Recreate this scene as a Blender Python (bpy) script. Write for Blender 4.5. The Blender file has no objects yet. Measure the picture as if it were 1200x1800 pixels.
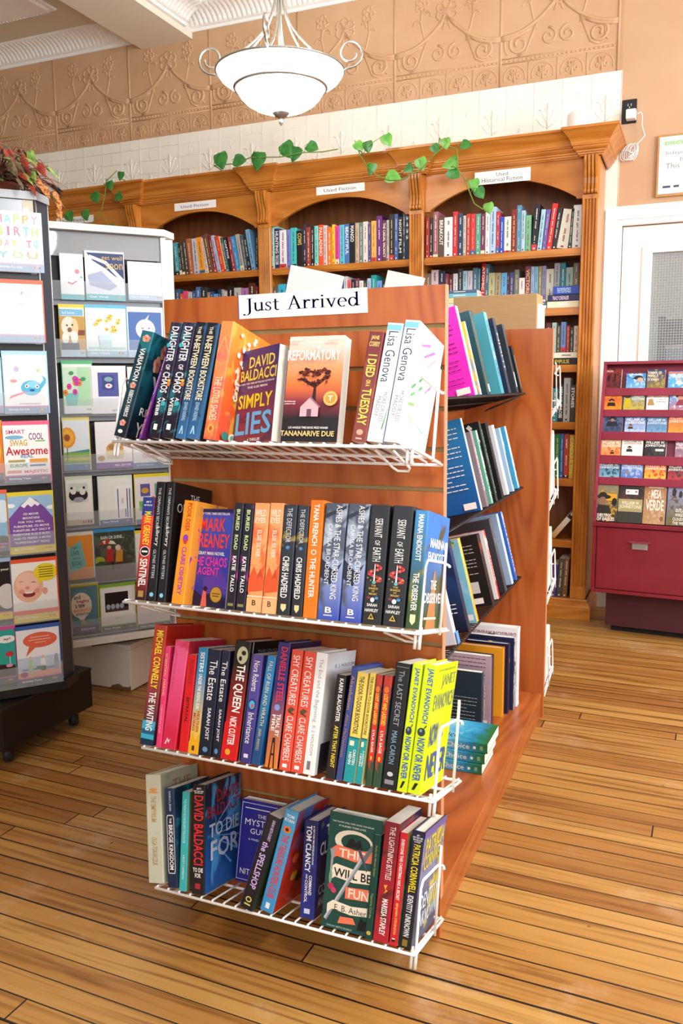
import bpy, math, random
from mathutils import Vector, Matrix
C = bpy.context.scene.collection
SC = bpy.context.scene
random.seed(7)

# ------------------------------------------------------------------ camera, world, lights, exposure
CAM_F, CAM_P, CAM_YAW, CAM_ROLL = 1485.135, 0.148127, 0.396918, -0.009247
CAM_C = Vector((0.43453, -1.53508, 1.12309))
CF = Vector((-math.sin(CAM_YAW) * math.cos(CAM_P), math.cos(CAM_YAW) * math.cos(CAM_P), -math.sin(CAM_P)))
_r0 = Vector((math.cos(CAM_YAW), math.sin(CAM_YAW), 0.0))
_u0 = _r0.cross(CF)
CR = _r0 * math.cos(CAM_ROLL) + _u0 * math.sin(CAM_ROLL)
CU = CR.cross(CF)
cam_data = bpy.data.cameras.new('camera')
cam_data.sensor_fit = 'VERTICAL'
cam_data.sensor_height = 36.0
cam_data.lens = CAM_F / 1800.0 * 36.0
cam_data.clip_start = 0.02
cam = bpy.data.objects.new('camera', cam_data)
cam.matrix_world = Matrix(((CR.x, CU.x, -CF.x, CAM_C.x), (CR.y, CU.y, -CF.y, CAM_C.y), (CR.z, CU.z, -CF.z, CAM_C.z), (0, 0, 0, 1)))
C.objects.link(cam)
SC.camera = cam

world = bpy.data.worlds.new('daylight')
SC.world = world
world.use_nodes = True
bgn = world.node_tree.nodes['Background']
bgn.inputs[0].default_value = (0.93, 0.97, 1.0, 1)
bgn.inputs[1].default_value = WORLD_STRENGTH = 1.0

def area_light(name, loc, target, size, size_y, power, color):
    l = bpy.data.lights.new(name, 'AREA')
    l.shape = 'RECTANGLE'
    l.size, l.size_y, l.energy, l.color = size, size_y, power, color
    o = bpy.data.objects.new(name, l)
    o.location = loc
    o.rotation_euler = (Vector(target) - Vector(loc)).to_track_quat('-Z', 'Y').to_euler()
    C.objects.link(o)
    return o
# daylight through the shop front, and through the side windows beside the door
area_light('shop_window_light', (0.9, -3.25, 2.15), (-0.3, 2.0, 1.9), 4.6, 1.7, 42, (0.88, 0.94, 1.0))
area_light('side_window_light', (3.45, 0.6, 2.2), (-0.2, 1.6, 1.6), 3.0, 1.7, 120, (0.88, 0.94, 1.0))

SC.view_settings.view_transform = 'Standard'
SC.view_settings.look = 'None'
SC.view_settings.gamma = 1.0
SC.view_settings.use_curve_mapping = False
SC.view_settings.exposure = 0.42

# ------------------------------------------------------------------ pixel -> point helpers (photo frame 1200 x 1800)
def ray(px, py):
    return CF + CR * ((px - 600.0) / CAM_F) - CU * ((py - 900.0) / CAM_F)
def on_plane(px, py, P, N):
    d = ray(px, py)
    P, N = Vector(P), Vector(N)
    return CAM_C + d * ((P - CAM_C).dot(N) / d.dot(N))
def onX(px, py, X): return on_plane(px, py, (X, 0, 0), (1, 0, 0))
def onY(px, py, Y): return on_plane(px, py, (0, Y, 0), (0, 1, 0))
def onZ(px, py, Z): return on_plane(px, py, (0, 0, Z), (0, 0, 1))
def s_at_px(px, O, ex):
    n = ray(px, 200).cross(ray(px, 1600))
    return (CAM_C - O).dot(n) / ex.dot(n)

# ------------------------------------------------------------------ materials
def lin(h):
    h = h.lstrip('#')
    out = []
    for i in (0, 2, 4):
        c = int(h[i:i + 2], 16) / 255.0
        out.append(c / 12.92 if c <= 0.04045 else ((c + 0.055) / 1.055) ** 2.4)
    return (out[0], out[1], out[2], 1.0)
_M = {}
def M(hexc, rough=0.42, metal=0.0, spec=0.4):
    k = (hexc, rough, metal, spec)
    if k not in _M:
        m = bpy.data.materials.new('paint_' + hexc.lstrip('#'))
        m.use_nodes = True
        b = m.node_tree.nodes['Principled BSDF']
        b.inputs['Base Color'].default_value = lin(hexc)
        b.inputs['Roughness'].default_value = rough
        b.inputs['Metallic'].default_value = metal
        b.inputs['Specular IOR Level'].default_value = spec
        m.diffuse_color = lin(hexc)
        _M[k] = m
    return _M[k]
class NT:
    """small node-tree writer"""
    def __init__(self, name):
        self.m = bpy.data.materials.new(name)
        self.m.use_nodes = True
        self.t = self.m.node_tree
        self.b = self.t.nodes['Principled BSDF']
    def n(self, typ, **kw):
        nd = self.t.nodes.new(typ)
        for k, v in kw.items():
            if k.startswith('i_'):
                nd.inputs[int(k[2:]) if k[2:].isdigit() else k[2:].replace('_', ' ')].default_value = v
            else:
                setattr(nd, k, v)
        return nd
    def l(self, a, ao, b, bi):
        self.t.links.new(a.outputs[ao], b.inputs[bi])
    def ramp(self, stops, interp='LINEAR'):
        r = self.n('ShaderNodeValToRGB')
        r.color_ramp.interpolation = interp
        e = r.color_ramp.elements
        while len(e) < len(stops): e.new(0.5)
        for el, (p, c) in zip(e, stops):
            el.position = p
            el.color = lin(c) if isinstance(c, str) else c
        return r
    def math(self, op, a=None, b=None):
        nd = self.n('ShaderNodeMath', operation=op)
        for i, v in enumerate((a, b)):
            if v is None: continue
            if isinstance(v, tuple): self.t.links.new(v[0].outputs[v[1]], nd.inputs[i])
            else: nd.inputs[i].default_value = v
        return nd
_G = {}
def G(c0, c1, c2=None, scale=30.0, thr=0.55, rough=0.4, mid=0.5, stretch=(1, 1, 1)):
    """printed cover art: a fade from c0 (bottom) to c1 (top) with blotches of c2"""
    k = (c0, c1, c2, scale, thr, rough, mid, stretch)
    if k in _G: return _G[k]
    N = NT('print_' + c0.lstrip('#') + '_' + c1.lstrip('#'))
    tc = N.n('ShaderNodeTexCoord')
    sep = N.n('ShaderNodeSeparateXYZ')
    N.l(tc, 'Generated', sep, 0)
    r = N.ramp([(max(0.0, mid - 0.35), c0), (min(1.0, mid + 0.35), c1)])
    N.l(sep, 'Z', r, 0)
    last = (r, 0)
    if c2:
        mp = N.n('ShaderNodeMapping')
        mp.inputs['Scale'].default_value = stretch
        N.l(tc, 'Object', mp, 0)
        nz = N.n('ShaderNodeTexNoise')
        nz.inputs['Scale'].default_value = scale
        nz.inputs['Detail'].default_value = 3.0
        nz.inputs['Distortion'].default_value = 0.8
        N.l(mp, 0, nz, 'Vector')
        r2 = N.ramp([(thr - 0.04, (0, 0, 0, 1)), (thr + 0.04, (1, 1, 1, 1))])
        N.l(nz, 0, r2, 0)
        mx = N.n('ShaderNodeMixRGB')
        N.l(r2, 0, mx, 0); N.l(r, 0, mx, 1)
        mx.inputs[2].default_value = lin(c2)
        last = (mx, 0)
    N.l(last[0], last[1], N.b, 'Base Color')
    N.b.inputs['Roughness'].default_value = rough
    _G[k] = N.m
    return N.m

def wood(name, dark, mid, light, axis='Z', scale=1.0, rough=0.35, knots=None, ring=6.0):
    """long grain along AXIS with a few cathedral figures"""
    N = NT(name)
    tc = N.n('ShaderNodeTexCoord')
    mp = N.n('ShaderNodeMapping')
    s = [9.0 * scale] * 3
    s['XYZ'.index(axis)] = 0.9 * scale
    mp.inputs['Scale'].default_value = s
    N.l(tc, 'Object', mp, 0)
    # growth rings cut at a slant: a slow warp of the cross-grain distance gives the cathedral arches
    m2 = N.n('ShaderNodeMapping')
    s2_ = [1.0] * 3
    s2_['XYZ'.index(axis)] = 0.22
    m2.inputs['Scale'].default_value = s2_
    N.l(tc, 'Object', m2, 0)
    n1 = N.n('ShaderNodeTexNoise'); n1.inputs['Scale'].default_value = 4.2 * scale; n1.inputs['Detail'].default_value = 1.0
    N.l(m2, 0, n1, 'Vector')
    mul = N.math('MULTIPLY', (n1, 0), ring * 2.6)
    f0 = N.math('FRACT', (mul, 0))
    f1 = N.math('SUBTRACT', (f0, 0), 0.5)
    f2 = N.math('ABSOLUTE', (f1, 0))
    fr = N.math('MULTIPLY', (f2, 0), 1.7)
    n2 = N.n('ShaderNodeTexNoise'); n2.inputs['Scale'].default_value = 6.0; n2.inputs['Detail'].default_value = 4.0
    N.l(mp, 0, n2, 'Vector')
    ad = N.math('MULTIPLY', (fr, 0), 0.45)
    ad2 = N.math('MULTIPLY', (n2, 0), 0.75)
    sm = N.math('ADD', (ad, 0), (ad2, 0))
    r = N.ramp([(0.25, dark), (0.5, mid), (0.78, light)])
    N.l(sm, 0, r, 0)
    last = r
    if knots:
        vo = N.n('ShaderNodeTexVoronoi'); vo.inputs['Scale'].default_value = 2.6
        mk = N.n('ShaderNodeMapping'); sk = [1.0] * 3; sk['XYZ'.index(axis)] = 0.6
        mk.inputs['Scale'].default_value = sk
        N.l(tc, 'Object', mk, 0); N.l(mk, 0, vo, 'Vector')
        rk = N.ramp([(0.02, (1, 1, 1, 1)), (0.045, (0, 0, 0, 1))])
        N.l(vo, 0, rk, 0)
        mx = N.n('ShaderNodeMixRGB'); mx.inputs[2].default_value = lin(knots)
        N.l(rk, 0, mx, 0); N.l(r, 0, mx, 1)
        last = mx
    N.l(last, 0, N.b, 'Base Color')
    N.b.inputs['Roughness'].default_value = rough
    return N.m

def floor_material():
    N = NT('strip_floor')
    tc = N.n('ShaderNodeTexCoord')
    mp = N.n('ShaderNodeMapping'); mp.inputs['Rotation'].default_value = (0, 0, math.radians(1.2))
    N.l(tc, 'Object', mp, 0)
    sp = N.n('ShaderNodeSeparateXYZ'); N.l(mp, 0, sp, 0)
    W, L = 0.0585, 2.6
    yy = N.math('DIVIDE', (sp, 'Y'), W)
    row = N.math('FLOOR', (yy, 0)); fy = N.math('FRACT', (yy, 0))
    wn = N.n('ShaderNodeTexWhiteNoise', noise_dimensions='1D'); N.l(row, 0, wn, 'W')
    off = N.math('MULTIPLY', (wn, 0), 7.0)
    xo = N.math('ADD', (sp, 'X'), (off, 0))
    xx = N.math('DIVIDE', (xo, 0), L)
    colx = N.math('FLOOR', (xx, 0)); fx = N.math('FRACT', (xx, 0))
    cb = N.n('ShaderNodeCombineXYZ'); N.l(row, 0, cb, 0); N.l(colx, 0, cb, 1)
    w2 = N.n('ShaderNodeTexWhiteNoise', noise_dimensions='3D'); N.l(cb, 0, w2, 'Vector')
    base = N.ramp([(0.0, '#9a6a34'), (0.25, '#a8783c'), (0.5, '#b08344'), (0.72, '#ba8f50'), (0.88, '#a4723a'), (1.0, '#926232')])
    N.l(w2, 0, base, 0)
    # grain, shifted from board to board
    mg = N.n('ShaderNodeMapping'); mg.inputs['Scale'].default_value = (2.2, 60, 1)
    N.l(mp, 0, mg, 0)
    ad = N.n('ShaderNodeVectorMath', operation='ADD'); N.l(mg, 0, ad, 0)
    sc = N.n('ShaderNodeVectorMath', operation='SCALE'); N.l(w2, 1, sc, 0); sc.inputs['Scale'].default_value = 40.0
    N.l(sc, 0, ad, 1)
    gn = N.n('ShaderNodeTexNoise'); gn.inputs['Scale'].default_value = 1.0; gn.inputs['Detail'].default_value = 5.0; gn.inputs['Distortion'].default_value = 0.6
    N.l(ad, 0, gn, 'Vector')
    gr = N.ramp([(0.3, '#8a5a30'), (0.5, '#f4ead8'), (0.7, '#ffffff')]); N.l(gn, 0, gr, 0)
    mul = N.n('ShaderNodeMixRGB', blend_type='MULTIPLY'); mul.inputs[0].default_value = 0.75
    N.l(base, 0, mul, 1); N.l(gr, 0, mul, 2)
    # pale scuffs where the finish is worn
    sn = N.n('ShaderNodeTexNoise'); sn.inputs['Scale'].default_value = 2.6; sn.inputs['Detail'].default_value = 8.0; sn.inputs['Roughness'].default_value = 0.7
    N.l(tc, 'Object', sn, 'Vector')
    sr = N.ramp([(0.55, (0, 0, 0, 1)), (0.74, (1, 1, 1, 1))]); N.l(sn, 0, sr, 0)
    wear = N.n('ShaderNodeMixRGB'); wear.inputs[2].default_value = lin('#c9a98a')
    wf = N.math('MULTIPLY', (sr, 0), 0.7)
    N.l(wf, 0, wear, 0); N.l(mul, 0, wear, 1)
    # knots and nail marks
    vo = N.n('ShaderNodeTexVoronoi'); vo.inputs['Scale'].default_value = 7.0; N.l(mp, 0, vo, 'Vector')
    vr = N.ramp([(0.015, (1, 1, 1, 1)), (0.04, (0, 0, 0, 1))]); N.l(vo, 0, vr, 0)
    kn = N.n('ShaderNodeMixRGB'); kn.inputs[2].default_value = lin('#4a2c16')
    kf = N.math('MULTIPLY', (vr, 0), 0.8)
    N.l(kf, 0, kn, 0); N.l(wear, 0, kn, 1)
    # open seams of varying width
    wsn = N.n('ShaderNodeTexNoise'); wsn.inputs['Scale'].default_value = 5.0; N.l(mp, 0, wsn, 'Vector')
    rowr = N.n('ShaderNodeTexWhiteNoise', noise_dimensions='1D')
    rp = N.math('ADD', (row, 0), 31.7); N.l(rp, 0, rowr, 'W')
    sw = N.math('MULTIPLY', (rowr, 0), 0.11)
    sw2 = N.math('MULTIPLY', (sw, 0), (wsn, 0)); sw3 = N.math('ADD', (sw2, 0), 0.04)
    s1 = N.math('LESS_THAN', (fy, 0), (sw3, 0))
    s2 = N.math('LESS_THAN', (fx, 0), 0.0014)
    seam = N.math('MAXIMUM', (s1, 0), (s2, 0))
    fin = N.n('ShaderNodeMixRGB'); fin.inputs[2].default_value = lin('#1d120a')
    N.l(seam, 0, fin, 0); N.l(kn, 0, fin, 1)
    N.l(fin, 0, N.b, 'Base Color')
    rr = N.math('MULTIPLY', (sn, 0), 0.35); rr2 = N.math('ADD', (rr, 0), 0.2)
    N.l(rr2, 0, N.b, 'Roughness')
    bp = N.n('ShaderNodeBump'); bp.inputs['Strength'].default_value = 0.35; bp.inputs['Distance'].default_value = 0.002
    inv = N.math('SUBTRACT', 1.0, (seam, 0)); hg = N.math('MULTIPLY', (gn, 0), 0.25); hs = N.math('ADD', (inv, 0), (hg, 0))
    N.l(hs, 0, bp, 'Height'); N.l(bp, 0, N.b, 'Normal')
    return N.m

def noisy(name, c0, c1, scale, rough=0.6, bump=0.0, bscale=None, stretch=(1, 1, 1)):
    N = NT(name)
    tc = N.n('ShaderNodeTexCoord')
    mp = N.n('ShaderNodeMapping'); mp.inputs['Scale'].default_value = stretch; N.l(tc, 'Object', mp, 0)
    nz = N.n('ShaderNodeTexNoise'); nz.inputs['Scale'].default_value = scale; nz.inputs['Detail'].default_value = 4.0
    N.l(mp, 0, nz, 'Vector')
    r = N.ramp([(0.35, c0), (0.65, c1)]); N.l(nz, 0, r, 0); N.l(r, 0, N.b, 'Base Color')
    N.b.inputs['Roughness'].default_value = rough
    if bump:
        n2 = N.n('ShaderNodeTexNoise'); n2.inputs['Scale'].default_value = bscale or scale; N.l(mp, 0, n2, 'Vector')
        bp = N.n('ShaderNodeBump'); bp.inputs['Strength'].default_value = bump; bp.inputs['Distance'].default_value = 0.003
        N.l(n2, 0, bp, 'Height'); N.l(bp, 0, N.b, 'Normal')
    return N.m
def clear(name, alpha=0.25, tint='#ffffff', rough=0.05):
    N = NT(name)
    N.b.inputs['Base Color'].default_value = lin(tint)
    N.b.inputs['Alpha'].default_value = alpha
    N.b.inputs['Roughness'].default_value = rough
    return N.m
def grid_tex(name, c_face, c_line, pitch, width, rough=0.5, bump=0.0, alpha_face=None):
    """square grid lines by object x and z (or x and y): wired glass, stamped sheet, corrugation"""
    N = NT(name)
    tc = N.n('ShaderNodeTexCoord'); sp = N.n('ShaderNodeSeparateXYZ'); N.l(tc, 'Object', sp, 0)
    outs = []
    for ax in ('X', 'Y', 'Z'):
        d = N.math('DIVIDE', (sp, ax), pitch); f = N.math('FRACT', (d, 0)); outs.append(N.math('LESS_THAN', (f, 0), width))
    return N, outs, c_face, c_line

WOOD_CHERRY = wood('cherry_laminate', '#97481c', '#ae5a27', '#b96630', 'Z', 0.8, 0.3, ring=7.0)
WOOD_CHERRY_Y = wood('cherry_laminate_long', '#8e481e', '#a25526', '#b0622f', 'Y', 0.8, 0.3, ring=7.0)
WOOD_PINE = wood('honey_pine', '#a86220', '#bf772b', '#cc8739', 'Z', 1.0, 0.3, ring=4.0)
WOOD_PINE_K = wood('honey_pine_knotty', '#a86220', '#bb732a', '#c98236', 'X', 1.0, 0.3, knots='#5a2c12', ring=4.0)
WOOD_PINE_X = wood('honey_pine_cross', '#a86220', '#bd752a', '#ca8437', 'X', 1.0, 0.3, ring=4.0)
WOOD_BACK = wood('shade_dark_back_boards', '#6e3f1d', '#7d4a24', '#8a542b', 'Z', 1.0, 0.5, ring=4.0)  # pine browned darker to put the shade inside the bays into the colour
GROOVE = M('#a58f5e', 0.6)
WHITE_WIRE = M('#f4f4f4', 0.3)
BLACK_WIRE = M('#161616', 0.4)
PAPER = M('#f6f6f4', 0.6)
def page_material():
    N = NT('page_edges')
    tc = N.n('ShaderNodeTexCoord')
    wv = N.n('ShaderNodeTexWave', bands_direction='X'); wv.inputs['Scale'].default_value = 350.0; wv.inputs['Distortion'].default_value = 0.6
    N.l(tc, 'Object', wv, 'Vector')
    r = N.ramp([(0.0, '#d9d4c8'), (1.0, '#f3f0e8')]); N.l(wv, 0, r, 0); N.l(r, 0, N.b, 'Base Color')
    N.b.inputs['Roughness'].default_value = 0.8
    return N.m
PAGES = page_material()

# ------------------------------------------------------------------ mesh builder
class MB:
    def __init__(self):
        self.v, self.f, self.mi, self.mats, self.sm = [], [], [], [], []
    def idx(self, m):
        if m not in self.mats: self.mats.append(m)
        return self.mats.index(m)
    def add(self, vs, fs, m, smooth=False):
        o = len(self.v); k = self.idx(m)
        self.v += [tuple(v) for v in vs]
        for f in fs:
            self.f.append([o + i for i in f]); self.mi.append(k); self.sm.append(smooth)
    def box(self, x0, x1, y0, y1, z0, z1, m, M4=None):
        vs = [Vector((x, y, z)) for z in (z0, z1) for y in (y0, y1) for x in (x0, x1)]
        if M4 is not None: vs = [M4 @ v for v in vs]
        self.add(vs, [(0, 2, 3, 1), (4, 5, 7, 6), (0, 1, 5, 4), (2, 6, 7, 3), (0, 4, 6, 2), (1, 3, 7, 5)], m)
    def bbox(self, x0, x1, y0, y1, z0, z1, m, b=0.002):
        """box with eased vertical and top edges (chamfered)"""
        c = [(x0 + b, y0), (x1 - b, y0), (x1, y0 + b), (x1, y1 - b), (x1 - b, y1), (x0 + b, y1), (x0, y1 - b), (x0, y0 + b)]
        i = [(x0 + 2 * b, y0 + b), (x1 - 2 * b, y0 + b), (x1 - b, y0 + 2 * b), (x1 - b, y1 - 2 * b), (x1 - 2 * b, y1 - b), (x0 + 2 * b, y1 - b), (x0 + b, y1 - 2 * b), (x0 + b, y0 + 2 * b)]
        vs = [(x, y, z0) for x, y in i] + [(x, y, z0 + b) for x, y in c] + [(x, y, z1 - b) for x, y in c] + [(x, y, z1) for x, y in i]
        fs = [tuple(range(7, -1, -1)), tuple(range(24, 32))]
        for r in range(3):
            for k in range(8): fs.append((r * 8 + k, r * 8 + (k + 1) % 8, r * 8 + 8 + (k + 1) % 8, r * 8 + 8 + k))
        self.add(vs, fs, m)
    def prism(self, poly, fn, m, cap=True, side_mats=None):
        """poly: list of (a,b); fn(a,b,t) -> point with t in {0,1}"""
        n = len(poly)
        vs = [fn(a, b, 0) for a, b in poly] + [fn(a, b, 1) for a, b in poly]
        if cap: self.add(vs, [tuple(range(n - 1, -1, -1)), tuple(range(n, 2 * n))], m)
        for k in range(n):
            j = (k + 1) % n
            self.add([vs[k], vs[j], vs[n + j], vs[n + k]], [(0, 1, 2, 3)], side_mats[k] if side_mats else m)
    def tube(self, pts, r, m, n=6, closed=False, rads=None):
        pts = [Vector(p) for p in pts]
        N = len(pts)
        if N < 2: return
        vs, fs = [], []
        prev = None
        for i, p in enumerate(pts):
            a = pts[(i - 1) % N] if (closed or i > 0) else p
            b = pts[(i + 1) % N] if (closed or i < N - 1) else p
            t = (b - a)
            if t.length < 1e-9: t = Vector((0, 0, 1))
            t.normalize()
            if prev is None:
                ref = Vector((0, 0, 1)) if abs(t.z) < 0.9 else Vector((1, 0, 0))
                u = t.cross(ref).normalized()
            else:
                u = (prev - t * prev.dot(t))
                u = u.normalized() if u.length > 1e-6 else t.orthogonal().normalized()
            prev = u
            w = t.cross(u)
            rr = rads[i] if rads else r
            for k in range(n):
                a_ = 2 * math.pi * k / n
                vs.append(p + (u * math.cos(a_) + w * math.sin(a_)) * rr)
        for i in range(N if closed else N - 1):
            j = (i + 1) % N
            for k in range(n):
                fs.append((i * n + k, i * n + (k + 1) % n, j * n + (k + 1) % n, j * n + k))
        if not closed:
            fs.append(tuple(range(n - 1, -1, -1))); fs.append(tuple(range((N - 1) * n, N * n)))
        self.add(vs, fs, m, True)
    def lathe(self, prof, m, center=(0, 0, 0), n=40, cap=False):
        cx, cy, cz = center
        vs, fs = [], []
        for r, z in prof:
            for k in range(n):
                a = 2 * math.pi * k / n
                vs.append((cx + r * math.cos(a), cy + r * math.sin(a), cz + z))
        for i in range(len(prof) - 1):
            for k in range(n):
                fs.append((i * n + k, i * n + (k + 1) % n, (i + 1) * n + (k + 1) % n, (i + 1) * n + k))
        if cap:
            fs.append(tuple(range(n - 1, -1, -1))); fs.append(tuple(range((len(prof) - 1) * n, len(prof) * n)))
        self.add(vs, fs, m, True)
    def mesh(self, name, origin=(0, 0, 0), mats=None):
        me = bpy.data.meshes.new(name)
        ox, oy, oz = origin
        me.from_pydata([(x - ox, y - oy, z - oz) for x, y, z in self.v], [], self.f)
        for m in self.mats: me.materials.append(m)
        me.polygons.foreach_set('material_index', self.mi)
        me.polygons.foreach_set('use_smooth', self.sm)
        me.update()
        return me
    def build(self, name, parent=None, origin=(0, 0, 0), matrix=None):
        o = bpy.data.objects.new(name, self.mesh(name, origin))
        C.objects.link(o)
        if parent is not None: o.parent = parent
        elif matrix is not None: o.matrix_world = matrix
        else: o.location = origin
        return o
def tag(o, label, cat, group=None, kind=None):
    o['label'] = label
    o['category'] = cat
    if group: o['group'] = group
    if kind: o['kind'] = kind
    return o
def thing(name, label, cat, loc=(0, 0, 0), group=None, matrix=None):
    o = bpy.data.objects.new(name, None)
    C.objects.link(o)
    if matrix is not None: o.matrix_world = matrix
    else: o.location = loc
    return tag(o, label, cat, group)
def struct(name, mb, parent=None, origin=(0, 0, 0)):
    o = mb.build(name, parent, origin)
    if parent is None: o['kind'] = 'structure'
    return o
def copy_thing(src, matrix, label, group=None):
    r = src.copy(); C.objects.link(r); r.matrix_world = matrix
    r['label'] = label
    if group: r['group'] = group
    for ch in list(src.children):
        c = ch.copy(); C.objects.link(c); c.parent = r
        for g in list(ch.children):
            d = g.copy(); C.objects.link(d); d.parent = c
    return r
def frame_m(O, ex, d, u):
    return Matrix(((ex.x, d.x, u.x, O.x), (ex.y, d.y, u.y, O.y), (ex.z, d.z, u.z, O.z), (0, 0, 0, 1)))
ORD = ['zeroth', 'first', 'second', 'third', 'fourth', 'fifth', 'sixth', 'seventh', 'eighth', 'ninth', 'tenth', 'eleventh', 'twelfth', 'thirteenth', 'fourteenth', 'fifteenth',
       'sixteenth', 'seventeenth', 'eighteenth', 'nineteenth', 'twentieth', 'twenty-first', 'twenty-second', 'twenty-third', 'twenty-fourth', 'twenty-fifth', 'twenty-sixth', 'twenty-seventh',
       'twenty-eighth', 'twenty-ninth', 'thirtieth', 'thirty-first', 'thirty-second', 'thirty-third', 'thirty-fourth', 'thirty-fifth']

# ------------------------------------------------------------------ lettering
_T = {}
def glyphs(text, bold):
    k = (text, bold)
    if k not in _T:
        cu = bpy.data.curves.new('lettering', 'FONT')
        cu.body = text
        cu.resolution_u = 2
        cu.offset = 0.018 if bold else 0.0
        cu.align_x = 'CENTER'
        o = bpy.data.objects.new('lettering', cu)
        me = bpy.data.meshes.new_from_object(o)
        vs = [(v.co.x, v.co.y) for v in me.vertices]
        fs = [tuple(p.vertices) for p in me.polygons]
        bpy.data.meshes.remove(me); bpy.data.objects.remove(o); bpy.data.curves.remove(cu)
        x0 = min(x for x, y in vs); x1 = max(x for x, y in vs); y0 = min(y for x, y in vs); y1 = max(y for x, y in vs)
        _T[k] = ([((x - x0) / (x1 - x0), (y - y0) / (y1 - y0)) for x, y in vs], fs, (x1 - x0) / (y1 - y0))
    return _T[k]
INK_ROUGH = 0.45
def t(face, text, col, u0, v0, u1, v1, rot=0, bold=True): return ('t', face, text, col, u0, v0, u1, v1, rot, bold)
def ts(text, col, v0, v1, u0=0.2, u1=0.8, bold=True): return ('t', 'S', text, col, u0, v0, u1, v1, 1, bold)   # spine lettering that reads downwards
def r(face, col, u0, v0, u1, v1): return ('p', face, col, [(u0, v0), (u1, v0), (u1, v1), (u0, v1)])
def e(face, col, uc, vc, ru, rv, n=20): return ('p', face, col, [(uc + ru * math.cos(2 * math.pi * k / n), vc + rv * math.sin(2 * math.pi * k / n)) for k in range(n)])
def p(face, col, pts): return ('p', face, col, pts)
def put_art(mb, art, place, start=1):
    """place(face,u,v,lift) -> point. Every printed layer lies a hair over the one before."""
    lift = start
    for a in art:
        lz = lift * 0.00009
        if a[0] == 't':
            _, face, text, col, u0, v0, u1, v1, rot, bold = a
            vs, fs, asp = glyphs(text, bold)
            if rot == 0: pts = [place(face, u0 + x * (u1 - u0), v0 + y * (v1 - v0), lz) for x, y in vs]
            elif rot == 1: pts = [place(face, u0 + y * (u1 - u0), v1 - x * (v1 - v0), lz) for x, y in vs]
            elif rot == 2: pts = [place(face, u1 - x * (u1 - u0), v1 - y * (v1 - v0), lz) for x, y in vs]
            else: pts = [place(face, u1 - y * (u1 - u0), v0 + x * (v1 - v0), lz) for x, y in vs]
            mb.add(pts, fs, col if not isinstance(col, str) else M(col, INK_ROUGH))
        else:
            _, face, col, poly = a
            mb.add([place(face, u, v, lz) for u, v in poly], [tuple(range(len(poly)))], col if not isinstance(col, str) else M(col, INK_ROUGH))
        lift += 1

# ------------------------------------------------------------------ books
def mat_of(c): return M(c) if isinstance(c, str) else c
def make_book(name, w, h, th, spine, front, back, art=(), hard=False, edge=None, pages=None):
    """origin: bottom of the spine, at its back-cover corner. x thickness (front cover at +x), y depth, z up"""
    c = 0.0022 if hard else 0.0009
    c = min(c, th * 0.2)
    rr = min(0.0022, th * 0.18)
    spine, front, back = mat_of(spine), mat_of(front), mat_of(back)
    mb = MB()
    poly = [(0, w), (0, rr), (rr * 0.3, rr * 0.3), (rr, 0), (th - rr, 0), (th - rr * 0.3, rr * 0.3), (th, rr), (th, w), (th - c, w), (th - c, c * 1.5), (c, c * 1.5), (c, w)]
    sm = [back, back, spine, spine, spine, spine, front, front, front, PAPER, back, back]
    mb.prism(poly, lambda a, b, k: Vector((a, b, h * k)), spine, True, sm)
    def place(face, u, v, lz):
        if face == 'S': return Vector((u * th, -0.0001 - lz, v * h))
        if face == 'F': return Vector((th + 0.0001 + lz, u * w, v * h))
        return Vector((-0.0001 - lz, (1 - u) * w, v * h))
    put_art(mb, art, place)
    cov = mb.mesh(name)
    o = bpy.data.objects.new(name, cov)
    C.objects.link(o)
    g = 0.0035 if hard else 0.0006
    pb = MB()
    pb.box(c, th - c, c * 1.5, w - g, g, h - g, pages or PAGES)
    po = pb.build('page_block', o)
    return o

# ================================================================== THE ROOM
XL, XR_, YF, YW, ZC = -5.2, 3.6, -3.4, 2.85, 3.18
mb = MB(); mb.box(XL, XR_, YF, YW + 0.02, -0.06, 0, floor_material()); struct('floor', mb)
TAN = noisy('tan_wall_paint', '#c29c7a', '#c8a382', 3.0, 0.7, 0.05, 160)
CREAM = noisy('cream_tin', '#eceae0', '#f2f0e8', 5.0, 0.5)
WHITE_TRIM = M('#f4f4f2', 0.4)
DX0, DX1, DZ = 0.063, 0.93, 1.865
mb = MB()
mb.box(XL, DX0, YW, YW + 0.14, 0, 3.4, TAN); mb.box(DX1, XR_, YW, YW + 0.14, 0, 3.4, TAN); mb.box(DX0, DX1, YW, YW + 0.14, DZ, 3.4, TAN)
struct('wall_back', mb)
PLAIN = M('#d8c7b0', 0.7)
mb = MB(); mb.box(XL - 0.14, XL, YF, YW, 0, 3.4, PLAIN); struct('wall_left', mb)
# shop front behind the camera and side wall, each with a wide window
mb = MB()
for a in ((XL, -1.5, 0, 3.4), (3.3, XR_, 0, 3.4), (-1.5, 3.3, 0, 1.1), (-1.5, 3.3, 3.05, 3.4)): mb.box(a[0], a[1], YF - 0.14, YF, a[2], a[3], PLAIN)
struct('wall_front', mb)
mb = MB()
for a in ((YF, -1.0, 0, 3.4), (2.1, YW, 0, 3.4), (-1.0, 2.1, 0, 1.2), (-1.0, 2.1, 3.05, 3.4)): mb.box(XR_, XR_ + 0.14, a[0], a[1], a[2], a[3], PLAIN)
struct('wall_right', mb)
mb = MB()
for x in (-1.5, 0.08, 1.68, 3.26): mb.box(x, x + 0.04, YF - 0.10, YF - 0.04, 1.1, 3.05, WHITE_TRIM_ if False else M('#eeeeec', 0.4))
struct('window_1', mb)
mb = MB()
for y in (-1.0, 0.53, 2.06): mb.box(XR_ + 0.04, XR_ + 0.10, y, y + 0.04, 1.2, 3.05, M('#eeeeec', 0.4))
struct('window_2', mb)

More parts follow.
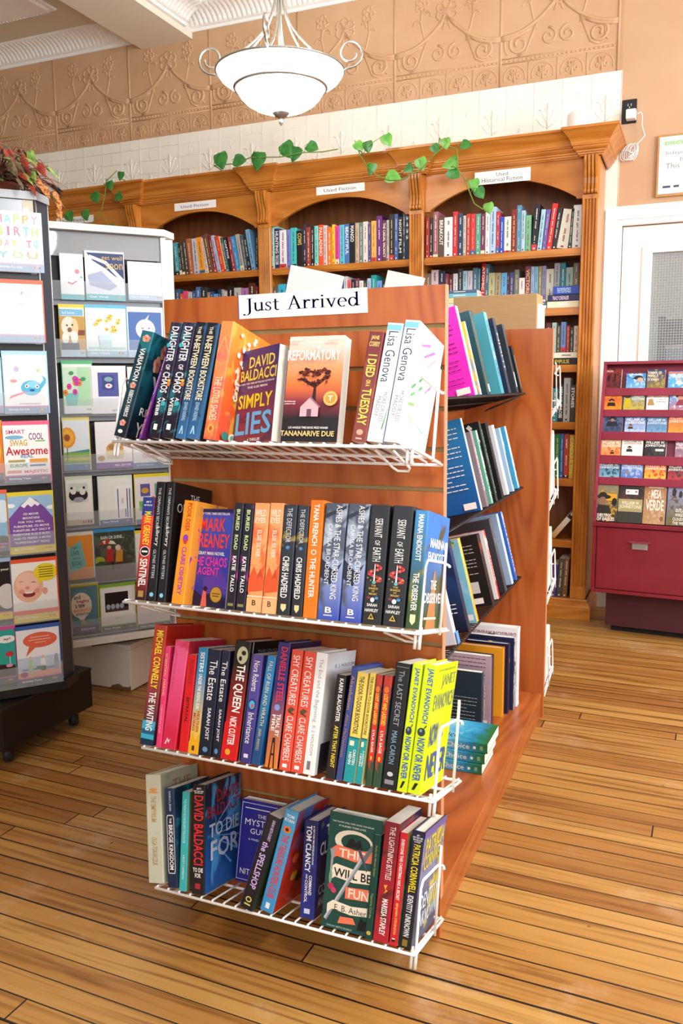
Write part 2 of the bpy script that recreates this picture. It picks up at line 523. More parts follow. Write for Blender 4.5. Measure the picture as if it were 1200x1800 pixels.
# stamped tin frieze: tile pattern in relief
FZ0, FZ1, TW = 2.565, 3.09, 0.546
TANF = noisy('tan_stamped_tin', '#c09874', '#c8a27e', 4.0, 0.55)
mb = MB()
x_end = 0.016
mb.box(XL, x_end, YW - 0.012, YW, FZ0, FZ1 + 0.02, TANF)
def spiral(cx, cz, r0, turns, a0, sgn, n=16):
    return [(cx + r0 * (1 - 0.75 * k / n) * math.cos(a0 + sgn * turns * 2 * math.pi * k / n), cz + r0 * (1 - 0.75 * k / n) * math.sin(a0 + sgn * turns * 2 * math.pi * k / n)) for k in range(n + 1)]
def arc(cx, cz, rx, rz, a0, a1, n=10):
    return [(cx + rx * math.cos(a0 + (a1 - a0) * k / n), cz + rz * math.sin(a0 + (a1 - a0) * k / n)) for k in range(n + 1)]
tile = []       # (points in tile metres, radius)
H = FZ1 - FZ0
cx = TW / 2
tile.append(([(0, 0.0), (0, H)], 0.006))
for s in (-1, 1):
    sw = [(cx + s * (0.012 + k / 9.0 * (TW / 2 - 0.012)), 0.36 - 0.135 * (1 - (1 - k / 9.0) ** 2.2)) for k in range(10)]
    tile.append((sw, 0.008))
    tile.append(([(x, z - 0.012) for x, z in sw[4:]], 0.008))
    fx = cx + s * 0.13
    tile.append(([(fx - s * 0.03, 0.24), (fx - s * 0.01, 0.30), (fx + s * 0.004, 0.36), (fx, 0.42)], 0.005))
    for q in range(5): tile.append((arc(fx + 0.022 * math.cos(q * 1.256), 0.445 + 0.026 * math.sin(q * 1.256), 0.012, 0.014, 0, 6.28, 8), 0.005))
    tile.append((arc(fx + s * 0.022, 0.35, 0.02, 0.02, 0.5, 3.2, 6), 0.005)); tile.append((arc(fx - s * 0.03, 0.39, 0.018, 0.018, -0.5, 2.2, 6), 0.005))
    tile.append((spiral(cx + s * 0.045, 0.20, 0.04, 1.3, math.pi / 2, s), 0.006))
    tile.append((spiral(cx + s * 0.185, 0.185, 0.05, 1.4, math.pi / 2, -s), 0.007))
    tile.append(([(fx - s * 0.03, 0.27), (fx + s * 0.0, 0.2), (fx + s * 0.02, 0.15), (fx + s * 0.06, 0.132)], 0.006))
    tile.append((arc(cx + s * 0.235, 0.19, 0.02, 0.045, 1.2, 4.6, 8), 0.005))
for q in range(6):
    a = q * math.pi / 3 + 0.5
    tile.append((arc(cx + 0.035 * math.cos(a), 0.395 + 0.035 * math.sin(a), 0.021, 0.021, 0, 6.28, 9), 0.0055))
tile.append((arc(cx, 0.395, 0.008, 0.008, 0, 6.28, 8), 0.008))
tile.append(([(cx, 0.37), (cx - 0.012, 0.33), (cx - 0.02, 0.31)], 0.005)); tile.append(([(cx, 0.37), (cx + 0.012, 0.33), (cx + 0.02, 0.31)], 0.005))
for z in (0.103, 0.125): tile.append(([(0.0, z), (TW, z)], 0.0035))
for q in range(26): tile.append(([(q * TW / 26, 0.111), (q * TW / 26 + 0.008, 0.117)], 0.0045))
for q in range(4):
    c0 = (q + 0.5) * TW / 4
    tile.append(([(q * TW / 4, 0.0), (q * TW / 4, 0.1)], 0.004))
    tile.append((arc(c0, 0.035, 0.052, 0.052, -0.3, math.pi + 0.3, 12), 0.004))
    tile.append(([(c0, 0.012), (c0, 0.07)], 0.006))
    for s in (-1, 1):
        tile.append((spiral(c0 + s * 0.02, 0.04, 0.016, 0.9, math.pi / 2, s, 8), 0.005))
        tile.append(([(c0, 0.045), (c0 + s * 0.014, 0.066), (c0 + s * 0.02, 0.07)], 0.005))
k = 0
while x_end - (k + 1) * TW > XL:
    x0 = x_end - 0.004 - (k + 1) * TW
    if x0 > -5.2:
        for pts, rad in tile:
            mb.tube([(x0 + a, YW - 0.0095, FZ0 + b) for a, b in pts], rad * 1.25, TANF, 6)
    k += 1
mb.tube([(x_end, YW - 0.012, FZ0), (x_end, YW - 0.012, FZ1)], 0.007, TANF, 6)
struct('trim_1', mb)

# cream tin below it, with raised lilies
mb = MB()
mb.box(XL, 0.034, YW - 0.009, YW, 1.935, FZ0, CREAM)
def lily(x, z, s):
    y = YW - 0.008
    rd = 0.0030 * s
    mb.tube([(x, y, z - 0.045 * s), (x, y, z + 0.05 * s)], rd * 1.5, CREAM, 5)
    for q in (-1, 1):
        mb.tube([(x, y, z - 0.02 * s), (x + q * 0.016 * s, y, z + 0.0 * s), (x + q * 0.022 * s, y, z + 0.025 * s), (x + q * 0.034 * s, y, z + 0.03 * s)], rd, CREAM, 5)
        mb.tube([(x, y, z - 0.04 * s), (x + q * 0.02 * s, y, z - 0.03 * s), (x + q * 0.036 * s, y, z - 0.012 * s), (x + q * 0.042 * s, y, z - 0.002 * s)], rd, CREAM, 5)
        mb.tube([(x, y, z + 0.045 * s), (x + q * 0.01 * s, y, z + 0.03 * s), (x, y, z + 0.015 * s)], rd, CREAM, 5)
k = 0
x = -0.03
while x > -4.2:
    if k % 2 == 0: lily(x, 2.40, 1.25); lily(x, 2.53, 0.45)
    else: lily(x, 2.47, 0.55); lily(x, 2.31, 1.1)
    mb.tube([(x + 0.0675, YW - 0.009, 1.95), (x + 0.0675, YW - 0.009, FZ0)], 0.002, CREAM, 4)
    x -= 0.135; k += 1
for z in (2.30, 2.37, 2.44, 2.51): mb.tube([(-4.2, YW - 0.009, z), (0.03, YW - 0.009, z)], 0.0012, CREAM, 4)
struct('trim_2', mb)

# ceiling, ribbed cove, beam, raised ceiling moulding
N, outs, _, _ = grid_tex('stamped_ceiling', '', '', 0.018, 0.25)
mx = N.math('MAXIMUM', (outs[0], 0), (outs[1], 0))
bp = N.n('ShaderNodeBump'); bp.inputs['Strength'].default_value = 0.5; bp.inputs['Distance'].default_value = 0.003
N.l(mx, 0, bp, 'Height'); N.l(bp, 0, N.b, 'Normal')
N.b.inputs['Base Color'].default_value = lin('#d6cdb8'); N.b.inputs['Roughness'].default_value = 0.6
CEIL = N.m
mb = MB(); mb.box(XL, XR_, YF, YW + 0.14, ZC, ZC + 0.1, CEIL); struct('ceiling', mb)
BX0, BX1 = -2.624, -2.279
mb = MB(); mb.box(BX0, BX1, YF, YW - 0.001, 3.055, ZC + 0.05, M('#e6dfd0', 0.6)); struct('ceiling_beam', mb)
WHITE_TIN = M('#f1f1ef', 0.45)
def cove(mb, a0, a1, pt, step=0.0075):
    """pt(along, out, z); ribbed cove between a0 and a1"""
    prof = [(0.0, 3.088), (0.022, 3.088), (0.022, 3.104), (0.034, 3.108), (0.04, 3.118), (0.05, 3.132), (0.072, 3.15), (0.1, 3.162), (0.135, 3.168), (0.15, 3.172), (0.15, 3.181)]
    n = int(abs(a1 - a0) / step)
    vs, fs = [], []
    for i in range(n + 1):
        a = a0 + (a1 - a0) * i / n
        rib = 0.0055 * abs(math.sin(math.pi * i / 4.0))
        for j, (o, z) in enumerate(prof):
            k = 1.0 if 4 <= j <= 8 else 0.0
            vs.append(pt(a, o + rib * k * 0.7, z - rib * k * 0.7))
    m = len(prof)
    for i in range(n):
        for j in range(m - 1): fs.append((i * m + j, i * m + j + 1, (i + 1) * m + j + 1, (i + 1) * m + j))
    mb.add(vs, fs, WHITE_TIN)
mb = MB(); cove(mb, XL, BX0, lambda a, o, z: (a, YW - o, z)); struct('trim_3', mb)
mb = MB(); cove(mb, BX1, XR_, lambda a, o, z: (a, YW - o, z)); struct('trim_4', mb)
mb = MB(); cove(mb, YW - 0.1, -1.0, lambda a, o, z: (BX1 + o, a, z)); struct('trim_5', mb)
A = onZ(86, 12, ZC - 0.02); B = onZ(0, 44, ZC - 0.02)
mb = MB()
for ins, zt in ((0.0, 0.014), (0.03, 0.026), (0.075, 0.018)):
    x1, y1 = A.x - ins, B.y - ins
    mb.bbox(XL + 0.3, x1, 0.6 + ins, y1, ZC - zt, ZC, WHITE_TIN, 0.006)
for q in range(90):
    mb.tube([(A.x - 0.05 - q * 0.024, B.y - 0.008, ZC - 0.014), (A.x - 0.05 - q * 0.024, B.y - 0.03, ZC - 0.024)], 0.006, WHITE_TIN, 5)
struct('trim_6', mb)

# door with wired glass
mb = MB()
for o, dpt, w in ((0.0, 0.018, 0.088), (0.012, 0.026, 0.05), (0.066, 0.022, 0.02)):
    mb.box(DX0 - 0.088 + o, DX0 - 0.088 + o + w, YW - dpt, YW, 0, DZ + 0.088 - o, WHITE_TRIM)
    mb.box(DX1 + 0.088 - o - w, DX1 + 0.088 - o, YW - dpt, YW, 0, DZ + 0.088 - o, WHITE_TRIM)
    mb.box(DX0 - 0.088 + o, DX1 + 0.088 - o, YW - dpt - 0.001, YW, DZ + 0.088 - o - w, DZ + 0.088 - o, WHITE_TRIM)
struct('trim_7', mb)
door = MB()
PX0, PX1, PZ0, PZ1 = 0.203, 0.80, 0.95, 1.735
g = 0.003
for (a, b, c_, d_) in ((DX0 + g, PX0, 0.01, DZ - g), (PX1, DX1 - g, 0.01, DZ - g), (PX0, PX1, 0.01, PZ0), (PX0, PX1, PZ1, DZ - g)):
    door.box(a, b, YW + 0.015, YW + 0.055, c_, d_, WHITE_TRIM)
for (a, b, c_, d_) in ((PX0 - 0.045, PX0, PZ0 - 0.045, PZ1 + 0.03), (PX1, PX1 + 0.045, PZ0 - 0.045, PZ1 + 0.03), (PX0, PX1, PZ1, PZ1 + 0.03), (PX0, PX1, PZ0 - 0.045, PZ0)):
    door.box(a, b, YW + 0.007, YW + 0.016, c_, d_, WHITE_TRIM)
dr = struct('door_1', door)
N, outs, _, _ = grid_tex('wired_glass', '', '', 0.0125, 0.16)
mx = N.math('MAXIMUM', (outs[0], 0), (outs[2], 0))
al = N.math('MULTIPLY', (mx, 0), 0.5); al2 = N.math('ADD', (al, 0), 0.22)
N.l(al2, 0, N.b, 'Alpha'); N.b.inputs['Base Color'].default_value = lin('#a9adad'); N.b.inputs['Roughness'].default_value = 0.1
pane = MB(); pane.box(PX0 - 0.005, PX1 + 0.005, YW + 0.032, YW + 0.037, PZ0 - 0.005, PZ1 + 0.005, N.m); pane.build('glass_pane', dr)
# the room behind the glass
mb = MB(); mb.box(-1.2, 2.6, 4.6, 4.7, 0, 3.2, M('#ccd0d0', 0.7)); struct('wall_room_beyond', mb)
mb = MB(); mb.box(-1.2, 2.6, YW + 0.14, 4.7, -0.06, 0, M('#9a9a98', 0.6)); struct('floor_room_beyond', mb)
bpz = onY(1157, 556, 3.9)
mb = MB()
rk = thing('storage_rack', 'dark metal storage rack seen through the wired glass of the door', 'shelf unit', (bpz.x + 0.35, 3.9, 0))
for sx in (bpz.x, bpz.x + 0.66):
    for sy in (3.9, 4.22):
        m_ = MB(); m_.box(sx, sx + 0.04, sy, sy + 0.04, 0, bpz.z, M('#33393f', 0.5)); m_.build('post', rk, rk.location)
for z in (0.3, 0.7, 1.1, bpz.z - 0.14, bpz.z - 0.02):
    m_ = MB(); m_.box(bpz.x, bpz.x + 0.7, 3.9, 4.26, z - 0.02, z + 0.0, M('#454d55', 0.5)); m_.build('shelf', rk, rk.location)
m_ = MB(); m_.box(bpz.x + 0.04, bpz.x + 0.66, 4.2, 4.25, 0.02, bpz.z - 0.02, M('#3a4148', 0.6)); m_.build('back_panel', rk, rk.location)
m_ = MB(); m_.box(bpz.x + 0.05, bpz.x + 0.6, 3.92, 4.15, bpz.z - 0.33, bpz.z - 0.18, M('#8fb0da', 0.5)); 
m_.box(bpz.x + 0.045, bpz.x + 0.605, 3.915, 4.155, bpz.z - 0.19, bpz.z - 0.165, M('#dfe6ea', 0.5))
m_.box(bpz.x + 0.05, bpz.x + 0.6, 3.92, 4.15, 1.1, bpz.z - 0.34, M('#5b6570', 0.5))
bx = m_.build('storage_tub', None, (bpz.x + 0.3, 4.0, 1.1)); tag(bx, 'pale blue tub on the rack behind the wired glass door', 'tub')

# ================================================================== SLATWALL DISPLAY UNIT
PW = 0.608
GZ = [1.236 - 0.0762 * k for k in range(16)]      # tops of the slat grooves
def slat_face(mb, a0, a1, zlo, zhi, pt, wood_m, depth=0.008, gh=0.009):
    """boards between grooves. pt(along, out, z) with out 0 at the back of the groove and DEPTH at the face"""
    edges = [zhi] + [z for g_ in GZ if zlo + 0.03 < g_ < zhi - 0.02 for z in (g_, g_ - gh)] + [zlo]
    for i in range(0, len(edges), 2):
        zt, zb = edges[i], edges[i + 1]
        vs = [pt(a, o, z) for z in (zb, zt) for o in (0, depth) for a in (a0, a1)]
        mb.add(vs, [(0, 2, 3, 1), (4, 5, 7, 6), (0, 1, 5, 4), (2, 6, 7, 3), (0, 4, 6, 2), (1, 3, 7, 5)], wood_m)
    vs = [pt(a, 0.0006, z) for z in (zlo, zhi) for a in (a0, a1)]
    mb.add(vs, [(0, 1, 3, 2)], GROOVE)
disp = thing('book_display_stand', 'cherry slatwall display unit with wire book shelves, standing on the plank floor', 'display stand', (-0.304, 0.64, 0))
DO = disp.location.copy()
EDGE = M('#c98d6c', 0.4)
ZT = 1.305
mb = MB(); mb.box(-PW, 0, 0.008, 0.020, 0, ZT, WOOD_CHERRY); slat_face(mb, -PW, 0, 0, ZT, lambda a, o, z: (a, 0.008 - o, z), WOOD_CHERRY)
mb.box(0, 0.0012, 0.0005, 0.0198, 0.086, ZT, EDGE); mb.box(-PW - 0.0012, -PW, 0.0005, 0.0198, 0, ZT, EDGE)
mb.build('front_panel', disp, DO)
mb = MB(); mb.box(-PW, 0, 1.255, 1.267, 0, ZT - 0.006, WOOD_CHERRY); slat_face(mb, -PW, 0, 0, ZT - 0.006, lambda a, o, z: (a, 1.267 + o, z), WOOD_CHERRY)
mb.box(0, 0.0012, 1.2552, 1.2748, 0.086, ZT - 0.006, EDGE)
mb.build('end_panel', disp, DO)
mb = MB(); mb.box(-0.317, -0.293, 0.02, 1.255, 0.08, ZT - 0.003, WOOD_CHERRY_Y)
slat_face(mb, 0.021, 1.254, 0.084, ZT - 0.003, lambda a, o, z: (-0.293 + o, a, z), WOOD_CHERRY_Y)
slat_face(mb, 0.021, 1.254, 0.084, ZT - 0.003, lambda a, o, z: (-0.317 - o, a, z), WOOD_CHERRY_Y)
mb.build('spine_panel', disp, DO)
mb = MB(); mb.box(-0.605, -0.0085, 0.021, 1.254, 0.0, 0.0695, WOOD_CHERRY_Y); mb.build('kick_board', disp, DO)
mb = MB(); mb.bbox(-0.606, -0.006, 0.0208, 1.2545, 0.07, 0.0845, WOOD_CHERRY_Y, 0.001); mb.build('deck', disp, DO)

TILT = math.radians(14)
def shelf_frame(O, ex, outv):
    """OUTV: horizontal unit vector from the panel towards the front edge"""
    outv = Vector(outv)
    u = Vector((0, 0, math.cos(TILT))) - outv * math.sin(TILT)
    d = -outv * math.cos(TILT) - Vector((0, 0, math.sin(TILT)))
    return Vector(O), Vector(ex), d, u
class Frame:
    def __init__(self, O, ex, d, u): self.O, self.ex, self.d, self.u = Vector(O), Vector(ex), Vector(d), Vector(u)
    def m(self): return frame_m(self.O, self.ex, self.d, self.u)
    def s(self, px): return s_at_px(px, self.O, self.ex)
    def sh(self, px, py, y=0.0):
        P = on_plane(px, py, self.O + self.d * y, self.d) - self.O
        return P.dot(self.ex), P.dot(self.u)
def wire_shelf(label, fr, L, D, mat, pitch, stops, grp, x0=0.0, heavy=1.0):
    """a wire shelf hung on the slats. local x along, y in towards the panel, z up from the top of the wires"""
    root = thing('wire_shelf', label, 'wire shelf', group=grp, matrix=fr.m() @ Matrix.Translation((x0, 0, 0)))
    rw, rl = 0.0021 * heavy, 0.0029 * heavy
    g_ = MB()
    n = int(round(L / pitch))
    for k in range(n + 1):
        x = 0.004 + (L - 0.008) * k / n
        g_.tube([(x, -0.001, -rw - 0.001), (x, 0.004, -rw), (x, D, -rw)], rw, mat, 6)
    for y in (0.0, D * 0.52, D):
        g_.tube([(0, y, -2 * rw - rl + 0.0006), (L, y, -2 * rw - rl + 0.0006)], rl, mat, 8)
    for x in (0, L):
        g_.tube([(x, 0, -2 * rw - rl + 0.0006), (x, D, -2 * rw - rl + 0.0006)], rl, mat, 8)
    g_.build('wire_deck', root)
    for x in (0.05, L - 0.05):
        b_ = MB()
        b_.tube([(x - 0.016, 0.012, -0.011), (x - 0.016, D * 0.55, -0.026), (x - 0.010, D * 0.62, -0.03), (x + 0.010, D * 0.62, -0.03), (x + 0.016, D * 0.55, -0.026), (x + 0.016, 0.012, -0.011)], rl * 0.8, mat, 6)
        b_.build('bracket', root)
    for x, sg in stops:
        e_ = MB()
        a, b2, hh = 0.006, D * 0.62, 0.12
        e_.tube([(x, a, -0.008), (x, a, 0.0), (x, a + 0.002, hh - 0.012), (x, a + 0.012, hh), (x, b2 + 0.004, hh), (x + sg * 0.008, b2 + 0.014, hh - 0.004), (x + sg * 0.012, b2 + 0.004, hh - 0.006)], rl * 1.0, mat, 7)
        e_.tube([(x + sg * 0.004, b2, -0.012), (x + sg * 0.004, b2, hh + 0.03), (x + sg * 0.002, b2 + 0.006, hh + 0.036)], rl * 1.0, mat, 7)
        e_.tube([(x, a - 0.004, -0.006), (x, b2 + 0.01, -0.006)], rl * 1.2, mat, 7)
        for q in (0.0, 0.008): e_.tube([(x - sg * q, a + 0.004, 0.004), (x - sg * q, a + 0.002, -0.034)], rl * 1.1, mat, 6)
        e_.build('end_stop', root)
    return root
FRONT = []
for i, (z, xl, xr) in enumerate(((1.028, -0.600, 0.001), (0.711, -0.594, 0.016), (0.411, -0.565, 0.044), (0.109, -0.548, 0.011))):
    fr = Frame(*shelf_frame((0, -0.2, z), (1, 0, 0), (0, -1, 0)))
    FRONT.append(fr)
    wire_shelf(['topmost white wire shelf under the arrivals sign, bottom of its wires showing', 'white wire shelf of two-by-two paperback pairs, second down from the arrivals sign',
                'white wire shelf holding the yellow-green and crimson books', 'lowest white wire shelf, partly empty, just above the floor'][i], fr, xr - xl, 0.192, WHITE_WIRE, 0.0262, [(xr - xl, 1)] + ([(0, -1)] if i == 0 else []),
               'white wire shelves on the display front', xl)
FAR = []
for i, z in enumerate((1.07, 0.76, 0.44, 0.115)):
    fr = Frame(*shelf_frame((0, 1.473, z), (-1, 0, 0), (0, 1, 0)))
    FAR.append(fr)
    wire_shelf(ORD[i + 1] + ' white wire shelf down behind the plain end panel, only its end stop showing', fr, 0.59, 0.192, WHITE_WIRE, 0.0262, [(0, -1), (0.59, 1)], 'white wire shelves behind the end panel', 0.002, 0.8)
SIDE, SIDEL = [], []
for i, z in enumerate((1.098, 0.795, 0.497)):
    fr = Frame(*shelf_frame((-0.078, 0, z), (0, 1, 0), (1, 0, 0)))
    SIDE.append(fr)
    wire_shelf(['top', 'middle', 'bottom'][i] + ' black wire shelf between the two end panels, above the stacked turquoise books', fr, 1.17, 0.2, BLACK_WIRE, 0.0195, [], 'black wire shelves', 0.045, 0.85)
fr = Frame(*shelf_frame((-0.532, 0, 1.098), (0, -1, 0), (-1, 0, 0)))
SIDEL.append(fr)
wire_shelf('black wire shelf on the far face of the slatwall spine, carrying white books', fr, 1.17, 0.2, BLACK_WIRE, 0.0195, [], None, -1.215, 0.85)

# ------------------------------------------------------------------ the JUST ARRIVED sign, letters drawn one by one
def band(cx, cy, ro, ri, a0, a1, n=14, dx=0.0, dy=0.0):
    o = [(cx + ro[0] * math.cos(a0 + (a1 - a0) * k / n), cy + ro[1] * math.sin(a0 + (a1 - a0) * k / n)) for k in range(n + 1)]
    i = [(cx + dx + ri[0] * math.cos(a0 + (a1 - a0) * k / n), cy + dy + ri[1] * math.sin(a0 + (a1 - a0) * k / n)) for k in range(n + 1)]
    return [[o[k], o[k + 1], i[k + 1], i[k]] for k in range(n)]
def rc(x0, x1, y0, y1): return [[(x0, y0), (x1, y0), (x1, y1), (x0, y1)]]
def disc(x, y, r_): return [[(x + r_ * math.cos(2 * math.pi * k / 12), y + r_ * math.sin(2 * math.pi * k / 12)) for k in range(12)]]
PI = math.pi
LET = {
 'J': (0.36, rc(0.15, 0.235, 0.0, 0.68) + rc(0.06, 0.32, 0.655, 0.68) + band(0.02, 0.0, (0.215, 0.2), (0.13, 0.185), -PI / 2 - 0.5, 0.0, 12) + disc(-0.085, -0.165, 0.042)),
 'u': (0.54, rc(0.07, 0.14, 0.14, 0.44) + [[(0.0, 0.425), (0.14, 0.46), (0.14, 0.42), (0.0, 0.41)]] + band(0.225, 0.16, (0.155, 0.17), (0.085, 0.115), PI, 2 * PI - 0.5, 12, 0.0, 0.0) + rc(0.37, 0.44, 0.02, 0.44) + [[(0.29, 0.425), (0.44, 0.46), (0.44, 0.42), (0.29, 0.41)]] + [[(0.37, 0.0), (0.53, 0.035), (0.53, 0.055), (0.37, 0.06)]]),
 's': (0.38, band(0.175, 0.34, (0.125, 0.12), (0.075, 0.095), 0.5, PI * 1.42, 12) + band(0.165, 0.115, (0.14, 0.125), (0.085, 0.1), -PI * 0.86, PI * 0.42, 12) + [[(0.10, 0.27), (0.15, 0.30), (0.235, 0.215), (0.19, 0.175)]] + rc(0.275, 0.295, 0.33, 0.44) + rc(0.03, 0.05, 0.01, 0.13)),
 't': (0.36, rc(0.10, 0.17, 0.1, 0.58) + rc(0.01, 0.29, 0.415, 0.45) + band(0.215, 0.12, (0.115, 0.13), (0.045, 0.085), PI, PI * 1.75, 8)),
 ' ': (0.30, []),
 'A': (0.70, [[(0.09, 0.0), (0.125, 0.0), (0.355, 0.62), (0.335, 0.69)], [(0.31, 0.69), (0.36, 0.71), (0.625, 0.0), (0.53, 0.0)]] + rc(0.19, 0.49, 0.23, 0.262) + rc(0.0, 0.21, 0.0, 0.024) + rc(0.45, 0.71, 0.0, 0.024)),
 'r': (0.40, rc(0.09, 0.16, 0.0, 0.44) + [[(0.01, 0.425), (0.16, 0.465), (0.16, 0.42), (0.01, 0.41)]] + rc(0.01, 0.25, 0.0, 0.024) + band(0.29, 0.30, (0.135, 0.16), (0.1, 0.1), PI * 0.42, PI, 8) + disc(0.335, 0.405, 0.042)),
 'i': (0.27, rc(0.09, 0.16, 0.0, 0.44) + [[(0.01, 0.425), (0.16, 0.465), (0.16, 0.42), (0.01, 0.41)]] + rc(0.01, 0.25, 0.0, 0.024) + disc(0.12, 0.60, 0.045)),
 'v': (0.50, [[(0.055, 0.43), (0.14, 0.43), (0.275, 0.06), (0.245, -0.01)], [(0.395, 0.43), (0.43, 0.43), (0.27, -0.01), (0.245, -0.01), (0.245, 0.05)]] + rc(0.0, 0.2, 0.425, 0.45) + rc(0.32, 0.5, 0.425, 0.45)),
 'e': (0.47, band(0.235, 0.225, (0.205, 0.235), (0.135, 0.205), 0.12, PI * 1.72, 20) + rc(0.09, 0.42, 0.235, 0.262)),
 'd': (0.54, band(0.225, 0.22, (0.195, 0.23), (0.125, 0.195), 0.5, 2 * PI - 0.4, 20) + rc(0.37, 0.44, 0.0, 0.68) + [[(0.28, 0.67), (0.44, 0.71), (0.44, 0.67), (0.28, 0.655)]] + [[(0.37, 0.0), (0.53, 0.03), (0.53, 0.05), (0.37, 0.06)]]),
}
tl = onY(418.5, 519.5, 0); tr = onY(645, 505, 0); bl = onY(420, 561, 0); br_ = onY(646.5, 549.5, 0)
mb = MB()
q = [tl, tr, br_, bl]
mb.add([Vector((v.x, -0.0012, v.z)) for v in q] + [Vector((v.x, -0.0002, v.z)) for v in q], [(0, 1, 2, 3), (4, 5, 6, 7), (0, 1, 5, 4), (1, 2, 6, 5), (2, 3, 7, 6), (3, 0, 4, 7)], M('#f7f6fa', 0.5))
INKJ = M('#3a3390', 0.5)
tot = sum(LET[ch][0] for ch in 'Just Arrived')
def sgn_pt(u, v):   # u,v 0..1 over the sheet
    top = tl + (tr - tl) * u; bot = bl + (br_ - bl) * u
    P = bot + (top - bot) * v
    return Vector((P.x, -0.0015, P.z))
x = 0.0
for ch in 'Just Arrived':
    adv, polys = LET[ch]
    for dx_ in (-0.011, 0.0, 0.011):
      for poly in polys:
        mb.add([sgn_pt(dx_ / tot * 0.885 + 0.062 + (x + a) / tot * 0.885, 0.30 + b * 0.80) for a, b in poly], [tuple(range(len(poly)))], INKJ)
    x += adv
mb.add([sgn_pt(0.0, 0), sgn_pt(0.006, 0), sgn_pt(0.006, 1), sgn_pt(0.0, 1)], [(0, 1, 2, 3)], M('#6a5aa0', 0.5))
o = mb.build('paper_sign', None, (-0.32, 0, 1.25)); tag(o, 'white paper sign with dark blue lettering taped to the slatwall top', 'sign')

# ================================================================== WALL BOOKCASE
PIL = [-0.053, -0.872, -1.707, -2.522, -3.34]      # pilaster centres
PWH = 0.036
SH = [1.740, 1.508, 1.248, 0.980, 0.710, 0.412, 0.098]
SH = [1.740, 1.474, 1.212, 0.944, 0.674, 0.376, 0.088]
bc = thing('bookcase', 'tall honey pine wall bookcase with arched tops, fluted pilasters and heavy cornice', 'bookcase', (-1.7, 2.7, 0))
BO = bc.location.copy()
mb = MB(); mb.box(-3.37, -0.022, 2.825, 2.838, 0.05, 2.12, WOOD_BACK); mb.build('back_panel', bc, BO)
for i, x in enumerate(PIL):
    sx = (x + 0.012, x + 0.033) if i == 0 else ((x - 0.033, x - 0.012) if i == 4 else (x - 0.012, x + 0.012))
    mb = MB(); mb.box(sx[0], sx[1], 2.575, 2.824, 0.02, 2.13, WOOD_PINE); mb.build('side_panel' if i in (0, 4) else 'divider', bc, BO)
    # fluted pilaster
    y0 = 2.553
    pts = [(x - PWH, 2.5748), (x - PWH, y0 + 0.003), (x - PWH + 0.003, y0)]
    nf = 4; m0 = x - PWH + 0.009; wf = (2 * PWH - 0.018) / nf
    for k in range(nf):
        a = m0 + k * wf
        pts += [(a + wf * 0.12, y0), (a + wf * 0.25, y0 + 0.006), (a + wf * 0.5, y0 + 0.008), (a + wf * 0.75, y0 + 0.006), (a + wf * 0.88, y0)]
    pts += [(x + PWH - 0.003, y0), (x + PWH, y0 + 0.003), (x + PWH, 2.5748)]
    mb = MB(); mb.prism(pts, lambda a, b, k: Vector((a, b, 0.16 + k * (1.945 - 0.16))), WOOD_PINE)
    mb.box(x - PWH, x + PWH, y0, 2.5748, 1.945, 1.965, WOOD_PINE); mb.box(x - PWH, x + PWH, y0, 2.5748, 0.10, 0.16, WOOD_PINE)
    mb.build('pilaster', bc, BO)
    # reeded corbel with an S profile
    prof = [(2.575, 1.966), (2.546, 1.966), (2.540, 1.972), (2.540, 1.982), (2.546, 1.990), (2.549, 2.01), (2.546, 2.035), (2.536, 2.06), (2.527, 2.085), (2.522, 2.105), (2.522, 2.127), (2.575, 2.127)]
    mb = MB()
    mb.box(x - PWH, x + PWH, 2.558, 2.5748, 1.9655, 2.1275, WOOD_PINE)
    for k in range(4):
        c_ = x - PWH + 0.0125 + k * (2 * PWH - 0.025) / 3
        for hw, dy in ((0.0066, 0.0), (0.0052, -0.004), (0.0028, -0.0065)):
            mb.prism([(a + dy, b) for a, b in prof], lambda a, b, kk, c_=c_, hw=hw: Vector((c_ - hw + 2 * hw * kk, a, b)), WOOD_PINE)
    mb.build('corbel', bc, BO)
for i in range(4):
    xr_, xl_ = PIL[i] - PWH, PIL[i + 1] + PWH
    cx, hw = (xr_ + xl_) / 2, (xr_ - xl_) / 2
    n = 24
    aw = hw - 0.035
    pts = [(xl_ - 0.001, 2.135), (xl_ - 0.001, 1.955), (xl_ + 0.028, 1.955), (xl_ + 0.030, 1.963), (cx - aw, 1.966)]
    for k in range(1, n):
        a = -1 + 2 * k / n
        pts.append((cx + a * aw, 1.966 + 0.100 * (1 - abs(a) ** 2.1)))
    pts += [(cx + aw, 1.966), (xr_ - 0.030, 1.963), (xr_ - 0.028, 1.955), (xr_ + 0.001, 1.955), (xr_ + 0.001, 2.135)]
    mb = MB(); mb.prism(pts, lambda a, b, k: Vector((a, 2.5765 - 0.0 + 0.02 * k, b)), WOOD_PINE_K); mb.build('arch_board', bc, BO)
    for z in SH:
        mb = MB()
        a, b = PIL[i + 1] + 0.0125, PIL[i] - 0.0125
        mb.box(a, b, 2.592, 2.8245, z - 0.022, z, WOOD_PINE_X)
        mb.bbox(xl_ + 0.001, xr_ - 0.001, 2.5765, 2.5915, z - 0.035, z, WOOD_PINE_X, 0.002)
        mb.box(xl_ + 0.001, xr_ - 0.001, 2.5735, 2.577, z - 0.026, z - 0.01, WOOD_PINE_X)
        mb.build('shelf', bc, BO)
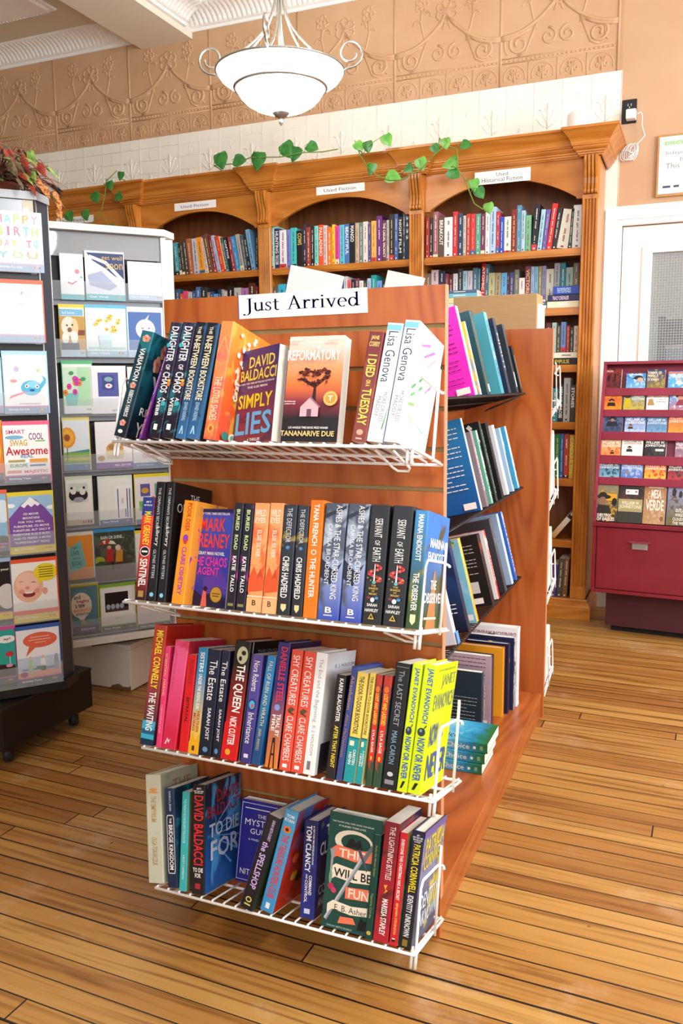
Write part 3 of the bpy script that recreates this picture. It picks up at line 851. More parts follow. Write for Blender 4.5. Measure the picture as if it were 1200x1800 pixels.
# cornice with breakfronts over the pilasters, mitred round the end
def sweep_plan(path, prof, mat, mb):
    n = len(path)
    offs = []
    for i in range(n):
        def nrm(a, b):
            dx, dy = b[0] - a[0], b[1] - a[1]
            L_ = math.hypot(dx, dy)
            return (dy / L_ * -1.0, dx / L_)
        ns = []
        if i > 0: ns.append(nrm(path[i - 1], path[i]))
        if i < n - 1: ns.append(nrm(path[i], path[i + 1]))
        offs.append((ns[0][0] + ns[1][0], ns[0][1] + ns[1][1]) if len(ns) == 2 and abs(ns[0][0] * ns[1][0] + ns[0][1] * ns[1][1]) < 0.5 else ns[0])
    vs, fs = [], []
    m_ = len(prof)
    for (x, y), (ox, oy) in zip(path, offs):
        for pr_, z in prof: vs.append((x + ox * pr_, y + oy * pr_, z))
    for i in range(n - 1):
        for j in range(m_ - 1): fs.append((i * m_ + j, (i + 1) * m_ + j, (i + 1) * m_ + j + 1, i * m_ + j + 1))
    mb.add(vs, fs, mat)
    return vs
yb, yf = 2.545, 2.574
path = [(-0.012, 2.835), (-0.012, yb)]
for i, x in enumerate(PIL):
    hwid = 0.046
    if i > 0: path += [(x + hwid, yf), (x + hwid, yb)]
    path += [(x - hwid, yb)]
    if i < 4: path += [(x - hwid, yf)]
path += [(-3.386, yf), (-3.386, 2.835)] if False else [(PIL[4] - 0.046, 2.835)]
def cornice_curve():
    prof = [(0.0, 2.127), (0.006, 2.127), (0.007, 2.131), (0.013, 2.134), (0.014, 2.140), (0.020, 2.143), (0.0205, 2.149), (0.026, 2.152), (0.031, 2.158), (0.033, 2.166), (0.038, 2.168), (0.038, 2.173)]
    for k in range(9):
        a = k / 8.0
        prof.append((0.040 + 0.036 * (a ** 1.6), 2.176 + 0.052 * a))
    prof += [(0.080, 2.229), (0.080, 2.240), (0.074, 2.242), (0.0, 2.242)]
    return prof
mb = MB()
# the path runs from the far end by the door round the front; normals must point outwards
pp = path
sweep_plan(pp, [(-a, z) for a, z in cornice_curve()] if False else cornice_curve(), WOOD_PINE_X, mb)
mb.box(-3.38, -0.013, 2.58, 2.836, 2.14, 2.2415, WOOD_PINE_X)
mb.build('cornice', bc, BO)
mb = MB()
base_prof = [(0.0, 0.0), (0.022, 0.0), (0.022, 0.062), (0.016, 0.068), (0.014, 0.078), (0.006, 0.084), (0.006, 0.09), (0.0, 0.098)]
sweep_plan([(-0.012, 2.835), (-0.012, 2.552), (PIL[4] - 0.046, 2.552), (PIL[4] - 0.046, 2.835)], base_prof, WOOD_PINE_X, mb)
mb.box(-3.38, -0.013, 2.556, 2.83, 0.001, 0.05, WOOD_PINE_X)
mb.build('base', bc, BO)

# paper signs on the arches
def shelf_sign(px0, py0, px1, py1, lines, label):
    a = onY(px0, py0, 2.574); b = onY(px1, py1, 2.574)
    mb = MB()
    x0, x1 = a.x, b.x; z1 = (onY(px0, py0, 2.574).z + onY(px1, py1, 2.574).z) / 2
    hgt = 0.040 if len(lines) == 1 else 0.058
    mb.box(x0, x1, 2.5722, 2.5732, z1, z1 + hgt, M('#f6f5f8', 0.5))
    def place(face, u, v, lz): return Vector((x0 + u * (x1 - x0), 2.572 - lz, z1 + v * hgt))
    art = [t('F', s_, '#4a4a52', a0, v0, a1, v1, 0, False) for s_, a0, v0, a1, v1 in lines]
    put_art(mb, art, place)
    o = mb.build('shelf_sign', None, ((x0 + x1) / 2, 2.574, z1)); tag(o, label, 'sign', 'white category signs on the bookcase arches')
shelf_sign(834, 326, 932, 317, [('Used', 0.39, 0.56, 0.60, 0.84), ('Historical Fiction', 0.13, 0.14, 0.86, 0.46)], 'white two-line historical fiction sign on the arch next to the door')
shelf_sign(556, 343, 641, 336, [('Used Fiction', 0.16, 0.30, 0.82, 0.68)], 'white used fiction sign above the rainbow-coloured shelf and the arrivals sign')
shelf_sign(307, 372, 380, 364, [('Used Fiction', 0.16, 0.30, 0.82, 0.68)], 'white used fiction sign just beyond the white card rack')
shelf_sign(100, 397, 165, 390, [('Used Fiction', 0.10, 0.30, 0.86, 0.68)], 'white used fiction sign partly behind the hanging vine and card racks')

# ================================================================== BOOKS ON THE FRONT SHELVES
def lay_spines(fr, rows, group, wire=0.0003):
    """rows: (look, bl_x, br_x, (tl_x, tl_y), depth, spine, front, back, art, hard, y_back). Every book is sized from the spine it shows."""
    S = []
    for q in rows:
        y = q[10] if len(q) > 10 else 0.0
        O2 = fr.O + fr.d * y
        sb = s_at_px(q[1], O2, fr.ex); sr = s_at_px(q[2], O2, fr.ex)
        st, ht = fr.sh(q[3][0], q[3][1], y)
        S.append([sb, sr, st, ht, y])
    out = []
    for i, q in enumerate(rows):
        sb, sr, st, ht, y = S[i]
        lean = math.atan2(st - sb, ht)
        h = math.hypot(st - sb, ht)
        th = (sr - sb) * math.cos(lean)
        if i + 1 < len(rows) and abs(S[i + 1][4] - y) < 0.02:
            nb, nr, nt, nh, ny = S[i + 1]
            lo = nb - sb
            f = min(1.0, ht / nh) if ht <= nh else 1.0
            hi = (nb + (nt - nb) * min(1.0, ht / nh)) - (sb + (st - sb) * min(1.0, nh / ht) if nh < ht else st)
            th = min(th, max(0.006, min(lo, hi) * math.cos(lean) - 0.0004))
        up = fr.u * math.cos(lean) + fr.ex * math.sin(lean)
        ex = fr.ex * math.cos(lean) - fr.u * math.sin(lean)
        lift = th * math.sin(lean) if lean > 0 else 0.0
        Om = fr.O + fr.ex * sb + fr.d * y + fr.u * (wire + lift)
        o = make_book('hardcover_book' if q[9] else 'paperback_book', min(q[4], (0.1975 - h * math.sin(TILT)) / math.cos(TILT) - y), h, th, q[5], q[6], q[7], q[8], q[9])
        o.matrix_world = frame_m(Om, ex, fr.d, up)
        tag(o, q[0], 'book', group)
        out.append(o)
    return out
def face_out(fr, look, bl, br, tl, depth_y, th, spine, front, art, group, rot=0.0, pages=None, hard=False, lift=0.0004, tip=0.0, anchor=None):
    """a book standing cover forward. BL/BR/TL: photo corners of the front cover; the cover plane is DEPTH_Y behind the shelf's front edge at its near corner and turned by ROT"""
    c, s = math.cos(rot), math.sin(rot)
    dd = fr.ex * c + fr.d * s          # across the cover, from the spine
    nn = -fr.d * c + fr.ex * s         # out of the cover, towards the aisle
    P0 = fr.O + fr.d * depth_y + fr.ex * s_at_px(br[0], fr.O + fr.d * depth_y, fr.ex)
    a = on_plane(bl[0], bl[1], P0, nn) if anchor is None else anchor
    b = on_plane(br[0], br[1], a, nn); tt = on_plane(tl[0], tl[1], a, nn)
    w = (b - a).dot(dd); h = (tt - a).dot(fr.u)
    sx = (a - fr.O).dot(fr.ex); sy = (a - fr.O).dot(fr.d)
    Om = fr.O + fr.ex * sx + fr.d * sy + fr.u * lift - nn * th
    h += (a - fr.O).dot(fr.u) - lift
    o = make_book('hardcover_book' if hard else 'paperback_book', w, h, th, spine, front, '#e8e4dc', art, hard, None, pages)
    o.matrix_world = frame_m(Om, nn, dd, fr.u)
    tag(o, look, 'book', group)
    return o
WH, BK, CR_, YL = '#f7f5f2', '#16161a', '#efe6d2', '#f2d11c'
G1 = 'books on the topmost white wire shelf'
teal_nv = G('#0b1a2a', '#17707e', '#0a3444', 25, 0.5)
blos = [('e', '#e8a890')]
def blossom(f, u, v, s, a=1.0):
    out = []
    for k in range(5):
        an = k * 1.257 + 0.4
        out.append(e(f, '#eeb49c' if k % 2 else '#dd8f7a', u + s * a * 0.55 * math.cos(an), v + s * 0.55 * math.sin(an), s * a * 0.55, s * 0.5, 10))
    out.append(e(f, '#c96a58', u, v, s * a * 0.3, s * 0.3, 8))
    return out
chaosbg = G('#120c22', '#2a1c40', '#176a78', 45, 0.56)
inbet = G('#2d6aa0', '#0e1524', '#1d4468', 60, 0.62, mid=0.35)
lotus = G('#f0562e', '#f58a36', '#f4aa48', 16, 0.55)
chaos_art = [ts('DAUGHTER', '#f2f2f4', 0.66, 0.965, 0.22, 0.82), ts('OF', '#f2f2f4', 0.59, 0.635, 0.32, 0.68), ts('CHAOS', '#f2f2f4', 0.39, 0.57, 0.22, 0.82), ts('A.S.', '#f2f2f4', 0.28, 0.35, 0.55, 0.85), ts('WEBB', '#f2f2f4', 0.19, 0.35, 0.18, 0.46),
             p('S', '#f2f2f4', [(0.3, 0.07), (0.6, 0.07), (0.6, 0.12), (0.3, 0.12)]), e('S', '#e07a3a', 0.85, 0.47, 0.14, 0.02), e('S', '#e8c23a', 0.85, 0.5, 0.12, 0.012), e('S', '#38b6c0', 0.2, 0.8, 0.14, 0.02), e('S', '#38b6c0', 0.75, 0.3, 0.16, 0.02)]
inbet_art = [ts('THE', '#e8dcc0', 0.90, 0.965, 0.34, 0.62), ts('IN-BETWEEN', '#f2e4c0', 0.605, 0.885, 0.2, 0.78), ts('BOOKSTORE', '#f2e4c0', 0.33, 0.585, 0.2, 0.78), ts('EDWARD UNDERHILL', '#a8c8e0', 0.15, 0.31, 0.32, 0.66), p('S', '#a8d4e8', [(0.3, 0.04), (0.42, 0.04), (0.5, 0.085), (0.58, 0.04), (0.7, 0.04), (0.55, 0.11), (0.45, 0.11)]),
             r('F', '#4a8ac0', 0, 0, 0.06, 1)]
lisaS = [ts('Lisa Genova', '#2c3a60', 0.50, 0.93, 0.2, 0.82, False), ts('MORE OR LESS', '#8a90a8', 0.17, 0.42, 0.52, 0.8, False), ts('MADDY', '#8a90a8', 0.21, 0.38, 0.2, 0.46, False), r('S', '#7cc4dc', 0.05, 0.94, 0.95, 0.985), p('S', '#3f9a4a', [(0.86, 0.1), (1, 0.28), (1, 0.31), (0.8, 0.12)])]
rows1 = [
 ('teal to black paperback with peach blossoms, end of the top shelf by the racks', 199, 221, (249, 585), 0.145, teal_nv, G('#080d18', '#156a7c', '#0a3444', 14, 0.5), BK,
  [ts('VARIATION', WH, 0.53, 0.84, 0.3, 0.72), ts('REBECCA YARROS', WH, 0.19, 0.44, 0.34, 0.68)] + blossom('S', 0.55, 0.93, 0.035, 9) + blossom('S', 0.5, 0.485, 0.03, 8) + blossom('S', 0.5, 0.13, 0.03, 8) + [e('S', '#e8e8ea', 0.5, 0.05, 0.2, 0.018)] +
  blossom('F', 0.3, 0.86, 0.07) + blossom('F', 0.22, 0.73, 0.08) + [t('F', 'VA', WH, 0.2, 0.48, 0.72, 0.62), t('F', 'REBECCA', WH, 0.12, 0.235, 0.9, 0.31), t('F', 'YARROS', WH, 0.12, 0.03, 0.92, 0.17)], False),
 ('thin purple book with small yellow lettering, tucked beside the teal blossom paperback', 243, 260, (294, 612), 0.14, '#6a2a8c', '#5a2378', '#6a2a8c', [ts('WHAT SHADOWS', '#e9d8f0', 0.48, 0.9, 0.3, 0.6), ts('DIREL INDIE', '#e8a83c', 0.04, 0.4, 0.3, 0.7)], False),
 ('dark violet and teal patterned paperback, the copy against the purple book', 260, 281, (300, 569), 0.14, chaosbg, chaosbg, BK, chaos_art, False),
 ('dark violet and teal patterned paperback, the copy against the navy pair', 282, 306, (321, 569), 0.14, chaosbg, chaosbg, BK, chaos_art, False),
 ('black to blue paperback with cream spine capitals, beside the violet pair', 307, 325, (345, 568), 0.135, inbet, inbet, BK, inbet_art, False),
 ('black to blue paperback with cream spine capitals, beside the orange lotus book', 326, 346, (364, 569), 0.135, inbet, G('#1c3350', '#0c1020', '#20344e', 60, 0.66), BK, inbet_art, False),
 ('thick orange and coral paperback with white floral cover on the topmost wire shelf', 356, 378, (389, 566), 0.155, G('#ee5a3a', '#f07a68', '#f59050', 16, 0.5), lotus, '#f08040',
  [ts('JANE YANG', '#c99a6a', 0.56, 0.80, 0.3, 0.66, False), ts('THE LOTUS SHOES', '#f8e4d4', 0.16, 0.53, 0.22, 0.8, False), p('S', '#f5c860', [(0.06, 0.72), (0.5, 0.86), (0.94, 0.72), (0.94, 0.735), (0.5, 0.88), (0.06, 0.735)]), e('S', '#d8a850', 0.5, 0.09, 0.28, 0.035), e('S', '#c84830', 0.5, 0.09, 0.12, 0.02)] +
  [e('F', '#fdf4ea', 0.2 + 0.6 * random.random(), 0.35 + 0.6 * random.random(), 0.02 + 0.03 * random.random(), 0.015 + 0.02 * random.random(), 7) for k in range(46)] +
  [t('F', 'LOTUS', '#fdf0e0', 0.22, 0.50, 0.95, 0.62, 0, False), t('F', 'SHOES', '#fdf0e0', 0.22, 0.36, 0.95, 0.48, 0, False), e('F', '#3a8a80', 0.16, 0.05, 0.09, 0.035), e('F', '#f4f0e4', 0.34, 0.05, 0.1, 0.04), e('F', '#7ab0a0', 0.34, 0.05, 0.06, 0.025), e('F', '#b8306a', 0.6, 0.2, 0.1, 0.12), e('F', '#2a1a20', 0.62, 0.31, 0.05, 0.03)], False),
]
lay_spines(FRONT[0], rows1, G1)
sky_rd = G('#8c3a44', '#3a2a70', '#5a3048', 7, 0.56, stretch=(1, 1, 4))
face_out(FRONT[0], 'thriller with yellow and blue cover lettering, turned cover-forward between floral and tree covers', (409, 779), (475, 783), (431, 618), 0.003, 0.022, '#3a2a6a', sky_rd,
 [t('F', 'DAVID', '#f4dc5a', 0.26, 0.80, 0.92, 0.92), t('F', 'BALDACCI', '#f4dc5a', 0.06, 0.665, 0.98, 0.785), t('F', '#1 NEW YORK TIMES BESTSELLING AUTHOR OF', WH, 0.05, 0.625, 0.95, 0.645), t('F', 'THE 6:20 MAN', WH, 0.26, 0.58, 0.78, 0.605), t('F', 'SIMPLY', '#f4dc2a', 0.06, 0.37, 0.94, 0.52), t('F', 'LIES', '#6cbcf0', 0.04, 0.09, 0.96, 0.33), t('F', 'A THRILLER', WH, 0.38, 0.02, 0.72, 0.05)], G1, rot=-0.45, anchor=None)
ref = G('#1c1018', '#f3d2c0', '#e07a4a', 5, 0.70, mid=0.55)
N = NT('orange_dusk'); tc = N.n('ShaderNodeTexCoord'); sp = N.n('ShaderNodeSeparateXYZ'); N.l(tc, 'Generated', sp, 0)
rr_ = N.ramp([(0.0, '#140c12'), (0.22, '#1a1018'), (0.38, '#8a2a3c'), (0.55, '#ee7a3c'), (0.72, '#f4a070'), (0.92, '#f4d4c8')]); N.l(sp, 'Z', rr_, 0); N.l(rr_, 0, N.b, 'Base Color'); N.b.inputs['Roughness'].default_value = 0.4
tree = [p('F', '#3a1418', [(0.50, 0.36), (0.58, 0.36), (0.56, 0.56), (0.53, 0.56)]), p('F', '#3a1418', [(0.54, 0.5), (0.75, 0.6), (0.73, 0.62), (0.53, 0.55)]), p('F', '#3a1418', [(0.55, 0.5), (0.3, 0.58), (0.31, 0.6), (0.55, 0.54)])]
for k in range(60):
    a = random.random() * 6.28; q_ = random.random() ** 0.6
    tree.append(e('F', '#4a1a1c' if k % 3 else '#7a2a20', 0.53 + 0.30 * q_ * math.cos(a), 0.615 + 0.085 * q_ * math.sin(a), 0.012 + 0.03 * random.random(), 0.006 + 0.014 * random.random(), 7))
face_out(FRONT[0], 'orange dusk cover with a tree and small house, cover forward on the top shelf', (491, 781), (591, 780), (515, 592), 0.004, 0.028, '#5a1c2c', N.m,
 tree + [t('F', 'A NOVEL', WH, 0.42, 0.925, 0.62, 0.94), t('F', 'THE', WH, 0.46, 0.87, 0.6, 0.9), t('F', 'REFORMATORY', WH, 0.04, 0.76, 0.97, 0.86), p('F', '#d8b0b8', [(0.34, 0.23), (0.66, 0.23), (0.66, 0.32), (0.5, 0.41), (0.34, 0.32)]), p('F', '#9a6a78', [(0.48, 0.41), (0.5, 0.425), (0.7, 0.32), (0.67, 0.315)]), p('F', '#6a4a58', [(0.46, 0.23), (0.54, 0.23), (0.54, 0.3), (0.46, 0.3)]),
  e('F', '#e8a844', 0.855, 0.40, 0.125, 0.07), e('F', '#f6e2b0', 0.855, 0.40, 0.105, 0.058), e('F', '#e0983a', 0.855, 0.40, 0.095, 0.052), t('F', 'T', WH, 0.81, 0.375, 0.9, 0.425), t('F', 'LOS ANGELES TIMES BOOK PRIZE WINNER', WH, 0.16, 0.115, 0.86, 0.135), t('F', 'TANANARIVE DUE', '#f8d48a', 0.03, 0.045, 0.97, 0.095),
  t('F', 'One of the best novels', WH, 0.05, 0.365, 0.25, 0.38), t('F', 'published in 2023', WH, 0.06, 0.34, 0.25, 0.355)] +
 [p('F', '#f8e0d4', arc_pts) for arc_pts in ([[(u + 0.012 * s_, 0.955 + 0.02 * math.sin(u * 9)) for u in (0.05, 0.12, 0.2, 0.28)] + [(0.28, 0.95), (0.05, 0.95)] for s_ in (0,)] + [[(1 - u, 0.955 + 0.02 * math.sin(u * 9)) for u in (0.05, 0.12, 0.2, 0.28)] + [(0.72, 0.95), (0.95, 0.95)]])], G1, rot=0.0)
rows1b = [
 ('maroon paperback with hand-drawn yellow title running down its spine, top wire shelf', 616, 645, (649, 585), 0.135, G('#8a4038', '#7a3236', '#96483e', 30, 0.6), '#7a3036', '#7a3036', [t('S', 'JANE', '#f0d878', 0.2, 0.92, 0.74, 0.965), t('S', 'CORRY', '#f0d878', 0.14, 0.865, 0.84, 0.91), ts('I DIED', '#eedc62', 0.585, 0.79, 0.22, 0.8), ts('ON A', '#eedc62', 0.50, 0.56, 0.34, 0.66), ts('TUESDAY', '#eedc62', 0.15, 0.48, 0.2, 0.82), e('S', '#e0a890', 0.5, 0.085, 0.22, 0.026), r('S', '#d8b0a0', 0.3, 0.02, 0.7, 0.035)], False),
 ('white paperback with navy serif spine lettering, beside the maroon book', 643, 671, (681, 570), 0.145, WH, '#b8c8f0', WH, lisaS, False),
 ('white paperback with pink and green brush strokes, against the end stop', 673, 700, (712, 565), 0.15, WH, '#fbf8fa', WH,
  lisaS[:3] + [r('S', '#7cc4dc', 0.05, 0.94, 0.95, 0.985)] + [p('F', c_, [(u, v), (u + du, v + dv), (u + du - 0.03, v + dv + 0.02), (u - 0.02, v + 0.015)]) for c_, u, v, du, dv in
   (('#e47ad0', 0.2, 0.83, 0.3, 0.05), ('#d86ac8', 0.35, 0.76, 0.35, 0.1), ('#eaa0dc', 0.5, 0.70, 0.3, 0.12), ('#58b868', 0.12, 0.40, 0.35, 0.12), ('#48a85c', 0.1, 0.46, 0.4, 0.16), ('#7cc868', 0.08, 0.33, 0.35, 0.03), ('#8cc8f0', 0.5, 0.3, 0.3, -0.1), ('#a0d0f4', 0.45, 0.22, 0.35, -0.05), ('#98d878', 0.15, 0.25, 0.3, -0.08), ('#b8a0e0', 0.6, 0.5, 0.25, 0.12))] +
  [t('F', 'Lisa Genova', '#c8b4d8', 0.2, 0.885, 0.85, 0.94, 0, False)], False),
]
lay_spines(FRONT[0], rows1b, G1)

G2 = 'books on the second white wire shelf'
tallo = G('#181026', '#141a2c', '#7a1e70', 40, 0.60)
wild = G('#f0a060', '#f2a468', '#e8703c', 26, 0.56)
defec = G('#20242c', '#2c3240', '#c8b04a', 9, 0.64, stretch=(1, 1, 3))
ashes = G('#2c48b4', '#a8b8cc', '#4a5468', 18, 0.53, mid=0.3)
serv = G('#15171c', '#1b1e25', None)
def servant():
    a = [ts('SERVANT', WH, 0.725, 0.885, 0.3, 0.7, False), ts('OF', WH, 0.66, 0.70, 0.36, 0.62, False), ts('EARTH', WH, 0.525, 0.64, 0.3, 0.7, False)]
    for k in range(26):
        q_ = k / 25.0
        a.append(e('S', '#b82c36' if k % 3 else '#e0705e', 0.5 + 0.30 * math.sin(q_ * 9.4), 0.352 + 0.145 * q_, 0.10 * (1 - 0.4 * q_), 0.013, 8))
    for k in range(5): a.append(e('S', '#d8b04a', 0.16 + 0.17 * k, 0.345 + 0.02 * abs(k - 2), 0.035, 0.006, 6))
    a += [p('S', '#e8e8f0', [(0.46, 0.36), (0.54, 0.36), (0.52, 0.5), (0.48, 0.5)]), e('S', '#5ab8c4', 0.5, 0.35, 0.09, 0.014), t('S', 'THE', '#d8b04a', 0.38, 0.315, 0.62, 0.33), t('S', 'SHARDS', '#d8b04a', 0.26, 0.29, 0.74, 0.308), t('S', 'OF', '#d8b04a', 0.42, 0.27, 0.58, 0.283), t('S', 'MAGIC', '#d8b04a', 0.3, 0.245, 0.72, 0.263),
          e('S', '#8a2c3a', 0.3, 0.222, 0.1, 0.012), e('S', '#4a90c8', 0.7, 0.222, 0.1, 0.012), e('S', '#d8e4ec', 0.5, 0.205, 0.11, 0.02), t('S', 'SARAH', WH, 0.24, 0.15, 0.76, 0.175), t('S', 'HAWLEY', WH, 0.16, 0.105, 0.84, 0.132), p('S', '#d0b040', [(0.34, 0.045), (0.66, 0.045), (0.5, 0.095)]), p('S', '#15171c', [(0.42, 0.055), (0.58, 0.055), (0.5, 0.08)])]
    return a
def ashes_art():
    return [p('S', '#2c3448', [(0.02, 0.9), (0.98, 0.985), (0.98, 0.96), (0.06, 0.865)]), p('S', '#566078', [(0.02, 0.62), (0.98, 0.8), (0.98, 0.7), (0.3, 0.5)]), p('S', '#20283c', [(0.02, 0.52), (0.6, 0.42), (0.98, 0.5), (0.5, 0.3), (0.02, 0.36)]), ts('ASHES & THE STAR-CURSED KING', '#f4f4f6', 0.18, 0.985, 0.52, 0.80, False), ts('CARISSA BROADBENT', '#e8ecf4', 0.30, 0.82, 0.20, 0.40, False), t('S', 'B', WH, 0.36, 0.06, 0.66, 0.11, 0, True), r('S', '#d0d4f0', 0.3, 0.035, 0.7, 0.045)]
wild_art = [t('S', 'WILD', '#f4ead8', 0.10, 0.875, 0.84, 0.94), t('S', 'EYES', '#f4ead8', 0.14, 0.815, 0.82, 0.865), ts('ELSIE SILVER', '#f6e4d0', 0.50, 0.75, 0.34, 0.64), r('S', '#f6d8b0', 0, 0.135, 1, 0.15), p('S', '#e0582c', [(0, 0.3), (0.3, 0.42), (0.55, 0.34), (1, 0.44), (1, 0.2), (0, 0.18)]), p('S', '#c84a24', [(0.55, 0.3), (0.75, 0.40), (0.95, 0.3), (0.75, 0.33)]), r('S', '#f4b880', 0, 0.0, 1, 0.13), t('S', 'B', '#4a2a18', 0.36, 0.06, 0.62, 0.11)]
def_art = [ts('THE DEFECTOR', '#d8dce4', 0.655, 0.97, 0.28, 0.66, False), e('S', '#4a88c0', 0.5, 0.61, 0.16, 0.016), ts('CHRIS HADFIELD', WH, 0.155, 0.53, 0.2, 0.7), p('S', '#e8dca0', [(0.3, 0.1), (0.7, 0.1), (0.7, 0.06), (0.5, 0.03), (0.3, 0.06)])]
tal_art = [ts('BURIED', '#d8e8a8', 0.74, 0.94, 0.3, 0.68), ts('ROAD', '#d8e8a8', 0.56, 0.70, 0.3, 0.68), ts('KATIE', WH, 0.365, 0.50, 0.3, 0.7), ts('TALLO', WH, 0.165, 0.33, 0.3, 0.7), r('S', '#8a8a50', 0.2, 0.035, 0.8, 0.06)]
rows2 = [
 ('red, white and navy paperback whose spine has a round black emblem, second wire shelf', 236, 256, (252, 874), 0.105, G('#14141c', '#e8382c', '#f4a83a', 9, 0.62, mid=0.3), '#2a3a8a', '#e8e4da', [r('S', '#2a3a8c', 0, 0.82, 1, 1), t('S', '#1', WH, 0.3, 0.945, 0.7, 0.965), t('S', 'BESTSELLER', WH, 0.15, 0.915, 0.85, 0.93), ts('MARK GREANEY', '#f8dc3a', 0.53, 0.86, 0.26, 0.86), e('S', WH, 0.55, 0.47, 0.42, 0.05), e('S', '#16161a', 0.55, 0.47, 0.37, 0.043), r('S', WH, 0.3, 0.462, 0.8, 0.478), ts('SENTINEL', WH, 0.13, 0.40, 0.22, 0.86), r('S', '#b08a4a', 0.3, 0.03, 0.75, 0.09)], False),
 ('black paperback with white spine script, its copy between it and the orange book', 257, 273, (275, 847), 0.135, '#191b20', '#15161a', '#17181c', [ts("THE ORPHAN'S SECRET", '#d8dce0', 0.60, 0.95, 0.34, 0.64, False), ts('Library', WH, 0.46, 0.62, 0.3, 0.8, False), ts('GLYNIS PETERS', '#d0d4d8', 0.19, 0.43, 0.32, 0.62, False), e('S', '#88c8e8', 0.5, 0.055, 0.22, 0.018)], False),
 ('black paperback with white spine script, the copy touching the orange book', 275, 290, (293, 847), 0.14, '#191b20', G('#14151a', '#101114', '#3a2430', 40, 0.66), '#17181c', [ts("THE ORPHAN'S SECRET", '#d8dce0', 0.60, 0.95, 0.34, 0.64, False), ts('Library', WH, 0.46, 0.62, 0.3, 0.8, False), ts('GLYNIS PETERS', '#d0d4d8', 0.19, 0.43, 0.32, 0.62, False), e('S', '#88c8e8', 0.5, 0.055, 0.22, 0.018), t('F', 'THE', '#e8e8ea', 0.42, 0.86, 0.66, 0.92, 0, False), t('F', 'ORPHANS', '#e8e8ea', 0.1, 0.75, 0.9, 0.83, 0, False)], False),
 ('bright orange paperback with purple spine lettering, second wire shelf', 300, 322, (324, 880), 0.12, '#f59a24', G('#f09a30', '#f4a432', '#8a3ac0', 34, 0.60), '#f59a24', [ts('POOR DEER', '#c2321e', 0.70, 0.975, 0.34, 0.70), e('S', '#8a3ab8', 0.5, 0.63, 0.22, 0.04), e('S', '#c83a3a', 0.5, 0.6, 0.15, 0.025), ts('CLAIRE OSHETSKY', '#a03ab0', 0.09, 0.55, 0.34, 0.70)], False),
]
lay_spines(FRONT[1], rows2, G2)
night = G('#20309c', '#3a50c0', '#5a3aa8', 16, 0.54)
face_out(FRONT[1], 'blue cover with crimson block lettering and gold seal, cover forward on the second shelf', (327, 1063), (394, 1073), (342, 894), 0.004, 0.018, '#2a3a9c', night,
 [t('F', 'NEW YORK TIMES BESTSELLER', WH, 0.12, 0.94, 0.92, 0.965), t('F', 'MARK', '#ec4434', 0.2, 0.77, 0.84, 0.905), t('F', 'GREANEY', '#ec4434', 0.03, 0.60, 0.97, 0.745), t('F', 'A GRAY MAN NOVEL', WH, 0.12, 0.525, 0.88, 0.56), t('F', 'THE CHAOS', '#e83aa8', 0.06, 0.41, 0.96, 0.505), t('F', 'AGENT', '#e83aa8', 0.22, 0.32, 0.78, 0.40), p('F', '#18143c', [(0, 0), (1, 0), (1, 0.1), (0.7, 0.16), (0.4, 0.1), (0, 0.2)]), p('F', '#e86a5a', [(0.38, 0.0), (0.54, 0.0), (0.5, 0.15), (0.42, 0.16)]), e('F', '#2a1420', 0.47, 0.18, 0.05, 0.025), e('F', '#7a5a1c', 0.76, 0.13, 0.155, 0.082), e('F', '#c8963a', 0.76, 0.13, 0.14, 0.074), r('F', '#6a4a18', 0.66, 0.135, 0.86, 0.145), r('F', '#6a4a18', 0.68, 0.11, 0.84, 0.12), r('F', '#18205c', 0, 0.965, 1, 1)], G2, rot=-0.30)
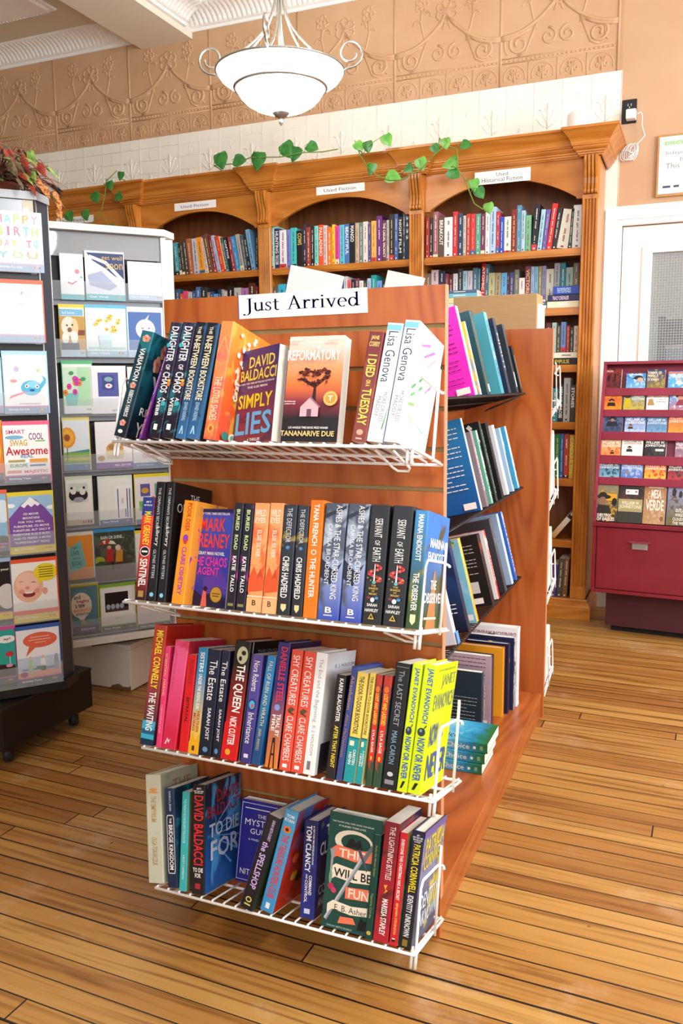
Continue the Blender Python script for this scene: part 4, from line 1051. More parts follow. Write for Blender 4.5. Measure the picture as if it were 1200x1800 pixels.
rows2b = [
 ('black and magenta paperback with pale green title, beside the gold-seal blue cover', 396, 412, (413, 884), 0.13, tallo, tallo, BK, tal_art, False),
 ('black and magenta paperback with pale green title, beside the peach pair', 413, 430, (430, 885), 0.13, tallo, tallo, BK, tal_art, False),
 ('peach and orange forest paperback, the copy beside the magenta pair', 432, 458, (448, 884), 0.14, wild, wild, '#f0a060', wild_art, False),
 ('peach and orange forest paperback, the copy beside the black and gold pair', 460, 484, (475, 884), 0.14, wild, wild, '#f0a060', wild_art, False),
 ('black and gold space thriller, the copy beside the peach pair', 485, 508, (500, 887), 0.14, defec, defec, BK, def_art, False),
 ('black and gold space thriller, the copy beside the plain orange spine', 510, 530, (524, 889), 0.14, defec, defec, BK, def_art, False),
 ('plain vivid orange spine with white capitals, mid second wire shelf', 531, 555, (546, 879), 0.14, '#f47a14', '#f58a2a', '#f47a14', [ts('TANA FRENCH', WH, 0.61, 0.965, 0.3, 0.70), e('S', WH, 0.5, 0.555, 0.2, 0.022), e('S', '#f47a14', 0.5, 0.555, 0.14, 0.015), ts('THE HUNTER', WH, 0.17, 0.51, 0.3, 0.70)], False),
 ('thick grey-blue fantasy spine with silver serif title, beside the plain orange book', 556, 594, (573, 884), 0.135, ashes, ashes, '#5a6478', ashes_art(), False),
 ('thick grey-blue fantasy spine with silver serif title, beside the black dagger pair', 596, 633, (613, 885), 0.135, ashes, ashes, '#5a6478', ashes_art(), False),
 ('thick black spine with red dagger emblem, beside the grey-blue fantasy pair', 635, 669, (652, 887), 0.14, serv, serv, BK, servant(), False),
 ('thick black spine with red dagger emblem, beside the green landscape book', 671, 708, (691, 889), 0.14, serv, serv, BK, servant(), False),
 ('green landscape paperback with blue sky cover, behind the second shelf end stop', 711, 735, (730, 897), 0.14, G('#2a4a1e', '#3a8ac8', '#7a7a2a', 14, 0.56, mid=0.62), G('#35501e', '#2c78d8', '#4a4a28', 10, 0.60, mid=0.45), '#3a6a4a',
  [ts('MARINA ENDICOTT', WH, 0.57, 0.965, 0.3, 0.70), ts('THE OBSERVER', WH, 0.15, 0.47, 0.28, 0.72), p('S', '#e8e0b8', [(0.3, 0.12), (0.7, 0.12), (0.7, 0.06), (0.5, 0.03), (0.3, 0.06)]), p('F', '#b07a4a', [(0.25, 0.0), (0.7, 0.0), (0.52, 0.5), (0.46, 0.5)]), t('F', 'MARINA', WH, 0.18, 0.70, 0.84, 0.78), t('F', 'ENDICOTT', WH, 0.12, 0.58, 0.92, 0.66), t('F', 'THE', WH, 0.34, 0.34, 0.6, 0.42), t('F', 'OBSERVER', WH, 0.08, 0.22, 0.94, 0.31), r('F', '#d8d8c8', 0.15, 0.08, 0.7, 0.1)], False),
]
lay_spines(FRONT[1], rows2b, G2)

G3 = 'books on the third white wire shelf'
est = G('#0e1428', '#18203c', None)
lass = G('#2a4a34', '#1c3a44', '#c83a24', 20, 0.58)
est_art = [ts('The Estate', WH, 0.52, 0.90, 0.22, 0.80, False), ts('SARAH JOST', '#e4e4ea', 0.15, 0.45, 0.32, 0.68), e('S', '#5a8ab8', 0.5, 0.06, 0.2, 0.025)]
shy_art = [ts('SHY CREATURES', WH, 0.54, 0.955, 0.22, 0.80, False), p('S', '#5a4a3a', [(0.2, 0.5), (0.5, 0.525), (0.85, 0.51), (0.6, 0.485), (0.3, 0.475)]), p('S', '#3a3a30', [(0.35, 0.49), (0.8, 0.47), (0.75, 0.46), (0.3, 0.48)]), ts('CLARE CHAMBERS', WH, 0.08, 0.45, 0.24, 0.80, False), r('S', '#f8f4f0', 0.3, 0.025, 0.7, 0.055)]
door_art = [ts('THE DOOR-TO-DOOR BOOKSTORE', '#3a2c20', 0.44, 0.965, 0.28, 0.72), r('S', '#1c9aa0', 0, 0, 1, 0.40), r('S', '#126a74', 0, 0.395, 1, 0.41), r('S', '#f0e8c8', 0.15, 0.33, 0.55, 0.375), ts('CARSTEN', WH, 0.16, 0.30, 0.55, 0.8), ts('HENN', WH, 0.16, 0.27, 0.2, 0.45)]
lost_art = [e('S', '#d8301c', 0.5, 0.79, 0.36, 0.07), r('S', '#d8301c', 0.14, 0.22, 0.86, 0.79), ts('LOST AND LASSOED', '#f4d83a', 0.55, 0.83, 0.26, 0.74), ts('LYLA SAGE', WH, 0.3, 0.5, 0.34, 0.66), e('S', '#e8c83a', 0.5, 0.25, 0.12, 0.02), e('S', '#e8742a', 0.5, 0.87, 0.3, 0.03)]
jan = '#d2ea12'
jan_art = [ts('JANET EVANOVICH', '#2a52b8', 0.545, 0.97, 0.26, 0.80), e('S', '#2c3a44', 0.45, 0.475, 0.30, 0.033), e('S', '#8a98a8', 0.40, 0.485, 0.1, 0.012), p('S', '#4a4a4a', [(0.6, 0.495), (0.8, 0.525), (0.75, 0.535), (0.55, 0.5)]), ts('NOW OR NEVER', '#2a52b8', 0.10, 0.43, 0.24, 0.82), p('S', '#1a1a1a', [(0.3, 0.03), (0.5, 0.03), (0.75, 0.085), (0.5, 0.085)])]
rows3 = [
 ('tall red and blue thriller with yellow spine capitals, overhanging the third shelf end', 246, 272, (272, 1098), 0.155, G('#0c2440', '#b8402c', '#1a4a6a', 12, 0.75, mid=0.42), G('#16283c', '#c8281c', '#d83a1c', 10, 0.6, mid=0.35), '#a8201c', [r('S', '#3aa8c8', 0, 0.02, 1, 0.2), r('S', '#1c5a80', 0, 0.09, 1, 0.13), r('S', '#0c2c48', 0, 0.0, 1, 0.05), ts('MICHAEL CONNELLY', '#f8e03a', 0.47, 0.955, 0.26, 0.80), ts('THE WAITING', WH, 0.12, 0.44, 0.26, 0.80)], True),
 ('slim pink paperback with gold lettering, beside the tall red thriller', 273, 283, (290, 1136), 0.135, '#e23a72', '#d8285c', '#e23a72', [ts('SCIENTIFIC MARVEL', '#e8c880', 0.50, 0.93, 0.3, 0.7, False), ts('CHIMWEMWE UNDI', '#f0a8bc', 0.14, 0.42, 0.3, 0.66, False)], False),
 ('rose pink spine fading to crimson, third wire shelf, behind the short red book', 283, 311, (308, 1125), 0.14, G('#d02048', '#e85a90', '#c01838', 9, 0.62, stretch=(1, 1, 2)), G('#c8102c', '#d82a48', None), '#d02848', [ts('MISS FORTUNE DE RIEN', '#c03a60', 0.55, 0.88, 0.15, 0.3, False), p('S', '#f4e0e8', [(0.2, 0.04), (0.3, 0.04), (0.36, 0.08), (0.46, 0.05), (0.56, 0.09), (0.5, 0.06), (0.36, 0.1)])], False),
 ('short bright red paperback with dark lettering, third wire shelf', 313, 329, (330, 1150), 0.105, '#d81820', '#1c2c5a', '#d81820', [ts('PHILLIP MARGOLIN', '#7a1418', 0.70, 0.95, 0.3, 0.78, False), ts('BETRAYAL', '#20141c', 0.30, 0.56, 0.36, 0.66)], False),
 ('blue to yellow seaside paperback, beside the short red book', 330, 347, (349, 1138), 0.13, G('#f4c81c', '#2a86b8', '#4ab0c8', 12, 0.7, mid=0.42), '#2a7aa8', '#2a86b8', [ts('SISTERS', WH, 0.77, 0.96, 0.3, 0.72), ts('UNDER THE RISING SUN', WH, 0.42, 0.75, 0.32, 0.68), ts('HEATHER', '#c8401c', 0.20, 0.40, 0.54, 0.82), ts('MORRIS', '#c8401c', 0.21, 0.38, 0.18, 0.44), p('S', '#e8a818', [(0, 0.1), (0.3, 0.2), (0.6, 0.12), (1, 0.2), (1, 0), (0, 0)]), r('S', '#3a2a1a', 0.35, 0.03, 0.6, 0.075)], False),
 ('midnight navy paperback with white italic title, beside the seaside book', 348, 370, (367, 1141), 0.14, est, est, '#10162a', est_art, False),
 ('midnight navy paperback with white italic title, beside the red and black horror book', 371, 386, (390, 1143), 0.14, est, est, '#10162a', est_art, False),
 ('red horror book with black top and heavy white capitals, third wire shelf', 387, 415, (414, 1126), 0.15, G('#d01418', '#17130f', '#7a1414', 6, 0.66, mid=0.45), '#141414', '#8a1414', [e('S', '#c8c4a0', 0.55, 0.88, 0.34, 0.075), e('S', '#1a1a14', 0.62, 0.9, 0.14, 0.02), e('S', '#1a1a14', 0.45, 0.85, 0.1, 0.02), p('S', '#d0141c', [(0, 0), (0.9, 0), (0.9, 0.28), (0.5, 0.36), (0, 0.30)]), ts('THE QUEEN', WH, 0.40, 0.80, 0.22, 0.84), ts('NICK CUTTER', WH, 0.125, 0.36, 0.3, 0.72), e('S', '#e8a02a', 0.4, 0.065, 0.16, 0.026), r('F', '#e8e8e8', 0.05, 0.0, 0.07, 1), t('F', 'THE QUEEN', '#9a9a9a', 0.2, 0.9, 0.9, 0.93)], True),
 ('violet paperback with a blue oval emblem halfway down, third wire shelf', 421, 440, (444, 1150), 0.12, G('#3a3480', '#5a4a9c', '#30407c', 14, 0.66), '#4a4090', '#463c8a', [ts('Nora Roberts', WH, 0.66, 0.94, 0.26, 0.78, False), e('S', '#20306c', 0.5, 0.535, 0.36, 0.055), e('S', '#48b0e0', 0.5, 0.535, 0.27, 0.04), e('S', '#d8503c', 0.55, 0.525, 0.12, 0.018), ts('Inheritance', WH, 0.18, 0.46, 0.26, 0.80, False), r('S', '#e0d8f0', 0.3, 0.05, 0.7, 0.085)], False),
 ('deep blue and gold spine, low between the violet and the fiery tower books', 440, 462, (470, 1153), 0.135, G('#1c4a80', '#2a86c4', '#143458', 14, 0.6), '#1c5a98', '#1c4a80', [ts('FALL OF RUIN AND WRATH', '#e4d8a0', 0.36, 0.95, 0.3, 0.74, False), ts('JENNIFER L. ARMENTROUT', '#d0c890', 0.13, 0.33, 0.2, 0.62, False)], False),
 ('violet topped book with orange flames and a dark tower at its foot', 464, 486, (489, 1129), 0.15, G('#e8842a', '#2a2670', '#8a3a3a', 10, 0.64, mid=0.28), '#241c4a', '#2a2466', [ts('DANIELLE STEEL', '#e0304c', 0.52, 0.965, 0.32, 0.84), e('S', '#8a9ad8', 0.5, 0.48, 0.22, 0.025), ts('TRIAL BY', WH, 0.25, 0.43, 0.54, 0.86), ts('FIRE', WH, 0.29, 0.42, 0.2, 0.46), p('S', '#2a1410', [(0.3, 0.0), (0.4, 0.0), (0.48, 0.2), (0.56, 0.2), (0.66, 0), (0.76, 0), (0.62, 0.24), (0.42, 0.24)]), r('S', '#2a1410', 0.38, 0.1, 0.68, 0.115), t('F', 'DANIELLE', '#c8304c', 0.3, 0.9, 0.9, 0.95)], True),
 ('coral red spine with white title and a small bird, beside the fiery tower book', 489, 509, (513, 1142), 0.14, '#e4523e', '#e4523e', '#e4523e', shy_art, False),
 ('coral red spine with white title and a small bird, beside the plain white book', 510, 531, (535, 1145), 0.14, '#e4523e', '#e4523e', '#e4523e', shy_art, False),
 ('large white book with pale grey lettering, its cover showing, mid third shelf', 531, 551, (556, 1147), 0.15, '#f4f4f4', '#f0f1f4', '#f4f4f4', [ts('The End and the Beginning', '#9a9ca4', 0.43, 0.95, 0.3, 0.72, False), ts('K. J. HOLDOM', '#8a8c94', 0.16, 0.40, 0.34, 0.66, False), r('S', '#7a7c88', 0.3, 0.04, 0.6, 0.11), t('F', 'K. J. HOLDOM', '#8a8c94', 0.3, 0.86, 0.97, 0.9, 0, False), r('F', G('#1a2234', '#4a5a78', '#c8ccd8', 10, 0.6), 0.1, 0.0, 1, 0.25)], True),
 ('short black paperback with white and yellow spine capitals, beside the large white book', 571, 588, (592, 1186), 0.105, G('#241c1c', '#10141c', '#3a3040', 14, 0.6), BK, BK, [ts('KARIN SLAUGHTER', WH, 0.55, 0.965, 0.36, 0.78), ts('AFTER THAT NIGHT', '#f0d83a', 0.11, 0.51, 0.36, 0.78)], False),
 ('slate blue hardcover with copper lettering, its top edge showing', 589, 602, (618, 1172), 0.14, '#3a4c8a', '#44589c', '#3a4c8a', [ts('Absolution', '#d08a5a', 0.62, 0.92, 0.2, 0.74, False), ts('Alice McDermott', '#b0785a', 0.2, 0.58, 0.22, 0.70, False)], True),
 ('yellow and turquoise paperback, the copy beside the slate blue hardcover', 603, 622, (628, 1182), 0.125, '#f0d460', '#f0e0a0', '#f0d460', door_art, False),
 ('yellow and turquoise paperback, the copy beside the red cowboy pair', 624, 639, (650, 1183), 0.125, '#f0d460', '#f0e0a0', '#f0d460', door_art, False),
 ('dark green spine with red panel and yellow lettering, beside the yellow-turquoise pair', 641, 653, (661, 1186), 0.13, lass, lass, '#24403c', lost_art, False),
 ('dark green spine with red panel and yellow lettering, against the thick black book', 653, 668, (675, 1187), 0.13, lass, lass, '#24403c', lost_art, False),
 ('thick black spine with thin grey lettering, beside the yellow-green pair', 669, 695, (696, 1165), 0.14, '#17191e', '#17191e', BK, [ts('The LAST SECRET', '#a8aab0', 0.50, 0.94, 0.3, 0.66, False), ts('MAIA CARON', '#8cb0c8', 0.20, 0.46, 0.3, 0.66, False), e('S', '#c8ccd0', 0.5, 0.12, 0.2, 0.018), r('S', '#8a8c90', 0.08, 0.965, 0.92, 0.97), r('S', '#8a8c90', 0.2, 0.04, 0.8, 0.075)], False),
 ('acid yellow-green thriller, the copy squeezed against the thick black book', 696, 714, (725, 1167), 0.15, jan, jan, jan, jan_art, True),
 ('acid yellow-green thriller, the copy by the third shelf end stop, cover visible', 715, 738, (746, 1168), 0.155, jan, '#d4ec14', jan, jan_art + [t('F', 'JANET', '#8a9a5a', 0.3, 0.80, 0.95, 0.92), t('F', 'EVANOVICH', '#7a8a6a', 0.04, 0.64, 0.97, 0.77), t('F', '#1 NEW YORK TIMES BESTSELLING AUTHOR', '#6a8a3a', 0.1, 0.945, 0.9, 0.965), t('F', 'NOW', '#3a5aa8', 0.05, 0.36, 0.42, 0.54), t('F', 'OR', '#3a5aa8', 0.5, 0.40, 0.66, 0.50), t('F', 'NEVER', '#3a5aa8', 0.08, 0.1, 0.94, 0.30)], True),
]
lay_spines(FRONT[2], rows3, G3)

G4 = 'books on the lowest white wire shelf'
rows4 = [
 ('pale sage green hardcover with gold lettering at the overhanging end of lowest shelf', 261, 288, (255, 1362), 0.145, G('#c4c8b4', '#ccccb8', '#b8c0ac', 14, 0.6), G('#b4bca8', '#c0c4ae', '#a8b4a0', 10, 0.6), '#c0c4ae', [e('S', '#e0a060', 0.5, 0.86, 0.26, 0.016), e('S', '#e0a060', 0.5, 0.835, 0.34, 0.01), ts('THE EMPYRIUM', '#b89a64', 0.56, 0.80, 0.32, 0.66), ts('OLGA TOKARCZUK', '#b89a64', 0.16, 0.42, 0.32, 0.66), t('F', 'THE', '#b09058', 0.3, 0.82, 0.8, 0.92), e('F', '#e09a3a', 0.3, 0.28, 0.17, 0.075)], True),
 ('navy and turquoise paperback with a rounded title frame, lowest shelf', 295, 312, (289, 1386), 0.14, G('#16264a', '#1a2c50', '#243c64', 20, 0.6), G('#1a5a6a', '#1c3a5a', '#2a8a9a', 16, 0.55), '#16264a', [ts('DANIELLE L. JENSEN', '#c8d4e0', 0.77, 0.97, 0.38, 0.62), p('S', '#d8dce4', [(0.2, 0.14), (0.8, 0.14), (0.88, 0.17), (0.88, 0.70), (0.8, 0.73), (0.2, 0.73), (0.12, 0.70), (0.12, 0.17)]), p('S', '#141c34', [(0.24, 0.15), (0.76, 0.15), (0.82, 0.18), (0.82, 0.69), (0.76, 0.72), (0.24, 0.72), (0.18, 0.69), (0.18, 0.18)]), ts('BRIDGE KINGDOM', WH, 0.18, 0.63, 0.30, 0.72), ts('THE', WH, 0.645, 0.70, 0.4, 0.62)], False),
 ('slim aqua paperback with pale lettering, lowest shelf, beside the blue starburst thriller', 314, 327, (320, 1392), 0.11, '#3ab0b4', '#7a7a5a', '#3ab0b4', [ts("THE FRENCH BOOKSELLER'S DAUGHTER", '#c8ecec', 0.48, 0.93, 0.32, 0.66, False), ts('KRISTY CAMBRON', '#d8f4f0', 0.12, 0.36, 0.36, 0.64, False)], False),
 ('thick thriller with red spine lettering and a blue starburst cover', 336, 359, (338, 1379), 0.155, G('#14141c', '#10141e', '#1c2c4a', 12, 0.66), G('#1c5aa8', '#12203c', '#4aa0e0', 9, 0.58, stretch=(1, 3, 1)), '#14141c',
  [t('S', '#1', WH, 0.34, 0.955, 0.66, 0.975), t('S', 'NEW YORK TIMES', WH, 0.12, 0.935, 0.88, 0.947), t('S', 'BESTSELLING', WH, 0.2, 0.92, 0.8, 0.931), ts('DAVID BALDACCI', '#d82c30', 0.265, 0.90, 0.16, 0.88), t('S', 'TO DIE', WH, 0.12, 0.20, 0.88, 0.24), t('S', 'FOR', WH, 0.28, 0.15, 0.72, 0.19), r('S', '#a82a30', 0.3, 0.05, 0.7, 0.1),
   t('F', 'DAVID', '#a8282c', 0.3, 0.80, 0.95, 0.92), t('F', 'BALDACCI', '#a8282c', 0.06, 0.68, 0.98, 0.79)] + [p('F', '#6ab4e8', [(0.1, 0.52), (0.1 + 0.95 * math.cos(a_), 0.52 + 0.45 * math.sin(a_)), (0.1 + 0.95 * math.cos(a_ + 0.05), 0.52 + 0.45 * math.sin(a_ + 0.05))]) for a_ in (-0.9, -0.6, -0.3, -0.1, 0.15, 0.4, 0.7)] + [t('F', 'TO DIE', '#c8dcf0', 0.1, 0.49, 0.92, 0.62), t('F', 'FOR', '#c8dcf0', 0.14, 0.28, 0.92, 0.46)], True),
]
lay_spines(FRONT[3], rows4, G4)
face_out(FRONT[3], 'royal purple cover with a thin white border, set back behind the leaning black paperback', (411, 1549), (487, 1556), (414, 1401), 0.118, 0.03, '#22208a', '#26238c',
 [p('F', '#d8d8f0', q_) for q_ in ([(0.04, 0.03), (0.05, 0.03), (0.05, 0.97), (0.04, 0.97)], [(0.95, 0.03), (0.96, 0.03), (0.96, 0.97), (0.95, 0.97)], [(0.04, 0.96), (0.96, 0.96), (0.96, 0.967), (0.04, 0.967)], [(0.04, 0.03), (0.96, 0.03), (0.96, 0.037), (0.04, 0.037)])] +
 [t('F', 'THE', WH, 0.42, 0.80, 0.62, 0.845, 0, False), t('F', 'MYSTERY', WH, 0.14, 0.70, 0.95, 0.775, 0, False), t('F', 'GUEST', WH, 0.28, 0.60, 0.8, 0.665, 0, False), t('F', 'A MAID NOVEL', WH, 0.25, 0.52, 0.75, 0.545, 0, False), r('F', WH, 0.12, 0.90, 0.7, 0.91), t('F', 'NITA PROSE', WH, 0.12, 0.10, 0.9, 0.17, 0, False), p('F', '#c8746a', [(0.52, 0.25), (0.7, 0.2), (0.72, 0.45), (0.56, 0.42)]), p('F', '#e8a89a', [(0.53, 0.38), (0.62, 0.3), (0.65, 0.45)])], G4, rot=0.0, hard=True)
rows4b = [
 ('black paperback with lilac title, leaning hard and jutting over the shelf lip', 421, 447, (471, 1436), 0.135, G('#141418', '#1c1a24', '#2a3420', 20, 0.64), '#2c3824', BK, [ts('SARAH BETH DURST', '#c8b8e0', 0.74, 0.96, 0.50, 0.74), ts('the SPELLSHOP', '#cfb4ee', 0.22, 0.72, 0.26, 0.76), e('S', '#d4c86a', 0.5, 0.105, 0.24, 0.03), e('S', '#16161a', 0.5, 0.105, 0.15, 0.018), r('S', '#d4c86a', 0.25, 0.045, 0.75, 0.06), r('B', '#7a62b0', 0, 0, 1, 1)], False, -0.012),
 ('sky blue and red action thriller, leaning, lowest shelf', 456, 479, (502, 1425), 0.15, G('#3a92cc', '#4aa0d4', '#2a6a9c', 16, 0.62), G('#c83020', '#2a6ab8', '#a82818', 9, 0.5, mid=0.72), '#3a92cc', [t('S', 'TOM', WH, 0.2, 0.925, 0.8, 0.955), t('S', 'RYAN', WH, 0.14, 0.885, 0.86, 0.915), e('S', '#e8742a', 0.5, 0.81, 0.3, 0.035), e('S', '#3a2a20', 0.5, 0.81, 0.14, 0.016), ts('THE TREASURE HUNTERS CLUB', '#d83a2c', 0.14, 0.76, 0.26, 0.80), r('S', '#e8f0f4', 0.35, 0.035, 0.65, 0.09)] + [e('F', c_, u_, v_, 0.1, 0.05, 9) for c_, u_, v_ in (('#e8b03a', 0.4, 0.3), ('#1c4a80', 0.3, 0.8), ('#1c4a80', 0.6, 0.9), ('#7a1c14', 0.7, 0.5), ('#e86a3a', 0.3, 0.5), ('#1c1418', 0.6, 0.25))], True),
 ('navy blue military thriller with white spine title, beside the dark green banner cover', 526, 551, (535, 1441), 0.15, G('#1c2c80', '#1a2460', '#28409c', 14, 0.6), G('#16204c', '#1c2c6c', '#6a7a3a', 12, 0.62), '#1a2460', [ts('#1 NEW YORK TIMES BESTSELLING AUTHOR', WH, 0.55, 0.95, 0.66, 0.78), ts('TOM CLANCY', '#f0f0f4', 0.47, 0.95, 0.2, 0.58), ts('COMMAND', WH, 0.24, 0.44, 0.52, 0.74), ts('AND', WH, 0.40, 0.45, 0.3, 0.42), ts('CONTROL', WH, 0.16, 0.39, 0.26, 0.46), r('S', '#c8d0f0', 0.3, 0.05, 0.7, 0.1), t('F', 'TOM', '#e8e8f0', 0.3, 0.80, 0.9, 0.92), t('F', 'CLANCY', '#e8e8f0', 0.1, 0.62, 0.95, 0.76), t('F', 'COMMAND', '#c8d0f0', 0.1, 0.22, 0.95, 0.32), t('F', 'AND CONTROL', '#c8d0f0', 0.1, 0.1, 0.95, 0.19)], True, 0.02),
]
lay_spines(FRONT[3], rows4b, G4)
def ribbon(v0, h_, sk, col): return p('F', col, [(0.1, v0 - 0.02), (0.2, v0 + 0.02), (0.55, v0), (0.9, v0 - sk), (0.9, v0 - sk + h_), (0.55, v0 + h_), (0.2, v0 + h_ + 0.02), (0.1, v0 + h_ - 0.02)])
face_out(FRONT[3], 'dark green cover with coral and cream banners, a sword and a fork, cover forward', (566, 1591), (659, 1613), (575, 1424), 0.006, 0.03, '#0f4a44', G('#114840', '#135048', None),
 [t('F', 'THE TOUGH AND, THEY SAVED THE REALM.', '#d8e0d0', 0.07, 0.915, 0.86, 0.93), t('F', 'IT RUINED THEIR LIVES.', '#d8e0d0', 0.2, 0.885, 0.72, 0.90), e('F', CR_, 0.5, 0.77, 0.36, 0.10), e('F', '#114840', 0.54, 0.765, 0.28, 0.075), p('F', '#16181c', [(0.36, 0.72), (0.68, 0.72), (0.62, 0.80), (0.54, 0.77), (0.48, 0.81), (0.4, 0.78)]), ribbon(0.605, 0.10, -0.02, '#ee7a5c'), t('F', 'THIS', CR_, 0.24, 0.625, 0.74, 0.70), ribbon(0.425, 0.115, -0.02, CR_), t('F', 'WILL BE', '#17181c', 0.17, 0.45, 0.88, 0.525),
  p('F', '#8a9098', [(0.05, 0.08), (0.10, 0.06), (0.72, 0.64), (0.68, 0.68)]), p('F', '#c0c4c8', [(0.05, 0.08), (0.075, 0.07), (0.70, 0.66), (0.68, 0.68)]), p('F', '#4a5058', [(0.60, 0.70), (0.78, 0.54), (0.80, 0.57), (0.63, 0.73)]), p('F', '#6a7078', [(0.70, 0.66), (0.84, 0.78), (0.88, 0.75), (0.74, 0.62)]), p('F', '#9aa0a4', [(0.1, 0.5), (0.14, 0.5), (0.15, 0.62), (0.18, 0.68), (0.07, 0.68), (0.1, 0.62)]),
  p('F', '#ee7a5c', [(0.42, 0.28), (0.92, 0.30), (0.92, 0.40), (0.42, 0.38)]), t('F', 'FUN', CR_, 0.48, 0.295, 0.86, 0.375), ribbon(0.15, 0.075, -0.02, CR_), t('F', 'E. B. Asher', '#17181c', 0.24, 0.165, 0.84, 0.215, 0, False), p('F', '#ee7a5c', [(0.32, 0.06), (0.66, 0.08), (0.6, 0.13), (0.36, 0.12)]), p('F', '#101418', [(0.68, 0.04), (0.95, 0.05), (0.92, 0.14), (0.82, 0.12), (0.74, 0.15)]), e('F', '#b8305a', 0.14, 0.36, 0.06, 0.03), e('F', '#c8406a', 0.2, 0.33, 0.05, 0.025), e('F', '#7aa08a', 0.12, 0.44, 0.03, 0.06), t('F', 'SARAH BETH DURST', '#a8c0b0', 0.12, 0.02, 0.6, 0.035)], G4, rot=-0.02, hard=True)
rows4c = [
 ('slim bottle-green spine with thin gold script, beside the banner cover', 640, 653, (657, 1467), 0.14, '#0f4038', '#123f38', '#0f4038', [ts('Anita the Almost Queen', '#b0a860', 0.60, 0.9, 0.36, 0.66, False), ts('Yasmina Cordia', '#b0a860', 0.2, 0.44, 0.36, 0.66, False), e('S', '#c8a84a', 0.5, 0.06, 0.3, 0.02)], False),
 ('dark red and black paperback with white capitals, between green and scarlet spines', 654, 681, (677, 1444), 0.14, G('#b01c30', '#8a1824', '#241a1c', 7, 0.56, stretch=(1, 1, 2)), G('#20141a', '#7a1c28', '#1a2440', 8, 0.5), '#8a1824', [ts('THE LIGHTNING', WH, 0.66, 0.965, 0.38, 0.74, False), ts('BOTTLES', WH, 0.52, 0.645, 0.38, 0.74, False), p('S', '#e8a030', [(0.35, 0.47), (0.6, 0.48), (0.5, 0.44), (0.65, 0.43), (0.4, 0.40), (0.5, 0.43)]), ts('MARISSA STAPLEY', WH, 0.06, 0.36, 0.36, 0.74)], False),
 ('slim scarlet paperback with white and gold capitals, lowest shelf', 683, 697, (703, 1463), 0.13, '#d0202c', G('#e8d8c0', '#c8d090', '#d8384a', 10, 0.55), '#d0202c', [ts('EVERYONE THIS CHRISTMAS HAS A SECRET', WH, 0.40, 0.94, 0.3, 0.7), ts('BENJAMIN STEVENSON', '#e8c070', 0.10, 0.375, 0.3, 0.7), r('S', '#20141c', 0.3, 0.035, 0.7, 0.055), r('S', WH, 0.32, 0.055, 0.68, 0.065)], False),
 ('thick black thriller with tall yellow spine capitals, against the lowest end stop', 699, 721, (725, 1460), 0.155, G('#17171a', '#151c44', None, mid=0.6), G('#3a4a6a', '#7a7aa8', '#c8b84a', 9, 0.6), '#17171a', [t('S', '#1', WH, 0.4, 0.955, 0.6, 0.972), t('S', 'NEW YORK TIMES', WH, 0.1, 0.935, 0.9, 0.95), t('S', 'BESTSELLING', WH, 0.14, 0.917, 0.86, 0.93), t('S', 'AUTHOR', WH, 0.25, 0.90, 0.75, 0.912), ts('PATRICIA CORNWELL', '#f0dc1c', 0.47, 0.885, 0.24, 0.80), ts('IDENTITY UNKNOWN', '#e8eef4', 0.10, 0.45, 0.28, 0.74), r('S', '#8a7430', 0.3, 0.02, 0.7, 0.075), t('F', 'PATRICIA', '#d8c83a', 0.12, 0.78, 0.95, 0.92), t('F', 'CORNWELL', '#d8c83a', 0.12, 0.64, 0.95, 0.77), t('F', 'IDENTITY', '#c8d8e8', 0.12, 0.28, 0.95, 0.42), t('F', 'UNKNOWN', '#c8d8e8', 0.12, 0.12, 0.95, 0.26), r('F', '#6a5a9c', 0, 0.94, 1, 1)], True),
]
lay_spines(FRONT[3], rows4c, G4)

# ================================================================== BOOKS ON THE SIDE SHELVES (spines out into the aisle, back covers towards us)
def side_row(fr, rows, group, s0):
    """rows: (look, bottom right px (x,y) of the spine, top-left px (x,y), thickness, depth, spine, back, art, hard)"""
    prev = None
    for (look, br, tl, th, w, sp_, bk_, art, hard) in rows:
        s1, _ = fr.sh(br[0], br[1])
        st, ht = fr.sh(tl[0], tl[1])
        h = ht
        if prev is not None and s1 - th < prev: s1 = prev + th + 0.0008
        h = max(0.15, min(0.30, h))
        o = make_book('hardcover_book' if hard else 'paperback_book', min(w, (0.205 - h * math.sin(TILT)) / math.cos(TILT)), h, th, sp_, sp_, bk_, art, hard)
        o.matrix_world = frame_m(fr.O + fr.ex * (s1 - th) + fr.u * 0.0004, fr.ex, fr.d, fr.u)
        tag(o, look, 'book', group)
        prev = s1
def blurb(col, n=9, v0=0.2, v1=0.9, u0=0.12, u1=0.88, face='B'):
    """back-cover copy, too small to read: broken grey lines"""
    out = []
    for k in range(n):
        v = v1 - (v1 - v0) * k / n
        a = u0
        while a < u1 - 0.03 - 0.25 * (k % 4 == 3):
            b = min(u1, a + 0.04 + 0.07 * random.random())
            out.append(r(face, col, a, v, b, v + 0.010)); a = b + 0.018
    return out
GS = ['books on the top black wire shelf', 'books on the middle black wire shelf', 'books on the bottom black wire shelf']
mag = '#e62ac8'
